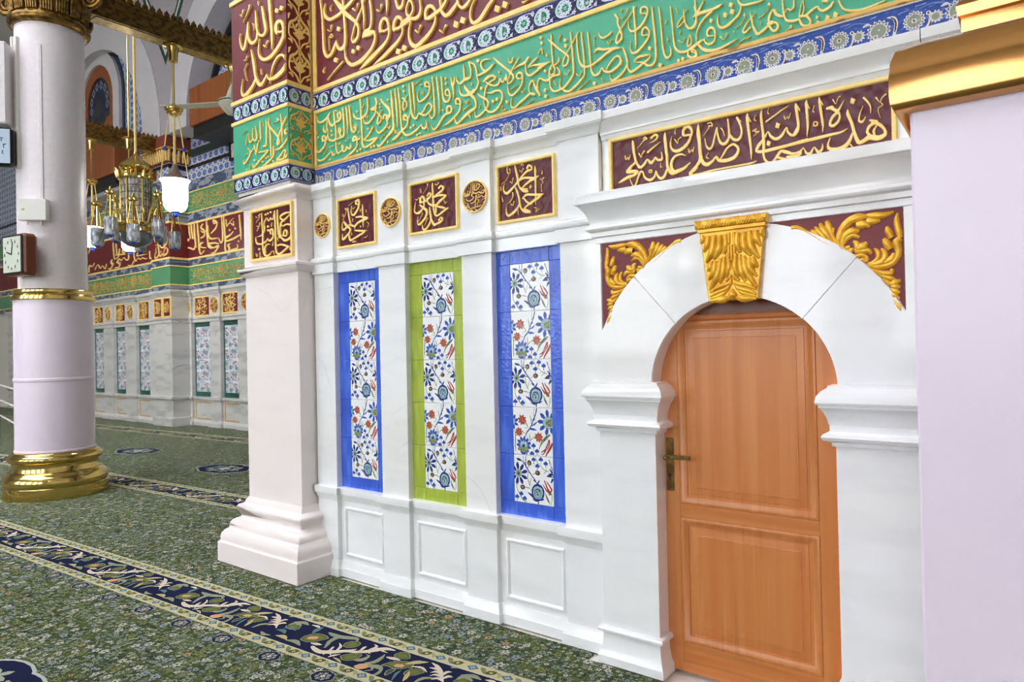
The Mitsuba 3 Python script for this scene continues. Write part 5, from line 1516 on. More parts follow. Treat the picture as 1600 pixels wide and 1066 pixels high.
# cornice above the arch, jamb piers with impost and foot
put('arch_cornice', sweep([(-1.655, 2.935), (-1.655, SY), (-0.320, SY), (-0.320, 2.935)],
    [(-0.03, 2.008), (0.004, 2.009), (0.010, 2.012), (0.010, 2.032), (0.016, 2.036), (0.026, 2.040), (0.030, 2.048), (0.026, 2.056), (0.015, 2.062), (0.013, 2.072), (0.016, 2.092), (0.028, 2.124), (0.048, 2.152), (0.062, 2.163), (0.068, 2.164), (0.070, 2.168), (0.070, 2.205), (0.068, 2.209), (-0.09, 2.211)]), MARBLE, S, smooth=30)
for i, (x0, x1) in enumerate(((-1.645, -1.358), (-0.607, -0.325))):
    put('jamb_pier', bx(x0, x1, SY, 2.935, 0.178, 1.094, 0.0015), MARBLE, S)
    pth = [(x0, 2.935), (x0, SY), (x1, SY), (x1, 2.935)]
    put('impost', sweep(pth, [(-0.02, 1.092), (0.012, 1.093), (0.013, 1.107), (0.020, 1.110), (0.038, 1.116), (0.045, 1.128), (0.038, 1.140), (0.024, 1.145), (0.018, 1.149), (0.018, 1.174), (0.020, 1.176), (0.024, 1.196), (0.034, 1.222), (0.046, 1.240), (0.050, 1.242), (0.050, 1.251), (0.058, 1.254), (0.061, 1.262), (0.056, 1.285), (0.042, 1.304), (0.024, 1.316), (0.022, 1.318), (0.022, 1.325), (-0.06, 1.326)]), MARBLE, S, smooth=30)
    put('pier_foot', sweep(pth, [(-0.02, 0), (0.023, 0), (0.023, 0.036), (0.021, 0.039), (0.012, 0.060), (0.005, 0.090), (0.002, 0.125), (0.002, 0.144), (0.014, 0.147), (0.021, 0.154), (0.022, 0.162), (0.018, 0.171), (0.010, 0.176), (-0.02, 0.178)]), MARBLE, S, smooth=30)

# ------------------------------------------------------------------ the door
struct(key_of('door_1'), 'honey-coloured panelled wooden door with an aged brass lever handle')
D, DY = 'door_1', 2.925
put('casing', plate(sbox(-1.395, 0.0, -0.575, 1.70).difference(sbox(-1.376, -1, -0.592, 1.612)), 2.962, 0.045), WOODD, D)
put('stile', bx(-1.374, -1.288, DY, 2.958, 0.012, 1.60, 0.002), WOOD, D)
put('stile', bx(-0.696, -0.594, DY, 2.958, 0.012, 1.60, 0.002), WOOD, D)
put('rail', bx(-1.288, -0.696, DY + 0.0006, 2.958, 0.012, 0.148, 0.001), WOODH, D)
put('rail', bx(-1.288, -0.696, DY + 0.0006, 2.958, 0.711, 0.773, 0.001), WOODH, D)
put('top_rail', sweep([(-1.376, DY), (-0.592, DY)], [(-0.03, 1.596), (0.0, 1.596), (0.002, 1.600), (0.012, 1.603), (0.014, 1.618), (0.006, 1.626), (-0.03, 1.627)]), WOODH, D, smooth=30)
put('transom', bx(-1.376, -0.592, DY + 0.004, 2.958, 1.6275, 1.70), WOODH, D)
MOULD = [(0, 0.0), (0.002, 0.003), (0.010, 0.005), (0.018, 0.003), (0.026, -0.003), (0.031, -0.006), (0.033, -0.006), (0.035, -0.011), (0.044, -0.011), (0.046, -0.009), (0.050, -0.009), (0.074, -0.005), (0.076, -0.003), (0.080, -0.003)]
for nm, z0, z1 in (('lower_panel', 0.148, 0.711), ('upper_panel', 0.773, 1.597)):
    q = put(nm, bx(-1.288 + 0.0795, -0.696 - 0.0795, DY + 0.003, 2.955, z0 + 0.0795, z1 - 0.0795), WOOD, D)
    put('moulding', frame(-1.288, -0.696, z0, z1, DY, MOULD), WOOD, q, smooth=25)
h = put('handle', bx(-1.350, -1.314, DY - 0.006, DY, 0.826, 1.068, 0.002), AGED, D)
part_label(h, 'aged brass lever handle with long lock plate')
put('spindle', cat([tube([[-1.332, DY - 0.004, 0.982], [-1.332, DY - 0.050, 0.982]], 0.010, 14), trimesh.creation.icosphere(3, 0.0125).apply_translation([-1.332, DY - 0.050, 0.982])]), AGED, h, smooth=40)
put('lever', cat([tube(crom([[-1.332, DY - 0.044, 0.984], [-1.318, DY - 0.052, 0.992], [-1.300, DY - 0.054, 0.995]])[:, :3] if False else [[-1.334, DY - 0.046, 0.984], [-1.322, DY - 0.052, 0.990], [-1.306, DY - 0.054, 0.993]], 0.0085, 12),
                  bx(-1.310, -1.212, DY - 0.060, DY - 0.049, 0.980, 0.998, 0.003)]), AGED, h, smooth=30)
put('keyhole', cat([plate(Point(-1.332, 0.896).buffer(0.008, 10), DY - 0.006, 0.0006), plate(sbox(-1.3345, 0.872, -1.3295, 0.892), DY - 0.006, 0.0006)]), BLACK, h)
put('screw', plate(Point(-1.332, 1.054).buffer(0.0045, 10), DY - 0.006, 0.001), BRONZE, h)
put('screw', plate(Point(-1.332, 0.840).buffer(0.0045, 10), DY - 0.006, 0.001), BRONZE, h)

# ================================================================== pink marble pier at the corner
t = thing('marble_pier', 'pale pink marble pier with moulded base, at the corner left of the tile panels', 'pillar')
PX0, PX1, PY = -4.551, -3.919, 2.779
def ring(prof, e=0.0):
    return sweep([(PX0 - e, 3.3), (PX0 - e, PY - e), (PX1 + e, PY - e), (PX1 + e, 2.955)], prof)
put('shaft', cat([bx(PX0, PX1, PY, 3.3, 0.44, 2.05, 0.002), bx(PX0 - 0.004, PX1 + 0.004, PY - 0.004, 3.3, 2.09, 2.56, 0.002)]), PINK, t)
put('base', ring([(0.157, 0), (0.160, 0.003), (0.160, 0.137), (0.157, 0.141), (0.146, 0.149), (0.145, 0.158), (0.146, 0.173), (0.140, 0.201), (0.123, 0.224), (0.104, 0.236), (0.101, 0.240), (0.101, 0.257), (0.097, 0.272), (0.088, 0.288), (0.070, 0.302), (0.044, 0.312), (0.041, 0.318), (0.043, 0.334), (0.052, 0.344), (0.062, 0.360), (0.066, 0.376), (0.062, 0.390), (0.052, 0.402), (0.030, 0.410), (0.024, 0.414), (0.020, 0.426), (0.010, 0.442), (0.001, 0.456), (-0.02, 0.46)]), PINK, t, smooth=35)
put('collar', ring([(-0.01, 2.036), (0.012, 2.040), (0.020, 2.046), (0.030, 2.062), (0.034, 2.078), (0.042, 2.084), (0.042, 2.100), (0.034, 2.106), (0.004, 2.110), (-0.02, 2.11)]), PINK, t, smooth=35)
put('cornice', ring([(-0.01, 2.528), (0.012, 2.532), (0.018, 2.545), (0.022, 2.560), (0.034, 2.572), (0.044, 2.576), (0.056, 2.586), (0.060, 2.600), (0.056, 2.614), (0.044, 2.622), (0.038, 2.626), (-0.02, 2.63)]), PINK, t, smooth=35)
BX0, BX1, BY = -4.600, -3.932, 2.733
put('core', bx(BX0 + 0.02, BX1 - 0.02, BY + 0.02, 3.3, 2.62, 9.8), PLASTER, t)
for nm, z0, tile, h in (('lower_frieze', 2.655, None, 0.105), ('upper_frieze', 3.170, None, 0.121), ('top_frieze', 4.055, None, 0.121)):
    fr = key_of(t + '__' + nm)
    k = (h - 0.0) / 0.121
    zs = 1.0 if nm != 'lower_frieze' else 0.95
    n_ = 0
    for i in range(3):
        key = fr + '__tile' + (f'_{n_:03d}' if n_ else ''); n_ += 1
        scene[key] = {**_blo, 'bsdf': {'type': 'ref', 'id': GLAZE}, 'to_world': T().translate([BX0 + 0.0005 + i * 0.2225, BY, z0]).scale([0.2225 / 0.26, 1, k])}
    # the short return towards the wall
    key = fr + '__tile' + f'_{n_:03d}'
    scene[key] = {**_blo, 'bsdf': {'type': 'ref', 'id': GLAZE}, 'to_world': T().translate([BX1, BY + 0.0005, z0]).rotate([0, 0, 1], 90).scale([0.196 / 0.26, 1, k])}
def wrap(z, h, d=0.010):
    return sweep([(BX0, 3.3), (BX0, BY), (BX1, BY), (BX1, 2.955)], [(-0.03, z), (d - 0.003, z), (d, z + 0.003), (d, z + h - 0.003), (d - 0.003, z + h), (-0.03, z + h)])
gi = key_of(t + '__green_inscription')
put('field', bx(BX0, BX1, BY, 3.3, 2.76, 3.17), GREEN, gi)
put('gilt_strip', wrap(2.760, 0.030), GILD, gi, smooth=30)
put('gilt_strip', wrap(3.143, 0.027), GILD, gi, smooth=30)
put('lettering', raised(writing('piergreen').intersection(sbox(BX0 + 0.01, 2.79, BX1 - 0.004, 3.142)), BY, 0.011), GILD, gi)
mi_ = key_of(t + '__maroon_inscription')
put('field', bx(BX0, BX1, BY, 3.3, 3.29, 4.06), MAROON, mi_)
put('gilt_strip', wrap(3.291, 0.030), GILD, mi_, smooth=30)
put('gilt_strip', wrap(4.018, 0.034), GILD, mi_, smooth=30)
put('lettering', raised(writing('piermaroon').intersection(sbox(BX0 + 0.006, 3.322, BX1 - 0.006, 4.017)), BY, 0.016, 0.0015), GILD, mi_)
def turn(m):
    """From a face that looks along -y with x from 0, to the pier's right-hand return."""
    v = m.vertices.copy()
    m.vertices = np.stack([BX1 - (v[:, 1]), BY + v[:, 0], v[:, 2]], 1)
    return m
def arabesque(w, z0, z1, n, fat=1.0):
    out, c = [], w / 2
    hh = (z1 - z0) / n
    for i in range(n):
        z = z0 + hh * (i + 0.5)
        for s in (-1, 1):
            P = lambda *pts: out.append(brush([[c + s * a * w, z + b * hh, f * w * fat] for a, b, f in pts], 5))
            P((0.02, -0.5, .04), (0.16, -0.30, .06), (0.38, -0.18, .05), (0.42, 0.02, .04), (0.28, 0.08, .07))
            P((0.42, 0.02, .05), (0.34, 0.22, .10), (0.16, 0.34, .08), (0.03, 0.5, .04))
            P((0.10, -0.02, .02), (0.20, 0.10, .10), (0.30, 0.26, .02))
            P((0.28, -0.38, .02), (0.34, -0.30, .09), (0.46, -0.28, .02))
            P((0.02, -0.20, .02), (0.10, -0.12, .09), (0.22, -0.06, .03))
            P((0.02, 0.30, .02), (0.10, 0.20, .08), (0.12, 0.12, .02))
            P((0.44, 0.30, .02), (0.42, 0.40, .10), (0.36, 0.50, .02))
        out.append(brush([[c, z - 0.46 * hh, .03 * w], [c, z + 0.46 * hh, .03 * w]]))
        out.append(petals(c, z - 0.02 * hh, 0.02 * w, 0.20 * w, 6, 0.13 * w, 0.5))
        out.append(ell(c, z + 0.36 * hh, 0.06 * w, 0.05 * hh))
    return unary_union(out).intersection(sbox(0.012, z0, w - 0.012, z1))
put('arabesque', turn(raised(arabesque(0.196, 3.325, 4.015, 3), 0.0, 0.008)), GILD, mi_)
put('arabesque', turn(raised(arabesque(0.196, 2.793, 3.140, 2, 0.8), 0.0, 0.006)), WORNGILD, gi)
put('gilt_edge', bx(BX1 - 0.002, BX1 + 0.010, 2.915, 2.955, 2.79, 4.02), WORNGILD, mi_)
put('upper_shaft', bx(BX0 - 0.004, BX1 + 0.004, BY, 3.3, 4.18, 9.8), FRIEZEF, t)
plaque(-4.450, -3.945, 2.143, 2.517, PY - 0.004, 'pierplaque', None, 'square maroon plaque with gilt calligraphy on the pink pier', 0.022)

# ================================================================== lavender pier close on the right
t = thing('lavender_pier', 'large smooth lavender pier with copper collar, close at the right edge', 'pillar')
QX, QY = -0.236, 2.00
put('cladding', bx(QX, QX + 1.15, QY, QY + 0.62, 0.0, 2.09, 0.006), LAV, t)
qp = [(QX, QY + 0.62), (QX, QY), (QX + 1.15, QY), (QX + 1.15, QY + 0.62)]
q = put('collar', sweep(qp, [(-0.02, 2.072), (0.022, 2.074), (0.032, 2.080), (0.038, 2.094), (0.040, 2.115), (0.040, 2.160), (0.036, 2.200), (0.026, 2.228), (0.0, 2.246), (-0.04, 2.258)]), 'm_copper', t, smooth=35)
put('upper_collar', sweep([(QX + 0.145, QY + 0.5), (QX + 0.145, QY + 0.085), (QX + 0.95, QY + 0.085), (QX + 0.95, QY + 0.5)], [(0.0, 2.25), (0.030, 2.256), (0.034, 2.268), (0.034, 2.30), (0.040, 2.306), (0.044, 2.33), (0.036, 2.345), (0.0, 2.35)]), 'm_copper', t, smooth=35)
put('shaft', bx(QX + 0.245, QX + 0.85, QY + 0.14, QY + 0.5, 2.25, 9.8, 0.02), STUCCO, t)
put('cable_duct', bx(QX + 0.185, QX + 0.222, QY + 0.11, QY + 0.15, 2.35, 9.8, 0.003), WOODD, t)

# ================================================================== carpet
BANG = 0.05896
def carpet_slab():
    a = sbox(-30, -16, 6, 7.02).difference(sbox(-14.9, 6.9, -14.05, 8)).difference(unary_union([sbox(-4.72, 2.61, -3.75, 8), sbox(-4.0, 2.872, 6.1, 8), sbox(-1.73, 2.80, -0.2, 3.2), sbox(-0.24, 1.99, 0.93, 2.63)]))
    a = a.union(sbox(-14.04, 7.0, -4.8, 7.305)).difference(Point(-8.564, 2.918).buffer(0.487, 24))
    m = trimesh.creation.extrude_polygon(a, 0.012, engine='earcut')
    m.vertices[:, 2] -= 0.012
    return m
cp = tag(put('carpet', carpet_slab(), CARPET), 'green mosque carpet scattered with tiny flowers, covering the whole floor', 'carpet')
BCOL = {'C': (206, 192, 172), 'S': (136, 142, 116), 'T': (86, 116, 122), 'O': (84, 92, 46), 'P': (198, 152, 112), 'Y': (180, 164, 116), 'G': (70, 78, 58)}
NAVY = (28, 32, 60)
MOTIF = [(c_, np.array(p_) * 0.001) for c_, p_ in (('S', [(60, 60, 10), (110, 78, 34), (160, 70, 8)]), ('O', [(70, 0, 10), (110, 10, 60), (150, 5, 12)]), ('T', [(60, -60, 8), (100, -50, 30), (140, -70, 8)]), ('Y', [(120, -110, 8), (165, -100, 34), (210, -115, 8)]), ('S', [(215, -120, 8), (270, -105, 34), (330, -125, 8)]), ('C', [(180, 80, 6), (215, 84, 22), (250, 74, 6)]), ('S', [(90, -125, 8), (50, -135, 26), (10, -120, 8)]))]
for _line in """C 398 -100 20 434 -114 29 484 -118 37 537 -85 39 587 -44 29 636 -26 29 677 5 36 708 47 40 739 77 32 791 86 7
C 476 -111 14 519 -131 6
C 515 -99 19 495 -53 13 492 -46 6
C 537 -63 15 521 -25 16 484 0 4
C 518 -97 10 556 -119 4
C 575 -51 21 613 -5 8
C 643 -9 16 633 30 18 634 43 5
C 681 2 12 709 -4 5
C 678 29 20 679 70 17 651 83 4
C 742 50 15 775 47 4
C 360 -75 12 392 -68 26 422 -62 5
S 544 66 9 520 83 26 476 69 37 432 55 38 379 54 32 337 61 11
S 421 35 35 426 -11 28 456 -65 15 456 -77 7
O 529 3 11 552 23 73 577 44 11
T 269 7 7 253 50 35 254 91 8
O 274 -66 11 313 -30 97 349 -8 62 383 6 10
P 305 -35 36 325 -23 36
S 693 -91 13 722 -73 35 724 -28 14 697 -20 3
S 761 -87 9 791 -58 30 790 -10 22 776 28 5
O 612 -96 14 653 -82 70 680 -44 16
C 559 -137 6 568 -112 18 586 -89 6
Y 586 -128 6 623 -133 16 657 -147 5
P 745 -134 17 773 -121 59 792 -94 28
S 820 -144 7 839 -117 12 792 -94 9
S 792 -94 18 841 -85 36 875 -96 17 888 -137 20 875 -158 7
O 850 -59 9 880 -30 44 918 -17 76 954 5 45 983 -9 7
P 911 -27 30 932 -20 30
C 804 12 6 841 16 26 885 21 8
Y 938 10 13 968 45 37 1014 75 7
C 978 3 8 1026 17 17 1076 -3 4
T 990 -145 5 965 -90 18 961 -55 5
O 843 44 19 858 65 66 900 57 19
G 929 -122 6 922 -87 28 928 -63 8
O 1004 -67 17 1020 -37 60 1058 -13 14
Y 1039 -123 7 1024 -84 24 1000 -39 5
S 1091 -110 10 1101 -56 25 1153 -24 8
C 1208 -47 8 1168 -5 14 1123 36 26 1075 68 20 1036 81 5
C 1121 45 14 1085 43 18 1058 39 5
C 1143 18 12 1112 24 19 1094 4 5
C 1168 -5 12 1131 1 19 1110 -21 5
C 1192 -29 12 1156 -22 19 1140 -46 5
C 1157 17 13 1156 46 21 1174 57 5
C 1180 -8 15 1187 16 22 1209 20 4
S 1146 91 9 1169 115 33 1214 112 7
S 1236 17 8 1252 56 31 1308 42 6
T 1248 -23 8 1287 -8 20 1333 -17 6""".strip().split('\n'):
    t_ = _line.split()
    MOTIF.append((t_[0], np.array(list(map(float, t_[1:]))).reshape(-1, 3) * 0.001))
PER = 1.172
def band_length(full=True):
    """One repeat of the border stripe, in (u along, v across)."""
    pt = Paint(sbox(0, -0.225, PER, 0.186), (176, 168, 136))
    for v0, v1, c in ((-0.225, -0.216, (176, 174, 150)), (-0.166, -0.156, (184, 180, 158)), (0.104, 0.114, (184, 180, 158)), (0.177, 0.186, (176, 174, 150)), (-0.156, 0.104, NAVY)):
        pt.add(sbox(0, v0, PER, v1), c)
    if full:
        for lo in (-0.216, 0.114):
            for k in range(6):
                u = (k + 0.3) * PER / 6
                m = lo + 0.031
                pt.add(sbox(0, lo, PER, lo + 0.063) if k == 0 else Polygon(), (188, 178, 140))
            for k in range(6):
                u = (k + 0.3) * PER / 6
                m = lo + 0.031
                pt.add(Polygon([(u - 0.034, m), (u, m + 0.026), (u + 0.034, m), (u, m - 0.026)]), (84, 110, 120))
                pt.add(petals(u, m, 0.004, 0.014, 4, 0.010), (150, 168, 170))
                pt.add(brush([[u + 0.036, m + 0.02, 0.006], [u + 0.058, m + 0.006, 0.026], [u + 0.076, m - 0.02, 0.008]]), (112, 122, 96))
                pt.add(brush([[u + 0.080, m - 0.016, 0.008], [u + 0.105, m, 0.040], [u + 0.128, m + 0.014, 0.008]]), (84, 88, 46))
                pt.add(petals(u + 0.105, m, 0.002, 0.010, 4, 0.007), (190, 184, 150))
                pt.add(brush([[u + 0.130, m + 0.016, 0.006], [u + 0.150, m + 0.004, 0.020], [u + 0.160, m - 0.018, 0.006]]), (150, 150, 116))
        core = sbox(0, -0.154, PER, 0.102)
        for c, p in MOTIF:
            for sh in (-PER, 0, PER):
                q = p.copy(); q[:, 0] += sh
                if q[:, 0].max() < -0.05 or q[:, 0].min() > PER + 0.05:
                    continue
                s = brush(q, 5)
                if c in 'OG':
                    pt.add(s.buffer(0.004).intersection(core), (150, 152, 124))
                pt.add(s.intersection(core), BCOL[c])
                if c == 'O':
                    pt.add(s.buffer(-0.012).intersection(core), (104, 110, 62))
    return pt.mesh(0.0)
m, c = band_length()
def lay(m):
    v = m.vertices
    return trimesh.Trimesh(np.stack([v[:, 0], v[:, 2], 0 * v[:, 0]], 1), m.faces[:, ::-1], process=False)
_band = mikit.ply(lay(m), None, False, color=c)
for (ox, oy), ks in (((-3.336, 2.202), range(-9, 8)), ((-7.55, 3.72), range(-8, 5)), ((-12.4, 6.36), range(-8, 5))):
    st = key_of('carpet__border_stripe')
    for n_, k in enumerate(ks):
        key = st + '__repeat' + (f'_{n_:03d}' if n_ else '')
        scene[key] = {**_band, 'bsdf': {'type': 'ref', 'id': 'm_pile'}, 'to_world': T().translate([ox + k * PER * math.cos(BANG), oy + k * PER * math.sin(BANG), 0.0016]).rotate([0, 0, 1], math.degrees(BANG))}
def medal(rr, seed):
    rs = np.random.RandomState(seed)
    pt = Paint(Point(0, 0).buffer(2), (0, 0, 0)); pt.layers = []
    outl = unary_union([ell(0.42 * rr * math.cos(a) * (1.25), 0.42 * rr * math.sin(a), 0.48 * rr, 0.40 * rr) for a in np.arange(7) * 2 * PI / 7])
    pt.add(outl.buffer(0.05 * rr), (172, 176, 168)); pt.add(outl, NAVY)
    for a in np.arange(7) * 2 * PI / 7:
        pt.add(petals(0.5 * rr * math.cos(a), 0.42 * rr * math.sin(a), 0.03 * rr, 0.2 * rr, 5, 0.11 * rr), [(150, 156, 140), (150, 140, 130), (120, 140, 146)][int(rs.randint(3))])
    pt.add(petals(0, 0, 0.04 * rr, 0.24 * rr, 6, 0.14 * rr), (186, 178, 160))
    return pt.mesh(0.0)
m, c = medal(0.062, 1)
_sm = mikit.ply(lay(m), None, False, color=c)
m, c = medal(0.34, 2)
_bg = mikit.ply(lay(m), None, False, color=c)
for i in range(16):
    u, v = -3.6 + i * 0.39, -0.285
    scene[key_of('carpet__small_medallion')] = {**_sm, 'bsdf': {'type': 'ref', 'id': 'm_pile'}, 'to_world': T().translate([-3.336 + u * math.cos(BANG) - v * math.sin(BANG), 2.202 + u * math.sin(BANG) + v * math.cos(BANG), 0.0016]).rotate([0, 0, 1], math.degrees(BANG))}
for x, y in ((-3.86, 0.93), (-11.1, 4.9), (-8.35, 4.75), (-13.9, 4.55), (-1.5, 1.2)):
    scene[key_of('carpet__large_medallion')] = {**_bg, 'bsdf': {'type': 'ref', 'id': 'm_pile'}, 'to_world': T().translate([x, y, 0.0016]).rotate([0, 0, 1], math.degrees(BANG)).scale([1.25, 1.0, 1.0])}

# ================================================================== round column on the left
def column(x, y, label, extra=True):
    t = thing('round_column', label, 'column')
    put('base', lathe([(0.488, 0.0), (0.490, 0.004), (0.486, 0.118), (0.480, 0.124), (0.487, 0.140), (0.491, 0.165), (0.488, 0.200), (0.476, 0.230), (0.455, 0.252), (0.440, 0.262), (0.436, 0.270), (0.416, 0.276), (0.411, 0.284), (0.404, 0.320), (0.403, 0.352), (0.408, 0.368), (0.428, 0.376), (0.440, 0.392), (0.444, 0.412), (0.440, 0.432), (0.426, 0.450), (0.412, 0.458), (0.402, 0.466), (0.396, 0.476), (0.380, 0.480)], 72, (x, y, 0)), BRASS, t, smooth=40)
    put('lower_cladding', cat([lathe([(0.372, 0.478), (0.380, 0.484), (0.380, 0.500), (0.373, 0.506), (0.371, 1.232), (0.379, 1.238), (0.381, 1.252), (0.379, 1.266), (0.371, 1.272), (0.369, 2.106)], 72, (x, y, 0))]), LAV, t, smooth=40)
    put('ring', lathe([(0.360, 2.102), (0.392, 2.104), (0.397, 2.110), (0.397, 2.146), (0.392, 2.152), (0.376, 2.158), (0.370, 2.166), (0.372, 2.174), (0.376, 2.182), (0.376, 2.206), (0.370, 2.214), (0.330, 2.222)], 72, (x, y, 0)), BRASS, t, smooth=30)
    put('upper_shaft', lathe([(0.322, 2.2), (0.325, 5.10)], 72, (x, y, 0)), STUCCO, t, smooth=40)
    cap = put('capital', lathe([(0.325, 5.06), (0.366, 5.07), (0.384, 5.09), (0.390, 5.12), (0.384, 5.15), (0.350, 5.17), (0.345, 5.19), (0.350, 5.36), (0.40, 5.58), (0.47, 5.76), (0.52, 5.78), (0.52, 5.86)], 64, (x, y, 0)), BRONZE, t, smooth=40)
    lv = []
    for k in range(16):
        a = k * 2 * PI / 16
        for s in (-0.5, -0.25, 0, 0.25, 0.5):
            b = a + s * 0.26
            zt = 5.62 - abs(s) * 0.22
            pts = [[x + r * math.cos(b), y + r * math.sin(b), z] for r, z in ((0.352, 5.19), (0.366, 5.34), (0.392, 5.46), (0.425, zt - 0.03), (0.460, zt), (0.468, zt - 0.035))]
            lv.append(tube(pts, [0.016, 0.022, 0.024, 0.022, 0.018, 0.006], 6))
    put('acanthus', cat(lv), BRONZE, cap, smooth=True)
    for k in range(4):
        a = k * PI / 2 + PI / 4 - 0.25
        th = np.linspace(0, 2.4 * 2 * PI, 60)
        rad = 0.135 * (1 - th / th[-1] * 0.86)
        c0 = np.array([x + 0.50 * math.cos(a), y + 0.50 * math.sin(a), 5.44])
        e = np.array([math.cos(a), math.sin(a), 0.0])
        pts = c0 + (rad * np.sin(th))[:, None] * e + (rad * np.cos(th))[:, None] * np.array([0, 0, 1.0])
        put('volute', tube(pts, np.linspace(0.034, 0.012, 60), 8), BRONZE, cap, smooth=True)
    put('abacus', bx(x - 0.52, x + 0.52, y - 0.52, y + 0.52, 5.86, 6.2, 0.01), BRONZE, t)
    return t
CX, CY = -8.564, 2.918
column(CX, CY, 'tall pinkish round column with gilt base ring, left in the picture')
# what is fixed on that column, towards the camera
def on_column(phi, r, z):
    """A point of the column's skin; phi from the direction towards the camera, positive to the right in the picture."""
    b = math.atan2(-CY, -CX) + phi
    return np.array([CX + r * math.cos(b), CY + r * math.sin(b), z]), np.array([math.cos(b), math.sin(b), 0.0]), np.array([-math.sin(b), math.cos(b), 0.0])
def obox(c, n, s, wid, dep, hei, bev=0.004):
    """A box on the column: c the middle of its back, n outward, s sideways."""
    m = bx(-wid / 2, wid / 2, 0, dep, -hei / 2, hei / 2, bev)
    v = m.vertices
    return trimesh.Trimesh(c + v[:, :1] * s + v[:, 1:2] * n + v[:, 2:] * [0, 0, 1.0], m.faces, process=False)

def fixed(name, label, cat_, group=None):
    return thing(name, label, cat_, group)
c_, n_, s_ = on_column(-0.45, 0.328, 3.04)
t = fixed('junction_box', 'small grey metal junction box on the round column, between the two clocks', 'junction box')
put('box', obox(c_, n_, s_, 0.27, 0.085, 0.225), WHITEP, t)
put('keyhole', obox(c_ + n_ * 0.085 - s_ * 0.085 + np.array([0, 0, 0.0]), n_, s_, 0.03, 0.003, 0.016, 0.0008), AGED, t)
put('conduit', tube([c_ + n_ * 0.02 + s_ * 0.06 + [0, 0, -0.11], c_ + n_ * 0.02 + s_ * 0.06 + [0, 0, -0.16]], 0.012, 8), WHITEP, t)
put('conduit', tube([c_ + n_ * 0.02 - s_ * 0.07 + [0, 0, -0.11], c_ + n_ * 0.02 - s_ * 0.07 + [0, 0, -0.15]], 0.006, 8), WHITEP, t)
c_, n_, s_ = on_column(-0.28, 0.320, 3.97)
tag(put('cable_duct', obox(c_, n_, s_, 0.030, 0.014, 1.68, 0.003), STUCCO), 'thin pinkish cable duct running up the round column from the junction box', 'cable duct')
for ph, z0, z1, lb in ((-1.32, 3.55, 4.92, 'white cable duct down the left side of the round column, outer one'), (-1.05, 3.50, 4.90, 'white cable duct down the left side of the round column, inner one')):
    c_, n_, s_ = on_column(ph, 0.320, (z0 + z1) / 2)
    tag(put('cable_duct', obox(c_, n_, s_, 0.045, 0.04, z1 - z0, 0.004), WHITEP), lb, 'cable duct')
c_, n_, s_ = on_column(-1.05, 0.335, 2.555)
c_ = c_ + s_ * 0.15
t = fixed('wall_clock', 'square clock in brown wooden case on the round column, above its gilt ring', 'clock')
put('case', obox(c_, n_, s_, 0.37, 0.15, 0.43, 0.03), plain('m_clock_wood', woodfn((132, 72, 46), (108, 56, 34), (70, 34, 20)), 0.3), t)
put('bezel', obox(c_ + n_ * 0.145, n_, s_, 0.345, 0.011, 0.40, 0.004), BLACK, t)
put('dial', obox(c_ + n_ * 0.156, n_, s_, 0.31, 0.004, 0.365, 0.001), plain('m_dial', (206, 214, 200), 0.15), t)
_o = c_ + n_ * 0.1615
put('hand', tube([_o, _o + s_ * 0.02 + [0, 0, 0.13]], 0.006, 6), BLACK, t)
put('hand', tube([_o, _o - s_ * 0.085 + [0, 0, 0.03]], 0.007, 6), BLACK, t)
for k in range(12):
    a = k * PI / 6
    put('hour_mark', obox(_o + s_ * 0.125 * math.sin(a) + np.array([0, 0, 0.145 * math.cos(a)]) - n_ * 0.001, n_, s_, 0.012, 0.002, 0.028, 0.0005), BLACK, t)
# the lit dial: a square box turned towards the hall, its left half outside the frame
t = fixed('lit_clock', 'square dark-framed clock with pale blue face and eastern numerals, cut by the left edge', 'clock')
LC = np.array([-8.64, 2.41, 3.70])
ln = np.array([0.80, -0.60, 0.0]); ln /= np.linalg.norm(ln); ls = np.array([-ln[1], ln[0], 0])
put('case', obox(LC, ln, ls, 0.43, 0.12, 0.40, 0.03), BLACK, t)
put('face', obox(LC + ln * 0.12, ln, ls, 0.39, 0.004, 0.36, 0.002), plain('m_pale_blue', (186, 204, 226), 0.25), t)
NUM = {0: [[(0, .5), (0, -.5)], [(0, .5), (-.12, .35)]], 1: [[(-.3, .5), (-.2, .25), (0, .3), (.2, .5)], [(-.3, .5), (-.18, -.5)]], 2: [[(-.3, .5), (-.2, .25), (-.05, .45), (.05, .25), (.25, .5)], [(-.3, .5), (-.18, -.5)]],
       3: [[(.2, .5), (-.1, .3), (.15, .1), (-.15, -.2), (.25, -.4)]], 4: [[(-.3, -.3), (0, .5), (.3, -.3), (0, -.5), (-.3, -.3)]]}
for h_, g_ in NUM.items():
    a = (h_ + 1) * PI / 6
    cc = LC + ln * 0.1245 + ls * 0.145 * math.sin(a) + np.array([0, 0, 0.132 * math.cos(a)])
    put('numeral', cat([tube([cc + ls * (x * 0.04) + np.array([0, 0, z * 0.045]) for x, z in st_], 0.0035, 5) for st_ in g_]), BLACK, t)
put('bracket', tube([LC + ls * 0.05, np.array([CX, CY, 3.70]) + np.array([0.05, -0.30, 0])], 0.02, 8), BLACK, t)
t = fixed('loudspeaker', 'tall pale pink column loudspeaker beside the round column, above the lit clock', 'loudspeaker')
SC = np.array([-8.67, 2.39, 4.36])
put('case', obox(SC, ln, ls, 0.42, 0.16, 0.86, 0.012), STUCCO, t)
put('grille', obox(SC + ln * 0.158 - ls * 0.05, ln, ls, 0.27, 0.006, 0.80, 0.002), WHITEP, t)
put('bracket', tube([SC, np.array([CX - 0.1, CY - 0.28, 4.36])], 0.025, 8), BLACK, t)

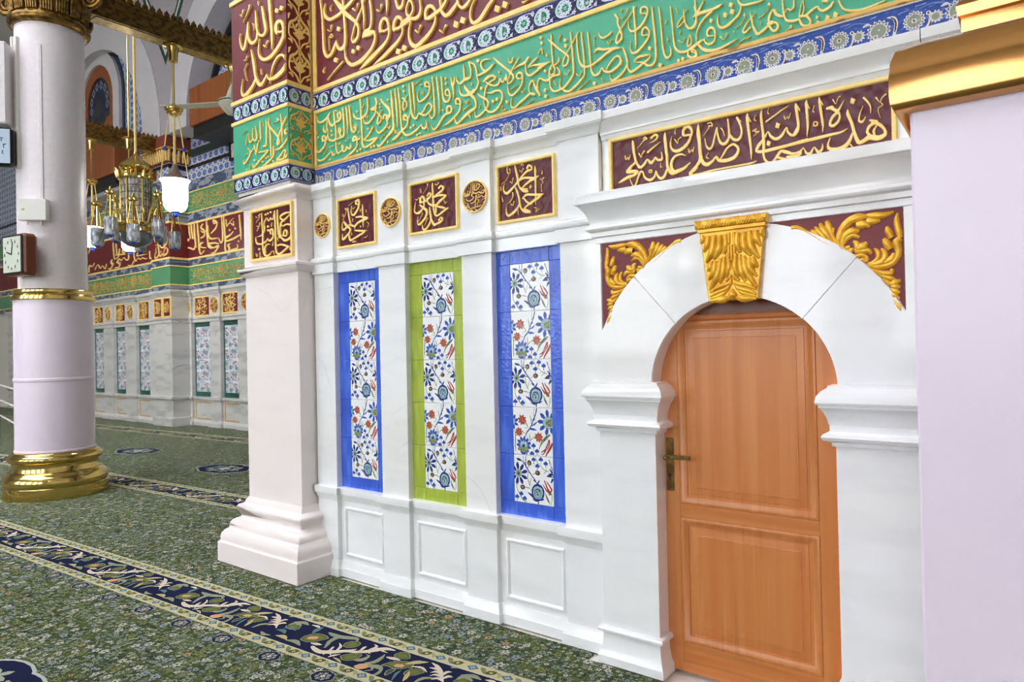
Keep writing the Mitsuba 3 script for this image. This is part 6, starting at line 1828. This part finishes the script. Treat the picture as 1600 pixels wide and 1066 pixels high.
# ================================================================== far wall (qibla wall)
struct(put('wall_far', cat([bx(-32, -14.2, 7.13, 7.6, 0, 10.2), bx(-14.2, 2, 7.40, 7.8, 0, 10.2)]), PLASTER), 'far wall: grey marble wainscot, flowered tiles and gilt inscriptions under arches')
WF = 'wall_far'
def wainscot(yf, spans, xa, xb):
    """spans: list of (kind, x0, x1); kind t = tile bay, p = pilaster."""
    plan_ = []
    for kind, a, b in spans:
        y = yf if kind == 't' else yf - 0.05
        plan_ += [(a, y), (b, y)]
        if kind == 'p':
            put('pilaster', bx(a, b, y, yf + 0.07, 0, 2.75, 0.003), GREYM, WF)
        else:
            put('dado_slab', bx(a, b, yf, yf + 0.07, 0, 0.60), GREYM, WF)
            put('gilt_moulding', frame(a + 0.05, b - 0.02, 0.13, 0.50, yf, [(0, 0), (0.006, 0.012), (0.022, 0.012), (0.028, 0.0)]), plain('m_tan', (196, 160, 112), 0.4) if 'm_tan' not in scene else 'm_tan', WF)
            put('plaque_slab', bx(a, b, yf, yf + 0.07, 2.16, 2.75), GREYM, WF)
            w = (b - a) / 2
            tp = key_of(WF + '__tile_panel')
            k = 0
            for i in range(6):
                for j in range(2):
                    key = tp + '__flower_tile' + (f'_{k:03d}' if k else ''); k += 1
                    scene[key] = {**_tile['AB'[(i + j) % 2]], 'bsdf': {'type': 'ref', 'id': GLAZE}, 'to_world': T().translate([a + 0.02 + j * (w - 0.01), yf + 0.04, 0.70 + i * 0.225]).scale([(w - 0.01) / 0.255, 1, 0.225 / 0.2545])}
            put('border_tile', bx(a, b, yf + 0.03, yf + 0.06, 0.60, 0.70), DGREENT, tp)
            put('border_tile', bx(a, b, yf + 0.03, yf + 0.06, 2.05, 2.16), DGREENT, tp)
            put('border_tile', bx(a, a + 0.025, yf + 0.03, yf + 0.06, 0.70, 2.05), DGREENT, tp)
    put('plinth_moulding', sweep(plan_, [(-0.05, 0), (0.04, 0), (0.04, 0.07), (0.01, 0.12), (-0.05, 0.125)]), GREYM, WF, smooth=30)
    put('dado_ledge', sweep(plan_, [(-0.05, 0.50), (0.01, 0.505), (0.035, 0.55), (0.05, 0.555), (0.05, 0.60), (-0.05, 0.602)]), GREYM, WF, smooth=30)
    put('architrave', sweep(plan_, [(-0.05, 2.14), (0.02, 2.145), (0.02, 2.20), (0.045, 2.22), (0.045, 2.25), (-0.05, 2.26)]), GREYM, WF, smooth=30)
    put('cornice', sweep(plan_, [(-0.05, 2.70), (0.02, 2.705), (0.03, 2.74), (0.06, 2.77), (0.065, 2.775), (0.065, 2.83), (-0.06, 2.835)]), GREYM, WF, smooth=30)
RIGHT = [('p', -14.37, -14.03), ('t', -14.03, -13.29), ('p', -13.29, -12.90), ('t', -12.90, -12.25), ('p', -12.25, -11.62), ('t', -11.62, -10.95), ('p', -10.95, -10.5), ('t', -10.5, -9.8), ('p', -9.8, -8.4)]
LEFT = [('p', -24.2, -23.6), ('t', -23.6, -22.9), ('p', -22.9, -22.2), ('t', -22.2, -21.5), ('p', -21.5, -20.4), ('t', -20.4, -19.4), ('p', -19.4, -18.29), ('t', -18.29, -17.61), ('p', -17.61, -17.10), ('t', -17.10, -16.47), ('p', -16.47, -15.95), ('t', -15.95, -15.30), ('p', -15.30, -14.83)]
wainscot(7.35, RIGHT, -14.4, -8)
wainscot(7.08, LEFT, -24, -14.8)
pr = key_of(WF + '__pier')
scene[pr] = {**mikit.ply(bx(-14.85, -14.10, 6.93, 7.5, 0, 5.48, 0.004)), 'bsdf': {'type': 'ref', 'id': GREYM}}
pp = [(-14.85, 7.4), (-14.85, 6.93), (-14.10, 6.93), (-14.10, 7.4)]
for nm, prof in (('plinth_moulding', [(-0.05, 0), (0.04, 0), (0.04, 0.16), (0.02, 0.18), (-0.05, 0.185)]), ('dado_ledge', [(-0.05, 0.52), (0.01, 0.525), (0.03, 0.56), (0.05, 0.565), (0.05, 0.61), (-0.05, 0.612)]),
                 ('architrave', [(-0.05, 2.14), (0.02, 2.145), (0.02, 2.20), (0.04, 2.22), (0.04, 2.25), (-0.05, 2.26)]), ('cornice', [(-0.05, 2.70), (0.02, 2.705), (0.05, 2.77), (0.055, 2.775), (0.055, 2.83), (-0.06, 2.835)])):
    put(nm, sweep(pp, prof), GREYM, pr, smooth=30)
# bands of writing and tiles
BANDS = [('tile_frieze', 2.835, 2.92, FRIEZEF), ('gilt_strip', 2.92, 2.945, GILD), ('green_field', 2.945, 3.31, 'm_far_green'), ('gilt_strip', 3.31, 3.335, GILD), ('tile_frieze', 3.335, 3.46, FRIEZEF), ('gilt_strip', 3.46, 3.50, GILD), ('maroon_field', 3.50, 4.20, MAROON),
         ('gilt_strip', 4.20, 4.245, GILD), ('tile_frieze', 4.245, 4.44, FRIEZEF), ('gilt_strip', 4.44, 4.46, GILD), ('green_field', 4.46, 4.87, 'm_far_green'), ('gilt_strip', 4.87, 4.89, GILD), ('tile_frieze', 4.89, 5.10, FRIEZEF), ('tile_frieze', 5.11, 5.36, PANE), ('dark_rail', 5.36, 5.43, BLACK)]
plain('m_far_green', lambda p, n, uv: mix(lin((96, 158, 112)), lin((74, 134, 96)), fbm(p.x * 3, p.y * 3, p.z * 3, 3)), 0.4)
for nm, z0, z1, mat in BANDS:
    g = 0.014 if nm == 'gilt_strip' else 0.0
    put(nm, bx(-32, -14.83, 7.03 - g, 7.2, z0, z1), mat, WF)
    put(nm, bx(-14.12, -4.6, 7.30 - g, 7.5, z0, z1), mat, WF)
    put(nm, bx(-14.87 - g, -14.08 + g, 6.905 - g, 7.45, z0, z1), mat, pr)
put('lettering', raised(writing('farright'), 7.30, 0.018, 0.002), GILD, WF)
put('lettering', raised(writing('farleft'), 7.03, 0.018, 0.002), GILD, WF)
put('lettering', raised(writing('piermaroon', None, lambda p: np.column_stack([(p[:, 0] + 4.24) * 1.05 - 14.47, (p[:, 1] - 3.64) * 1.08 + 3.85] + ([p[:, 2] * 1.05] if p.shape[1] == 3 else [])), 1.1, 3).intersection(sbox(-14.84, 3.51, -14.09, 4.19)), 6.905, 0.018, 0.002), GILD, pr)
_g = writing('green', lambda x: x < -2.0, None, 0.8, 3)
def fargreen(x0, x1, z0, z1, y, flip=1):
    p = affinity.affine_transform(_g, [(x1 - x0) / 1.86, 0, 0, (z1 - z0) / 0.37, 0, 0])
    b = p.bounds
    return raised(affinity.translate(p, x0 - b[0], z0 - b[1]), y, 0.010, 0.0015)
put('lettering', fargreen(-14.0, -11.2, 2.96, 3.295, 7.30), WORNGILD, WF)
put('lettering', fargreen(-14.0, -11.2, 4.48, 4.86, 7.30), WORNGILD, WF)
put('lettering', fargreen(-18.9, -16.9, 2.96, 3.295, 7.03), WORNGILD, WF)
put('lettering', fargreen(-16.9, -14.9, 2.96, 3.295, 7.03), WORNGILD, WF)
put('lettering', fargreen(-18.9, -16.0, 4.48, 4.86, 7.03), WORNGILD, WF)
# plaques and medallions on the far wall
def move_to(x, z, w, src):
    cx, cz, k = src
    return lambda p: np.column_stack([(p[:, 0] - cx) * w / k + x, (p[:, 1] - cz) * w / k + z] + ([p[:, 2] * w / k] if p.shape[1] == 3 else []))
SRC = [(-3.48, 2.34, 0.36), (-2.79, 2.34, 0.36), (-2.12, 2.33, 0.36)]
def farplaque(x, z, w, h, y, i, label):
    t = thing('calligraphy_plaque', label, 'plaque', 'calligraphy plaques on the far wall')
    labels[t].pop('group')
    put('frame', frame(x - w / 2, x + w / 2, z - h / 2, z + h / 2, y, [(0, 0), (0.002, 0.02), (0.028, 0.02), (0.03, 0.004)]), GILD, t)
    put('field', bx(x - w / 2 + 0.01, x + w / 2 - 0.01, y - 0.005, y + 0.01, z - h / 2 + 0.01, z + h / 2 - 0.01), MAROON, t)
    sel = [lambda q: q < -3.2, lambda q: -3.2 < q < -2.45, lambda q: q > -2.45][i]
    put('lettering', raised(writing('plaque', sel, move_to(x, z, w * 0.92, SRC[i]), 0.95, 3), y - 0.005, 0.014, 0.002), GILD, t)
farplaque(-13.64, 2.47, 0.62, 0.42, 7.35, 0, 'square gilt calligraphy plaque on the far wall, above the green-edged tile bay')
farplaque(-12.56, 2.49, 0.62, 0.42, 7.35, 1, 'square gilt calligraphy plaque on the far wall, above the tiles by the pink pier')
farplaque(-14.66, 2.47, 0.37, 0.42, 6.93, 2, 'gilt calligraphy plaque on the far grey pier, left one of its pair')
farplaque(-14.27, 2.47, 0.33, 0.42, 6.93, 0, 'gilt calligraphy plaque on the far grey pier, right one of its pair')
farplaque(-15.62, 2.47, 0.52, 0.42, 7.08, 2, 'gilt calligraphy plaque on the far wall just left of the grey pier')
farplaque(-16.78, 2.47, 0.52, 0.42, 7.08, 1, 'gilt calligraphy plaque on the far wall, second left of the grey pier')
farplaque(-17.95, 2.47, 0.52, 0.42, 7.08, 0, 'gilt calligraphy plaque on the far wall, right beside the round column')
farplaque(-22.55, 2.47, 0.56, 0.42, 7.03, 1, 'gilt calligraphy plaque on the far wall left of the round column')
for x, y, lb in ((-14.20, 7.30, 'round gilt medallion in the corner right of the far grey pier'), (-13.10, 7.30, 'round gilt medallion between two plaques on the far wall, right of the grey pier'), (-11.95, 7.30, 'round gilt medallion on the far wall touching the edge of the pink pier'),
                 (-16.21, 7.03, 'round gilt medallion on the far wall, left of the plaque next to the grey pier'), (-17.35, 7.03, 'round gilt medallion between the second and third plaques left of the far grey pier'), (-18.50, 7.03, 'round gilt medallion on the far wall half hidden by the round column')):
    medallion(x, 2.47, y, 0.17, lb, None, (MAROON, GILD))
# lunettes, arches, window
put('roundel_tiles', cat([bx(-32, -14.5, 7.10, 7.2, 5.43, 9.9), bx(-14.5, 2, 7.32, 7.45, 5.43, 9.9)]), PANE, WF)
ys = 6.85
def half_ring(cx, r0, r1, z0=5.98):
    return Point(cx, z0 + 0.12).buffer(r1, 64).difference(Point(cx, z0 + 0.12).buffer(r0, 64)).intersection(sbox(cx - 9, z0, cx + 9, 9.95))
LCX, RCX = -17.50, -10.90
ar = put('arch', plate(half_ring(LCX, 2.52, 3.28), ys, 0.04, 0.38), ARCHW, WF)
ar2 = put('arch', plate(half_ring(RCX, 2.24, 2.92), ys, 0.04, 0.42), ARCHW, WF)
put('arch_edge', plate(half_ring(LCX, 2.46, 2.52), 7.06, 0.03, 0.04), BLACK, ar)
put('arch_edge', plate(half_ring(RCX, 2.16, 2.24), 7.26, 0.03, 0.06), BLACK, ar2)
sp_ = sbox(-32, 5.98, 2, 10.15).difference(Point(LCX, 6.10).buffer(3.27, 64)).difference(Point(RCX, 6.10).buffer(2.91, 64)).difference(sbox(-32, 5.9, LCX, 9.3)).difference(sbox(RCX, 5.9, 3, 9.0))
put('spandrel_wall', plate(sp_, ys + 0.02, 0.03, 0.34), ARCHG, WF)
vee = Polygon([(-13.98, 7.42), (-14.86, 8.9), (-15.3, 9.9), (-12.2, 9.9), (-12.95, 8.9)])
v_ = put('spandrel_panel', plate(vee, ys, 0.012), plain('m_deep_green', (30, 62, 48), 0.5), WF)
put('white_border', plate(vee.buffer(-0.10).difference(vee.buffer(-0.16)), ys, 0.018), ARCHW, v_)
put('infill', plate(vee.buffer(-0.22), ys, 0.020), ARCHG, v_)
put('outline', plate(vee.buffer(0.09).difference(vee.buffer(0.05)), ys, 0.006), plain('m_teal_line', (120, 146, 146), 0.5), v_)
cp_ = put('capital', cat([bx(-15.0, -13.95, 6.78, 7.4, 5.74, 5.98, 0.01), bx(-14.93, -14.02, 6.85, 7.4, 5.46, 5.74, 0.02)]), plain('m_capital_red', (126, 62, 50), 0.4), pr)
put('gilt_leaves', cat([tube([[-14.93 + i * 0.101, 6.84, 5.47], [-14.93 + i * 0.101, 6.83, 5.62], [-14.93 + i * 0.101, 6.80, 5.71]], [0.03, 0.045, 0.02], 6) for i in range(10)] + [tube([[-14.01, 6.88 + i * 0.1, 5.47], [-14.0, 6.88 + i * 0.1, 5.62], [-13.97, 6.88 + i * 0.1, 5.71]], [0.03, 0.045, 0.02], 6) for i in range(5)] + [bx(-15.01, -13.94, 6.77, 7.4, 5.72, 5.745)]), WORNGILD, cp_, smooth=40)
struct(key_of('window_1'), 'round-arched window with wooden frame and dark stained glass, high on the far wall')
def archshape(x, z0, w, zs):
    return sbox(x - w, z0, x + w, zs).union(Point(x, zs).buffer(w, 32))
yy = 7.10
put('surround', plate(archshape(-17.75, 5.6, 1.22, 7.55).difference(archshape(-17.75, 5.6, 0.90, 7.55)), yy, 0.10), ARCHW, 'window_1')
put('dark_line', plate(archshape(-17.75, 5.6, 1.32, 7.55).difference(archshape(-17.75, 5.6, 1.22, 7.55)), yy, 0.03), plain('m_navy_line', (36, 48, 70), 0.4), 'window_1')
put('wood_frame', plate(archshape(-17.75, 5.6, 0.91, 7.55).difference(archshape(-17.75, 7.15, 0.62, 7.55)), yy, 0.05), WOODD if False else plain('m_orange_wood', woodfn((150, 84, 42), (126, 66, 30), (70, 34, 16)), 0.4), 'window_1')
put('stained_glass', plate(archshape(-17.75, 7.1, 0.64, 7.55), yy, 0.02), STAIN, 'window_1')
for i, a in enumerate(np.linspace(-0.2, PI + 0.2, 8)):
    q = Polygon(np.stack([-17.75 + 0.45 * math.cos(a) + 0.09 * np.cos(np.arange(4) * PI / 2), 7.55 + 0.45 * math.sin(a) + 0.11 * np.sin(np.arange(4) * PI / 2)], 1))
    put('clear_pane', plate(q.difference(q.buffer(-0.03)), yy, 0.028), plain('m_pale_pane', (120, 130, 150), 0.3) if 'm_pale_pane' not in scene else 'm_pale_pane', 'window_1')
OW = 'm_orange_wood'
for x0, x1, z0, z1, y0, lb in ((-18.95, -15.75, 5.46, 6.42, 6.55, 'brown wooden box gallery under the window'), (-12.62, -10.4, 5.80, 6.52, 6.60, 'orange-brown wooden box gallery behind the ceiling fan')):
    g_ = put('wooden_gallery', bx(x0, x1, y0, 7.098 if x0 < -15 else 7.318, z0, z1, 0.01), OW, WF)
    part_label(g_, lb)
    put('underside', bx(x0 + 0.05, x1 - 0.05, y0 + 0.05, 7.098 if x0 < -15 else 7.318, z0 - 0.22, z0), BLACK, g_)
put('string_course', bx(-13.9, -4.6, 7.22, 7.35, 5.60, 5.72, 0.01), plain('m_string', (30, 48, 46), 0.4), WF)
pf = put('marble_inset', bx(-12.35, -11.0, 7.28, 7.35, 5.28, 5.58), PINK, WF)
put('inset_frame', frame(-12.40, -10.95, 5.24, 5.62, 7.29, [(0, 0), (0.005, 0.03), (0.05, 0.03), (0.055, 0)]), BLACK, pf)
put('plaster_ledge', bx(-19.6, -15.2, 6.75, 7.1, 5.16, 5.26, 0.01), ARCHW, WF)

# ================================================================== tie beams
def beam(x, y0, y1, z0, z1, label):
    t = thing('tie_beam', label, 'beam')
    put('body', cat([bx(x - 0.11, x + 0.11, y0, y1, z0, z1, 0.006), bx(x - 0.13, x + 0.13, y0, y1, z1 - 0.04, z1, 0.006), bx(x - 0.125, x + 0.125, y0, y1, z0, z0 + 0.03, 0.005)]), BRONZE, t)
    put('underside_panel', bx(x - 0.09, x + 0.09, y0 + 0.1, y1 - 0.1, z0 - 0.006, z0, 0.002), 'm_beam_gilt', t)
    n = int((y1 - y0) / 0.085)
    for s in (-1, 1):
        put('cresting', cat([plate_x(x + s * 0.12, y0 + (i + 0.5) * (y1 - y0) / n, z1) for i in range(n)]), BRONZE, t)
    return t
plain('m_beam_gilt', gildfn((168, 140, 74), (128, 110, 50)), 0.25, metallic=0.7)
def plate_x(x, y, z):
    q = Polygon([(-0.034, 0), (0.034, 0), (0.034, 0.03), (0.016, 0.05), (0, 0.075), (-0.016, 0.05), (-0.034, 0.03)])
    m = trimesh.creation.extrude_polygon(q, 0.012, engine='earcut')
    v = m.vertices
    m.vertices = np.stack([x - 0.006 + v[:, 2], y + v[:, 0], z + v[:, 1]], 1)
    return m
beam(-8.56, 3.25, 7.28, 5.40, 5.68, 'gilt bronze tie beam with toothed cresting, from the round column towards the far wall')
beam(-14.45, 2.9, 6.84, 5.69, 5.97, 'gilt bronze tie beam farther back, ending at the far pier capital')

# ================================================================== hanging lamps
scene['m_lampglass'] = {'type': 'twosided', 'bsdf': {'type': 'diffuse', 'reflectance': rgb((240, 240, 240))}}
def lamp(x, y, zt, label, sc=1.0, group=None, power=LAMP, top=None):
    """zt: height of the hook; the bell hangs on a rod and three chains."""
    t = thing('hanging_lamp', label, 'lamp', group)
    zc = zt - 0.78 * sc
    put('hook_cup', lathe([(0.02, -0.20), (0.052, -0.20), (0.060, -0.08), (0.075, -0.02), (0.115, -0.012), (0.115, 0.0)], 24, (x, y, zt)), BRASS, t, smooth=35)
    put('rod', tube([[x, y, top or zt - 0.1], [x, y, zc]], 0.014 * sc, 8), BRASS, t, smooth=40)
    put('crown', lathe([(0.02, -0.10), (0.06, -0.095), (0.09, -0.07), (0.075, -0.055), (0.105, -0.035), (0.11, -0.015), (0.09, 0.0), (0.05, 0.02), (0.02, 0.05)], 24, (x, y, zc)), BRASS, t, smooth=35)
    zg = zc - 0.92 * sc      # rim of the glass
    for k in range(3):
        a = 0.5 + k * 2 * PI / 3
        e = [x + 0.182 * math.cos(a), y + 0.182 * math.sin(a), zg]
        put('chain', tube([[x + 0.06 * math.cos(a), y + 0.06 * math.sin(a), zc - 0.08], e], 0.008, 6), GILD, t)
        m_ = np.array([x + 0.06 * math.cos(a), y + 0.06 * math.sin(a), zc - 0.08]) * 0.45 + np.array(e) * 0.55
        put('bead', trimesh.creation.icosphere(2, 0.026).apply_translation(m_), FINIAL, t, smooth=True)
    put('inner_rod', tube([[x, y, zc - 0.08], [x, y, zg + 0.10]], 0.016, 8), GILD, t)
    put('lid', lathe([(0.165, 0.0), (0.132, 0.02), (0.082, 0.07), (0.050, 0.13), (0.025, 0.20)], 28, (x, y, zg)), plain('m_lid', (128, 108, 96), 0.4) if 'm_lid' not in scene else 'm_lid', t, smooth=35)
    g = mikit.ply(lathe([(0.008, -0.40), (0.08, -0.395), (0.115, -0.37), (0.140, -0.32), (0.148, -0.24), (0.148, -0.08), (0.154, -0.04), (0.172, -0.01), (0.180, 0.0)], 32, (x, y, zg)), None, 35)
    key = t + '__glass_bell'
    scene[key] = {**g, 'bsdf': {'type': 'ref', 'id': 'm_lampglass'}, 'emitter': {'type': 'area', 'radiance': {'type': 'rgb', 'value': [power, power * 0.97, power * 0.92]}}}
    put('finial', lathe([(0.012, -0.47), (0.035, -0.45), (0.030, -0.42), (0.05, -0.40)], 16, (x, y, zg)), FINIAL, t, smooth=35)
    return t
lamp(-8.56, 4.28, 5.39, 'white glowing bell lamp on three chains, hanging from the nearer beam right of the chandelier')
lamp(-14.45, 5.60, 5.69, 'white glowing bell lamp half hidden behind the chandelier cups, hanging from the farther beam')
lamp(-13.2, 5.75, 5.5, 'white glowing lamp mostly hidden behind the chandelier bowl', top=10.2)
lamp(-13.6, 3.35, 5.25, 'white glowing bell lamp cut by the left edge of the picture', top=10.2)
for x, y, lb in ((-2.66, -1.2, 'nearest to the camera'), (-7.4, -6.8, 'in the second row back'), (-6.7, -10.2, 'in the third row back')):
    lamp(x, y, 5.40, 'white glowing bell lamp outside the picture, ' + lb, 1.0, None, top=10.2)

# ================================================================== chandelier
def chandelier(x, y, zt, k, label):
    t = thing('chandelier', label, 'chandelier')
    L = lambda prof, n=32, dz=0: lathe([(r * k, (z + dz) * k) for r, z in prof], n, (x, y, zt))
    put('rod', tube([[x, y, zt + 0.08 * k], [x, y, 10.2]], 0.018, 8), GILD, t)
    put('dome', L([(0.02, 0.10), (0.03, 0.06), (0.05, 0.03), (0.12, -0.03), (0.20, -0.09), (0.225, -0.14), (0.21, -0.18), (0.16, -0.215), (0.14, -0.23)]), BRASS, t, smooth=40)
    put('crown', cat([L([(0.20, -0.235), (0.24, -0.24), (0.25, -0.28), (0.235, -0.32), (0.20, -0.33)])] + [tube([[x + 0.235 * k * math.cos(a), y + 0.235 * k * math.sin(a), zt - 0.30 * k], [x + 0.25 * k * math.cos(a), y + 0.25 * k * math.sin(a), zt - 0.23 * k], [x + 0.285 * k * math.cos(a), y + 0.285 * k * math.sin(a), zt - 0.185 * k]], [0.026 * k, 0.03 * k, 0.006 * k], 6) for a in np.arange(16) * PI / 8]), BRASS, t, smooth=40)
    b = put('lantern', L([(0.195, -0.33), (0.195, -0.98)], 24), GLASSCUP, t, smooth=40)
    put('gilt_bar', cat([tube([[x + 0.2 * k * math.cos(a), y + 0.2 * k * math.sin(a), zt - 0.33 * k], [x + 0.2 * k * math.cos(a), y + 0.2 * k * math.sin(a), zt - 0.98 * k]], 0.018 * k, 6) for a in np.arange(6) * PI / 3]), BRASS, b)
    put('lattice', cat([tube([[x + 0.198 * k * math.cos(a), y + 0.198 * k * math.sin(a), zt - 0.33 * k], [x + 0.198 * k * math.cos(a), y + 0.198 * k * math.sin(a), zt - 0.98 * k]], 0.005 * k, 4) for a in np.arange(24) * PI / 12] + [L([(0.194, z), (0.203, z + 0.006), (0.194, z + 0.012)]) for z in (-0.43, -0.53, -0.63, -0.73, -0.83, -0.93)]), AGED, b)
    put('lower_ring', L([(0.19, -0.96), (0.25, -0.97), (0.255, -1.0), (0.24, -1.03), (0.245, -1.09), (0.23, -1.11), (0.19, -1.12)]), BRASS, t, smooth=30)
    put('glass_bowl', L([(0.225, -1.11), (0.22, -1.17), (0.19, -1.24), (0.12, -1.29), (0.04, -1.31), (0.01, -1.315)]), plain('m_bowl', (92, 94, 98), 0.12, spec=0.8), t, smooth=40)
    for i in range(8):
        a = 0.28 + i * PI / 4
        low = 0.12 if i % 2 else 0.0
        rr = (0.50 if i % 2 else 0.42) * k
        cx, cy = x + rr * math.cos(a), y + rr * math.sin(a)
        A = lambda r, z: [x + r * k * math.cos(a), y + r * k * math.sin(a), zt + z * k]
        arm = put('arm', tube([A(0.21, -0.98), A(0.28, -0.78), A(rr / k * 0.8, -0.66 - low), A(rr / k, -0.60 - low)], 0.014 * k, 6), BRASS, t, smooth=40)
        q = lambda prof, n=20: lathe([(r * k, (z - low) * k) for r, z in prof], n, (cx, cy, zt))
        put('cup_crown', q([(0.012, -0.50), (0.02, -0.54), (0.05, -0.555), (0.075, -0.575), (0.07, -0.60), (0.03, -0.615)]), BRASS, arm, smooth=35)
        put('cup_chains', cat([tube([[cx + 0.03 * k * math.cos(b), cy + 0.03 * k * math.sin(b), zt - (0.60 + low) * k], [cx + 0.085 * k * math.cos(b), cy + 0.085 * k * math.sin(b), zt - (0.92 + low) * k]], 0.007 * k, 5) for b in a + np.arange(3) * 2 * PI / 3] + [tube([[cx, cy, zt - (0.6 + low) * k], [cx, cy, zt - (0.94 + low) * k]], 0.014 * k, 6)]), BRASS, arm)
        put('glass_cup', q([(0.02, -0.93), (0.085, -0.94), (0.09, -0.96), (0.085, -0.98), (0.085, -1.16), (0.07, -1.185), (0.03, -1.195), (0.01, -1.22)]), GLASSCUP, arm, smooth=35)
        put('cup_finial', q([(0.045, -1.185), (0.03, -1.21), (0.006, -1.225)]), FINIAL, arm, smooth=35)
    return t
chandelier(-10.12, 4.5, 4.30, 0.97, 'brass chandelier with glass lantern and eight grey glass cups, left of the bright lamp')

# ================================================================== ceiling fan
t = thing('ceiling_fan', 'cream ceiling fan on a short rod at the edge of the pink pier', 'fan')
fx, fy = -8.56, 5.105
IV = plain('m_ivory', (206, 204, 188), 0.35)
put('hook_cup', lathe([(0.02, -0.26), (0.055, -0.26), (0.06, -0.10), (0.08, -0.03), (0.11, -0.015), (0.11, 0.0)], 24, (fx, fy, 5.40)), BRASS, t, smooth=35)
put('rod', tube([[fx, fy, 5.2], [fx, fy, 4.98]], 0.022, 10), IV, t)
put('motor', lathe([(0.02, -0.26), (0.10, -0.24), (0.16, -0.17), (0.20, -0.11), (0.20, -0.07), (0.13, -0.04), (0.10, 0.0), (0.08, 0.07), (0.04, 0.16)], 32, (fx, fy, 4.98)), IV, t, smooth=40)
put('dark_ring', lathe([(0.196, -0.10), (0.204, -0.095), (0.204, -0.085), (0.196, -0.08)], 32, (fx, fy, 4.98)), BLACK, t)
for k in range(3):
    a = 3.69 + k * 2 * PI / 3
    e, s_ = np.array([math.cos(a), math.sin(a), 0]), np.array([-math.sin(a), math.cos(a), 0])
    o = np.array([fx, fy, 4.89])
    m_ = bx(0.17, 1.05, -0.055, 0.055, -0.006, 0.006, 0.003)
    v = m_.vertices
    put('blade', trimesh.Trimesh(o + v[:, :1] * e + v[:, 1:2] * (s_ + [0, 0, 0.2]) + v[:, 2:] * [0, 0, 1.0], m_.faces, process=False), IV, t)

# ================================================================== rope barrier beyond the round column
t = thing('barrier', 'thin white barrier rails beside the round column at the left edge', 'barrier')
B0, B1 = np.array([-15.3, 4.28, 0]), np.array([-10.16, 3.42, 0])
for h_ in (0.42, 0.70, 0.98):
    put('rail', tube([B0 + [0, 0, h_ + 0.02], (B0 + B1) / 2 + [0, 0, h_ - 0.02], B1 + [0, 0, h_]], 0.016, 6), WHITEP, t)
put('post', tube([B1, B1 + [0, 0, 1.02]], 0.028, 10), BLACK, t)
put('post', tube([B0, B0 + [0, 0, 1.02]], 0.028, 10), BLACK, t)
